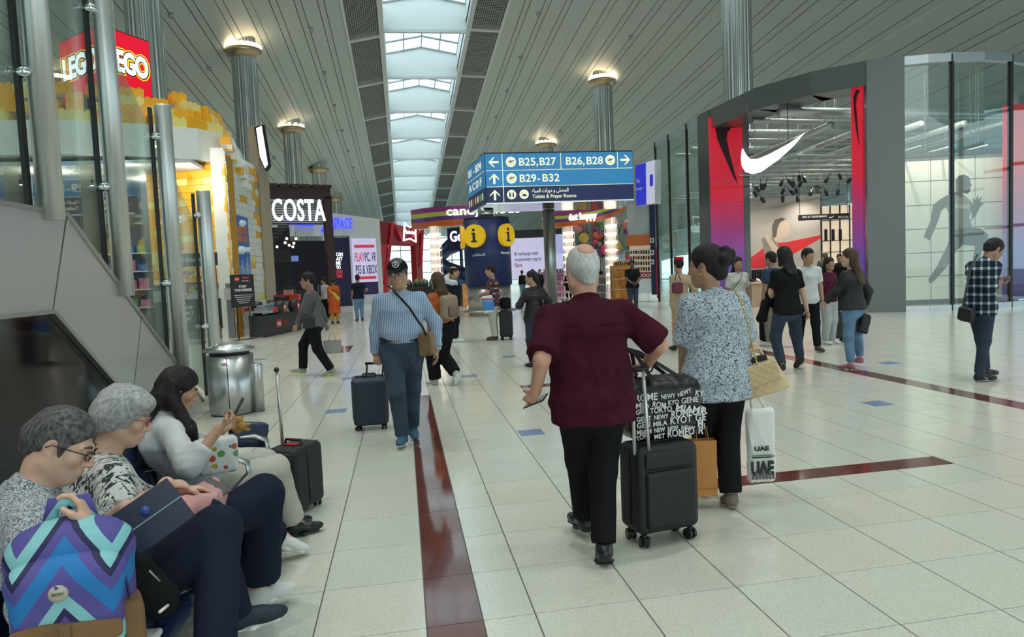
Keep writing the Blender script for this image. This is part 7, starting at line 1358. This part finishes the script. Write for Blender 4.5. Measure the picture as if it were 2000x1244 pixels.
std('shopper in a dark shirt behind the coffee kiosk post', 637, 600, 60, 1.66, GREYC, BLK, HB, 'tan', vox=.022, seed=41, Yg=29.5)
P = std('mannequin in cream cap and khaki jacket inside the sportswear shop', 1612, 560, 160, 1.84, fabric('khaki_jacket', (.10, .09, .05)), BLK, None, 'dark', vox=.022, sleeve=1.9, seed=42, Yg=22.6, hem=.16); b_ = Sdf(); b_.ell(P.h(0, -.01, .045), np.array((.09, .105, .095)) * P.hk, P.Hm); b_.half(P.h(0, 0, .04), V(0, 0, -1)); soft(b_, 'cap', CREAM, P.root, .012); P.root['category'] = 'mannequin'; P.root.name = 'mannequin'
# ------------------------------------------------------------------ seating
bench = thing('seat_row', 'row of navy padded airport seats on a steel beam under the seated people', 'bench', (-1.12, 3.2, -.02)); LEA = mat('navy_leather', (.012, .022, .07), .4, bump=(120, .1)); ALU = mat('aluminium', (.50, .52, .52), .28, .9)
mb = MB(); mb.box((-.06, -1.0, .26), (.06, 1.6, .34)); mb.build('beam', ALU, bench)
for y in (-.75, .35, 1.35):
    mb = MB(); mb.tube([(-.05, y, .3), (.22, y, .04), (.28, y, .02)], .03, 8, ALU); mb.tube([(-.05, y, .3), (-.25, y, .04), (-.3, y, .02)], .03, 8, ALU); mb.build('leg', None, bench)
for k, y in enumerate((-.58, -.02, .54, 1.08)):
    sd = Sdf(); sd.box((0, y, .355), (.25, .255, .035), rotz(0) @ roty(4), .03, .01); s_ = soft(sd, 'seat', LEA, bench, .014); sd = Sdf(); sd.box((-.31, y, .62), (.035, .245, .24), roty(-14), .03, .01); bkr = soft(sd, 'backrest', LEA, bench, .014)
    for j in range(4): mb = MB(); zz = .46 + .105 * j; xo = -.272 + (zz - .62) * -.25; mb.box((xo, y - .22, zz), (xo + .008, y + .22, zz + .010)); mb.build('seam', BLACK, bkr)
for y in (.26, .81, 1.36):
    mb = MB(); mb.tube([(-.30, y, .62), (-.1, y, .645), (.17, y, .645), (.235, y, .615), (.24, y, .56), (.10, y, .42), (0, y, .36)], .022, 8, ALU, flat=(.028, .012)); mb.build('armrest', None, bench)
st_ = thing('side_table', 'small white side table at the end of the seat row', 'table', (-1.05, 2.16, 0)); mb = MB(); mb.rbox((-.25, -.26, .465), (.24, .20, .49), .012, mat('table_white', (.60, .62, .62), .35)); mb.build('top', None, st_); mb = MB(); mb.box((-.04, -.06, 0), (.04, .06, .465)); mb.build('pedestal', ALU, st_)
# ------------------------------------------------------------------ blue patterned backpack
bp = thing('backpack', 'blue and purple angular-patterned backpack with tan suede pockets', 'backpack', (-.97, 2.14, .49), math.radians(14))
m = mat('pattern_backpack', (.02, .12, .35), .7, bump=(420, .1)); t = NT(m); sp = t.n('SeparateXYZ'); t.l(t.coord(), sp.inputs[0]); zg = t.math('ABSOLUTE', t.math('SUBTRACT', t.math('FRACT', t.math('MULTIPLY_ADD', sp.outputs[0], 4.4, .5)), .5)); q = t.math('FRACT', t.math('MULTIPLY', t.math('ADD', sp.outputs[2], t.math('MULTIPLY', zg, .30)), 4.3)); t.l(t.ramp(q, [(0, (.22, .50, .52)), (.20, (.085, .07, .28)), (.48, (.012, .17, .45)), (.74, (.085, .07, .28)), (.90, (.02, .015, .07))], 'CONSTANT'), t.b.inputs['Base Color'])
SUE = fabric('tan_suede', (.20, .115, .055)); 
sd = Sdf(); sd.box((0, .03, .19), (.155, .09, .19), None, .075, .03); sd.ell((0, .03, .36), (.15, .09, .075), None, .05); soft(sd, 'main_body', m, bp, .009, (), .006, 14, 2)
sd = Sdf(); sd.box((0, -.07, .17), (.135, .05, .165), None, .045, .02); sd.ell((0, -.06, .30), (.132, .05, .06), None, .04); fr_ = soft(sd, 'front_pocket', m, bp, .008, (), .004, 16, 3)
sd = Sdf(); sd.ecap((0, -.118, .185), (0, -.125, .135), (.115, .012), (.10, .012), V(1, 0, 0), .01); sd.ell((0, -.118, .13), (.10, .014, .05), None, .02); sd.half((0, 0, .192), V(.12, 0, 1)); fl = soft(sd, 'suede_flap', SUE, bp, .006)
mb = MB(); mb.box((-.012, -.142, -.01), (.014, -.134, .19)); mb.build('flap_strap', SUE, fl); sd = Sdf(); sd.box((.13, -.0, .09), (.045, .075, .10), rotz(10), .03, .01); sd.half((0, 0, .17), V(-.35, 0, 1)); soft(sd, 'side_pocket', SUE, bp, .008)
mb = MB(); mb.lathe([(.024, 0), (.024, .004), (0, .004)], 22, mat('badge_cream', (.45, .42, .33), .5)); o = mb.build('badge', None, bp); o.location = (-.01, -.121, .275); o.rotation_euler = (math.pi / 2, 0, 0); text('lettering', 'ROXY', basis((-.024, -.1265, .270), (1, 0, 0), (0, 0, 1)), .008, SB, o.parent, .028, .0005, .01)
mb = MB(); mb.tube([(-.145, -.03, .20), (-.13, -.03, .33), (-.05, -.03, .385), (.05, -.03, .385), (.13, -.03, .33), (.145, -.03, .2)], .004, 6, mat('zip_purple', (.06, .05, .2), .5)); mb.build('zip', None, bp); mb = MB(); mb.box((.146, -.036, .13), (.154, -.026, .20), SUE); mb.build('zip_pull', None, bp)
mb = MB(); mb.tube([(-.05, .06, .41), (-.04, .06, .47), (.04, .06, .47), (.05, .06, .41)], .012, 8, m, flat=(.02, .008)); mb.build('grab_handle', None, bp)
def strap(mb, pts, w=.018, t=.003, m=None): return mb.tube(pts, .01, 4, m, flat=(w * .7, t), smooth=False)
# black sling bag on the man's hip
sd = Sdf(); a, c = X_(258, 1110, -.86), X_(312, 1172, -.82); sd.ecap(a, c, (.035, .055), (.06, .06), V(.5, -.8, 0), .03); o = soft(sd, 'sling_bag', fabric('sling_black', (.011, .011, .012)), None, .009, (), .008, 16, 4); tag(o, 'black soft sling bag hanging from the seated man\'s lap', 'bag'); mb = MB(); mb.tube([X_(292, 1115, -.79), X_(312, 1135, -.78)], .003, 5, SOLEG); mb.build('zip', None, o); mb = MB(); mb.tube([X_(312, 1195, -.76), X_(328, 1182, -.76)], .005, 5, SOLEW); mb.build('reflective_tab', None, o)
# carrier bag, navy gift bag, plush charm beside the young woman
sd = Sdf(); c = X_(425, 888, -1.02); sd.box(c, (.10, .05, .095), rotz(20), .02, .01); CB = mat('carrier_print', (.62, .63, .60), .4); t = NT(CB); v = t.n('TexVoronoi', i_Scale=17.0); t.l(t.coord(), v.inputs['Vector']); sc_ = t.n('SeparateColor'); t.l(v.outputs['Color'], sc_.inputs[0]); t.l(t.mix(t.math('MULTIPLY', t.math('LESS_THAN', v.outputs['Distance'], .34), t.math('GREATER_THAN', sc_.outputs[1], .45)), (.62, .63, .60), t.ramp(sc_.outputs[0], [(0, (.10, .30, .08)), (.3, (.5, .07, .04)), (.55, (.45, .30, .04)), (.75, (.06, .2, .36))], 'CONSTANT')), t.b.inputs['Base Color']); o = soft(sd, 'carrier_bag', CB, None, .009, (), .010, 18, 5); tag(o, 'white plastic carrier bag with coloured print on the empty seat', 'bag'); mb = MB()
sd = Sdf(); c = X_(485, 848, -1.0); sd.box(c, (.11, .05, .075), rotz(30) @ roty(12), .012, .01); o = soft(sd, 'gift_bag', mat('navy_paper', (.014, .022, .06), .35), None, .009, (), .006, 16, 6); tag(o, 'dark navy paper gift bag in the young woman\'s lap', 'bag')
pt_ = thing('plush_charm', 'small tan plush toy hanging from the navy gift bag', 'soft toy', X_(472, 832, -.93)); sd = Sdf(); sd.ell((0, 0, 0), (.032, .028, .026), None, .01); sd.ell((-.012, 0, .036), (.022, .022, .020), None, .01)
for dx, dz in ((-.03, .05), (.008, .052)): sd.ell((dx, 0, dz), .008, None, .006)
for dx, dz in ((.035, .008), (.032, -.02), (-.034, -.016), (-.02, -.03)): sd.ell((dx, -.008, dz), (.018, .012, .010), None, .008)
soft(sd, 'plush_body', mat('plush_tan', (.42, .24, .07), .95, bump=(300, .6)), pt_, .005)
# ------------------------------------------------------------------ wheeled cases
def suitcase(label, loc, rot, w, d, h, m, tilt=0.0, handle=None, hm=None, four=True, foot=.07, trim=None, hx=0.0, hwid=.11, seed=0):
    t = thing('suitcase', label, 'suitcase', loc, math.radians(rot)); t.rotation_euler = (math.radians(tilt), 0, math.radians(rot)); vx = .011
    sd = Sdf(); sd.box((0, 0, foot + h / 2), (w / 2, d / 2, h / 2), None, min(.045, d * .3), .01); bo = soft(sd, 'shell', m, t, vx, (), .002, 9, seed)
    sd = Sdf(); sd.box((0, -d / 2 - .004, foot + h * .40), (w * .40, .022, h * .32), None, .02, .01); pk = soft(sd, 'front_pocket', m, bo, vx); sd = Sdf(); sd.box((0, -d / 2, foot + h * .84), (w * .40, .016, h * .10), None, .014, .01); soft(sd, 'top_pocket', m, bo, vx)
    mb = MB(); zz = d / 2 - .05; mb.tube([(sx * (w / 2 + .002), -zz * .2, z) for sx, z in ((-1, foot + .05), (-1, foot + h - .04))] , .006, 5, trim or BLACK); mb.tube([(w / 2 + .002, -zz * .2, foot + .05), (w / 2 + .002, -zz * .2, foot + h - .04)], .006, 5, trim or BLACK); mb.tube([(-w / 2 + .04, -zz * .2, foot + h + .002), (w / 2 - .04, -zz * .2, foot + h + .002)], .006, 5, trim or BLACK); mb.build('zip', None, bo)
    wm = None
    for sx in (-1, 1):
        for sy in ((-1, 1) if four else (1,)):
            mb = MB(); mb.tube([(0, 0, foot), (0, 0, .045)], .016, 8, BLACK)
            for g in (-1, 1): mb.add(*_disc((g * .016, 0, .032), .032, .018), BLACK)
            o = mb.build('wheel', None, t); o.location = (sx * (w / 2 - .05), sy * (d / 2 - .045), 0); o.rotation_euler = (0, 0, .5 * sx + .3 * sy)
    if handle:
        mb = MB(); z1 = foot + h + handle
        for sx in (-1, 1): mb.tube([(hx + sx * hwid / 2, d / 2 - .04, foot + h - .02), (hx + sx * hwid / 2, d / 2 - .04, z1)], .008, 8, hm or ALU)
        hh_ = mb.build('pull_handle', None, t); mb = MB(); mb.tube([(hx - hwid / 2 - .012, d / 2 - .04, z1), (hx + hwid / 2 + .012, d / 2 - .04, z1)], .014, 8, BLACK); mb.build('grip', None, hh_)
    mb = MB(); mb.tube([(-.07, -.01, foot + h - .005), (-.06, -.01, foot + h + .03), (.06, -.01, foot + h + .03), (.07, -.01, foot + h - .005)], .010, 6, BLACK); mb.build('top_handle', None, t); return t
def _disc(c, r, wd, n=14):
    vs = [(c[0] + sx * wd / 2, c[1] + r * math.cos(2 * math.pi * i / n), c[2] + r * math.sin(2 * math.pi * i / n)) for sx in (-1, 1) for i in range(n)]; return vs, [tuple(range(n))[::-1], tuple(range(n, 2 * n))] + [(i, (i + 1) % n, n + (i + 1) % n, n + i) for i in range(n)]
CASEB = mat('case_black', (.010, .0105, .012), .55, bump=(500, .15)); CASEN = mat('case_navy', (.020, .030, .050), .5, bump=(500, .15))
SUIT = suitcase('black soft four-wheeled case rolling beside the maroon-shirted man', (1.40, 3.86, 0), 12, .40, .24, .50, CASEB, 0, None, foot=.075)
# its extended silver handle, the lettered bag on top and the paper bag
mb = MB(); hb = [at(1240, 888, 3.74), at(1268, 890, 3.73)]; hp = [at(1233, 722, 3.80), at(1256, 720, 3.79)]; Mi = SUIT.matrix_basis.inverted(); lc = lambda q: np.array(Mi @ Vector(q))
for a, c in zip(hb, hp): mb.tube([lc(a), lc(c)], .010, 8, mat('handle_silver', (.62, .62, .60), .35, .7))
o = mb.build('pull_handle', None, SUIT); mb = MB(); mb.tube([lc(hp[0] + V(-.02, 0, 0)), lc(hp[1] + V(.03, 0, 0))], .016, 8, BLACK); mb.build('grip', None, o)
LB_ = thing('lettered_bag', 'black weekend bag covered in white letters riding on the black case', 'bag', (1.45, 3.95, .58), math.radians(10)); sd = Sdf(); sd.box((0, 0, .16), (.235, .12, .16), None, .07, .03); sd.ell((0, 0, .30), (.20, .09, .06), None, .05); soft(sd, 'bag_body', mat('bag_black_gloss', (.010, .010, .011), .35), LB_, .010, (), .010, 14, 8)
rl = random.Random(4); WORDS = ['ROMEO', 'MILAN', 'GENEVE', 'TOKYO', 'NEWYORK', 'MIAMI', 'GENT', 'METZ', 'ROMA', 'KYOTO', 'MEL', 'URBAN']; PRW = mat('letter_white', (.66, .66, .64), .5)
for j in range(8):
    x = -.225; zz = .018 + .037 * j
    while x < .20:
        wd = rl.choice(WORDS)[:rl.randint(2, 5)]; hh_ = rl.choice((.026, .032, .040)); L_ = hh_ * .95 * len(wd)
        if x + L_ > .235: wd = wd[:max(1, int((.235 - x) / (hh_ * .95)))]; L_ = hh_ * .95 * len(wd)
        a = rl.choice((0, 0, 0, .25, -.2)); yo = -.130 - .006 * math.sin(j * .6); bz = max(0, zz - .24); text('lettering', wd, basis((x, yo + bz * .9, zz), (math.cos(a), 0, math.sin(a)), (-math.sin(a), bz * 3, math.cos(a))), hh_, PRW, LB_, L_ * .92, .0016, .012); x += L_ + .012
for j in range(5):
    for k, wd in enumerate((rl.choice(WORDS)[:3], rl.choice(WORDS)[:2])): text('lettering', wd, basis((.242, -.09 + .09 * k, .03 + .05 * j), (0, 1, 0), (0, 0, 1)), .034, PRW, LB_, .075 if k == 0 else .05, .0016, .012)
mb = MB()
for dy in (-.10, .10): strap(mb, [(-.12, dy, .02), (-.10, dy * 1.25, .22), (-.10, dy * .9, .36), (-.16, dy * .2, .50), (-.22, 0, .53), (-.13, dy * .2, .50), (.10, dy * .9, .34), (.12, dy * 1.2, .02)], .02, .003, mat('strap_black', (.009, .009, .009), .6))
mb.build('carry_straps', None, LB_)
OB = thing('paper_bag', 'orange paper carrier bag hanging behind the black case', 'bag', at(1372, 965, 4.30)); OB.rotation_euler = (0, 0, math.radians(-10)); ORP = mat('orange_paper', (.48, .20, .045), .55, vary=(8, .06)); mb = MB(); mb.add([(-.085, -.05, 0), (.085, -.05, 0), (.085, .05, 0), (-.085, .05, 0), (-.09, -.035, .36), (.09, -.035, .36), (.09, .035, .36), (-.09, .035, .36)], [(0, 3, 2, 1), (0, 1, 5, 4), (1, 2, 6, 5), (2, 3, 7, 6), (3, 0, 4, 7)], ORP); mb.build('bag_body', None, OB); mb = MB(); mb.box((-.0875, -.053, .05), (.0875, -.0495, .053), mat('paper_fold', (.35, .14, .03), .6)); mb.build('fold', None, OB)
mb = MB()
for dy in (-.035, .035): mb.tube([(-.04, dy, .355), (-.03, dy * .6, .44), (0, 0, .50), (.03, dy * .6, .44), (.04, dy, .355)], .003, 5, ORP)
mb.build('cord', None, OB)
# beige quilted handbag with chain, white plastic bag
HBG = thing('handbag', 'beige quilted leather handbag on a gold chain at the blouse woman\'s hip', 'handbag', at(1497, 768, 4.16)); HBG.rotation_euler = (0, math.radians(-18), math.radians(-22)); HBG.scale = (1.25, 1.25, 1.25); BEIG = mat('beige_quilt', (.56, .42, .24), .42); t = NT(BEIG); sp = t.n('SeparateXYZ'); t.l(t.coord(), sp.inputs[0]); u1 = t.math('ABSOLUTE', t.math('SINE', t.math('MULTIPLY', t.math('ADD', sp.outputs[0], sp.outputs[2]), 70.0))); u2 = t.math('ABSOLUTE', t.math('SINE', t.math('MULTIPLY', t.math('SUBTRACT', sp.outputs[0], sp.outputs[2]), 70.0))); bpn = t.n('Bump'); bpn.inputs['Strength'].default_value = .5; bpn.inputs['Distance'].default_value = .008; t.l(t.math('POWER', t.math('MULTIPLY', u1, u2), .4), bpn.inputs['Height']); t.l(bpn.outputs[0], t.b.inputs['Normal'])
sd = Sdf(); sd.ecap((0, 0, 0), (0, 0, .15), (.125, .055), (.095, .035), V(1, 0, 0), .02, flat=(1, 0)); soft(sd, 'bag_body', BEIG, HBG, .007); sd = Sdf(); sd.box((0, -.052, .11), (.095, .012, .055), rotx(10), .01, .01); soft(sd, 'flap', BEIG, HBG, .007); mb = MB(); mb.tube([(-.05, 0, .17), (-.04, 0, .23), (.04, 0, .23), (.05, 0, .17)], .010, 7, BEIG); mb.build('top_handle', None, HBG); mb = MB(); mb.box((-.06, -.03, .165), (.06, .03, .19), mat('bag_lining', (.02, .015, .012), .7)); mb.build('opening', None, HBG)
mb = MB(); Mi2 = HBG.matrix_basis.inverted(); ch = [at(1482, 722, 4.14), at(1473, 690, 4.06), at(1466, 655, 4.03), at(1455, 610, 4.04), at(1444, 580, 4.08), at(1435, 568, 4.14)]; pts = []
for a, c in zip(ch, ch[1:]):
    for k in range(7): pts.append(a + (c - a) * k / 7)
for k, q in enumerate(pts): mb.ball(np.array(Mi2 @ Vector(q)), .0065 if k % 2 else .005, mat('gold', (.6, .42, .12)), 7, 5)
mb.build('chain', None, HBG)
UB = thing('plastic_bag', 'tall white plastic bag printed UAE hanging at the blouse woman\'s side', 'bag', at(1487, 938, 4.42)); UB.rotation_euler = (0, 0, math.radians(-6)); PLS = mat('white_plastic', (.72, .73, .70), .38, trans=0.0); PLS.node_tree.nodes['Principled BSDF'].inputs['Subsurface Weight'].default_value = .15
sd = Sdf(); sd.box((0, 0, .24), (.095, .035, .25), None, .028, .01); o = soft(sd, 'bag_body', PLS, UB, .008, (), .009, 15, 9, (1, 1, .4)); mb = MB(); mb.tube([(-.05, 0, .47), (-.055, .02, .60), (-.05, .03, .68)], .012, 6, PLS); mb.tube([(.05, 0, .47), (-.02, .02, .60), (-.045, .03, .68)], .012, 6, PLS); mb.build('carry_loops', None, UB)
text('lettering', 'UAE', basis((-.060, -.046, .215), (1, 0, 0), (0, 0, 1)), .028, SB, UB, .10, .002, .03); text('lettering', 'UAE', basis((-.085, -.046, .055), (1, 0, 0), (0, 0, 1)), .085, SB, UB, .155, .002, .05)
for k, (c_, z_) in enumerate((((.05, .25, .10), .178), ((.02, .02, .02), .165), ((.45, .03, .03), .171))): mb = MB(); mb.box((-.075 if k < 2 else .058, -.0475, z_), (.055 if k < 2 else .075, -.044, z_ + .008), mat('flag_%d' % k, c_, .6)); mb.build('flag_stripe', None, UB)
for k in range(7): mb = MB(); hh_ = (.03, .05, .04, .07, .035, .055, .03)[k]; mb.box((-.08 + .023 * k, -.0485, .02), (-.065 + .023 * k, -.0455, .02 + hh_), mat('skyline_grey', (.12, .12, .12), .6)); mb.build('skyline_print', None, UB)
# striped man's case and crossbody bag
suitcase('navy two-wheeled case pulled by the striped-shirt man', (*gnd(726, 836)[:2], 0), 184, .36, .24, .50, CASEN, -8, None, four=False, foot=.06, trim=BLACK); b_ = bpy.data.objects[-1] if False else None
SC2 = [o for o in bpy.data.objects if o.get('label', '').startswith('navy two-wheeled')][0]; Mi = SC2.matrix_basis.inverted(); mb = MB(); yb = gnd(726, 836)[1] - .12
for a, c in ((at(713, 775, yb + .05), at(717, 712, yb - .0)), (at(745, 775, yb + .05), at(748, 712, yb - .0))): mb.tube([np.array(Mi @ Vector(a)), np.array(Mi @ Vector(c))], .010, 8, BLACK)
mb.tube([np.array(Mi @ Vector(at(713, 710, yb))), np.array(Mi @ Vector(at(750, 708, yb)))], .014, 8, BLACK); mb.build('pull_handle', None, SC2); mb = MB(); q = [np.array(Mi @ Vector(at(x, 770, yb + .0))) for x in (712, 748)]; mb.tube(q, .012, 6, mat('tag_orange', (.5, .12, .03), .5)); mb.build('luggage_strap', None, SC2)
def cross_bag(name, label, cat, c, half, R, m, straps, sm, fold=.004, vox=.010, seed=0, parts=()):
    t = thing(name, label, cat, c); sd = Sdf(); sd.box((0, 0, 0), half, R, min(half) * .7, .01); soft(sd, 'bag_body', m, t, vox, (), fold, 14, seed)
    if straps:
        mb = MB(); strap(mb, [np.array(q) - np.array(c) for q in straps], .02, .003, sm); mb.build('strap', None, t)
    return t
TAN = mat('tan_leather', (.20, .125, .065), .42, vary=(6, .2)); y0 = 6.50
cross_bag('messenger_bag', 'tan leather messenger bag across the striped-shirt man', 'bag', at(833, 672, 6.62), (.085, .035, .11), rotz(-35) @ roty(-6), TAN, [at(832, 655, 6.58), at(826, 640, 6.53), at(815, 625, y0), at(800, 602, y0 - .01), at(785, 585, y0), at(772, 572, 6.56), at(762, 561, 6.66), at(756, 557, 6.76)], BLKM, .004, .009, 3)
GS_ = gnd(620, 733)[1]
cross_bag('messenger_bag', 'small black messenger bag on the grey-sweater man', 'bag', at(603, 630, GS_ - .24), (.10, .035, .10), rotz(8), mat('nylon_black', (.012, .012, .013), .5), [at(608, 612, GS_ - .24), at(616, 590, GS_ - .24), at(622, 570, GS_ - .22), at(622, 556, GS_ - .12)], BLKM, .003, .011)
pb = thing('paper_bag', 'grey paper shopping bag in the grey-sweater man\'s hand', 'bag', at(650, 690, GS_ + .2)); mb = MB(); mb.add([(-.14, -.05, 0), (.14, -.05, 0), (.14, .05, 0), (-.14, .05, 0), (-.145, -.04, .22), (.145, -.04, .22), (.145, .04, .22), (-.145, .04, .22)], [(0, 3, 2, 1), (0, 1, 5, 4), (1, 2, 6, 5), (2, 3, 7, 6), (3, 0, 4, 7)], mat('grey_paper', (.32, .31, .29), .6)); mb.build('bag_body', None, pb); mb = MB(); mb.tube([(-.06, -.04, .21), (-.03, 0, .34), (.03, 0, .34), (.06, -.04, .21)], .005, 5, mat('grey_paper', (.3, .3, .3))); mb.build('cord', None, pb)
PY = gnd(1915, 742)[1]
cross_bag('messenger_bag', 'black sling bag behind the checked-shirt man', 'bag', at(1888, 614, PY - .02), (.05, .10, .09), rotz(8) @ rotx(10), mat('nylon_black', (.012, .012, .013), .5), [at(1880, 600, PY - .14), at(1888, 560, PY - .17), at(1896, 520, PY - .16), at(1910, 497, PY - .10)], BLKM, .004, .011, 6)
DY = gnd(1668, 722)[1]
cross_bag('shoulder_bag', 'black rounded shoulder bag on the denim-jacket woman', 'bag', at(1687, 632, DY - .05), (.075, .06, .14), roty(16), mat('nylon_black', (.012, .012, .013), .5), None, None, .006, .011, 7)
sd = Sdf(); BYY = gnd(1540, 728)[1]; sd.ecap(at(1496, 590, BYY + .2), at(1488, 622, BYY + .2), (.07, .05), (.075, .06), V(1, 0, 0), .03); sd.ecap(at(1500, 575, BYY + .2), at(1515, 600, BYY + .2), (.05, .05), (.05, .05), V(1, 0, 0), .04); o = soft(sd, 'carried_jacket', BLK, None, .012, (), .014, 16, 2); tag(o, 'black jacket draped over the black-tee person\'s forearm', 'jacket')
sd = Sdf(); q = gnd(1502, 668); sd.box((q[0], q[1] + .1, .22), (.12, .10, .21), rotz(10), .06, .01); o = soft(sd, 'backpack', BLK, None, .014, (), .008); tag(o, 'black backpack hanging low behind the black-tee person', 'backpack')
q = gnd(1637, 668); suitcase('small black hard case standing behind the denim-jacket woman', (q[0], q[1] + .05, 0), 170, .34, .22, .48, CASEB, 0, .25); cross_bag('tote_bag', 'black tote bag resting on the small black hard case', 'bag', (q[0] - .05, q[1] + .02, .75), (.14, .09, .17), rotz(10), BLK, None, None, .008, .014, 9)
# cases and bags around the column
q = gnd(991, 664); suitcase('slim black case standing beside the brown-checked man', (q[0], q[1] + .1, 0), 170, .30, .24, .62, CASEB, 0, .2); cross_bag('duffel_bag', 'black soft bag strapped on the slim black case', 'bag', (q[0], q[1] + .08, .86), (.12, .10, .14), None, BLK, None, None, .006, .015)
BYp = gnd(968, 664)[1]; t = thing('carrier_bag', 'white and blue printed carrier bag in the brown-checked man\'s hands', 'bag', at(953, 594, BYp - .25)); sd = Sdf(); sd.box((0, 0, 0), (.13, .05, .20), roty(-8), .03, .01); m = mat('carrier_blue_white', (.6, .62, .62), .4); tt = NT(m); sp = tt.n('SeparateXYZ'); tt.l(tt.coord(), sp.inputs[0]); tt.l(tt.ramp(tt.math('MULTIPLY_ADD', sp.outputs[2], 2.2, .5), [(0, (.60, .62, .62)), (.18, (.03, .20, .50)), (.62, (.10, .30, .60)), (.72, (.45, .05, .05)), (.80, (.62, .63, .62))], 'CONSTANT'), tt.b.inputs['Base Color']); soft(sd, 'bag_body', m, t, .014, (), .01)
W = WALKER; t = thing('backpack', 'tan patterned small backpack on the woman behind the striped shirt', 'backpack', W.wl(W.sp[2] - W.fw * .20 - W.u[2] * .06)); t.rotation_euler = W.root.rotation_euler; sd = Sdf(); sd.box((0, 0, 0), (.14, .07, .17), None, .06, .02); soft(sd, 'bag_body', mat('monogram_tan', (.26, .19, .12), .5, vary=(30, .25)), t, .012); sd = Sdf(); sd.box((.02, -.08, -.06), (.09, .035, .08), None, .03, .02); soft(sd, 'front_pocket', mat('pocket_brown', (.17, .10, .07), .45), t, .012)
q = gnd(1332, 686); t = cross_bag('shoulder_bag', 'burgundy shoulder bag on the flight attendant', 'bag', at(1323, 562, q[1] - .18), (.10, .05, .10), rotz(10), mat('burgundy_leather', (.10, .012, .022), .4), [at(1318, 548, q[1] - .2), at(1322, 528, q[1] - .2), at(1330, 548, q[1] - .2)], mat('burgundy_leather', (.1, .01, .02)), .004, .013)
W = WHITED; t = thing('crossbody_strap', 'dark crossbody bag on the woman in the white dress', 'bag', W.wl(V(.17, .06, .95))); sd = Sdf(); sd.box((0, 0, 0), (.05, .08, .06), None, .03, .01); soft(sd, 'bag_body', BLK, t, .013); mb = MB(); strap(mb, [np.array(W.wl(q)) - np.array(t.location) for q in (V(.19, .08, 1.0), V(.10, .18, 1.15), V(-.02, .17, 1.30), V(-.09, .06, 1.42))], .018, .003, BLKM); mb.build('strap', None, t); t.name = 'crossbody_bag'
t = thing('water_bottle', 'clear water bottle in the white-dress woman\'s hand', 'bottle', W.wl(W.wr[0] + W.hd[0] * .09 + V(0, 0, -.06))); mb = MB(); mb.lathe([(.03, 0), (.032, .05), (.03, .13), (.014, .17), (.014, .19), (0, .19)], 14, glass_mat('bottle_plastic', (.75, .85, .9), .15, .4)); mb.build('bottle_body', None, t); mb = MB(); mb.lathe([(.016, .185), (.016, .205), (0, .205)], 12, mat('cap_blue', (.1, .2, .5), .5)); mb.build('cap', None, t)
# black cabin case with the long handle by the young woman
q = gnd(585, 1003); suitcase('black cabin case with tall silver handle and red tag by the young woman', (q[0] - .02, q[1] + .10, 0), -28, .24, .33, .43, CASEB, 0, None, foot=.03); S3 = [o for o in bpy.data.objects if o.get('label', '').startswith('black cabin case')][0]; Mi = S3.matrix_basis.inverted(); mb = MB()
for dy in (0, .08): mb.tube([np.array(Mi @ Vector(at(552, 870, q[1] + .08 + dy))), np.array(Mi @ Vector(at(541, 725, q[1] + .06 + dy)))], .012, 8, mat('handle_silver', (.6, .6, .6)))
hh_ = mb.build('pull_handle', None, S3); mb = MB(); mb.tube([np.array(Mi @ Vector(at(540, 722, q[1] + .04))), np.array(Mi @ Vector(at(540, 722, q[1] + .16)))], .018, 8, BLACK); mb.build('grip', None, hh_); mb = MB(); mb.rbox((-.05, -.06, .462), (.05, -.0, .468), .003, mat('tag_red', (.5, .02, .03), .4)); mb.build('luggage_tag', None, S3)
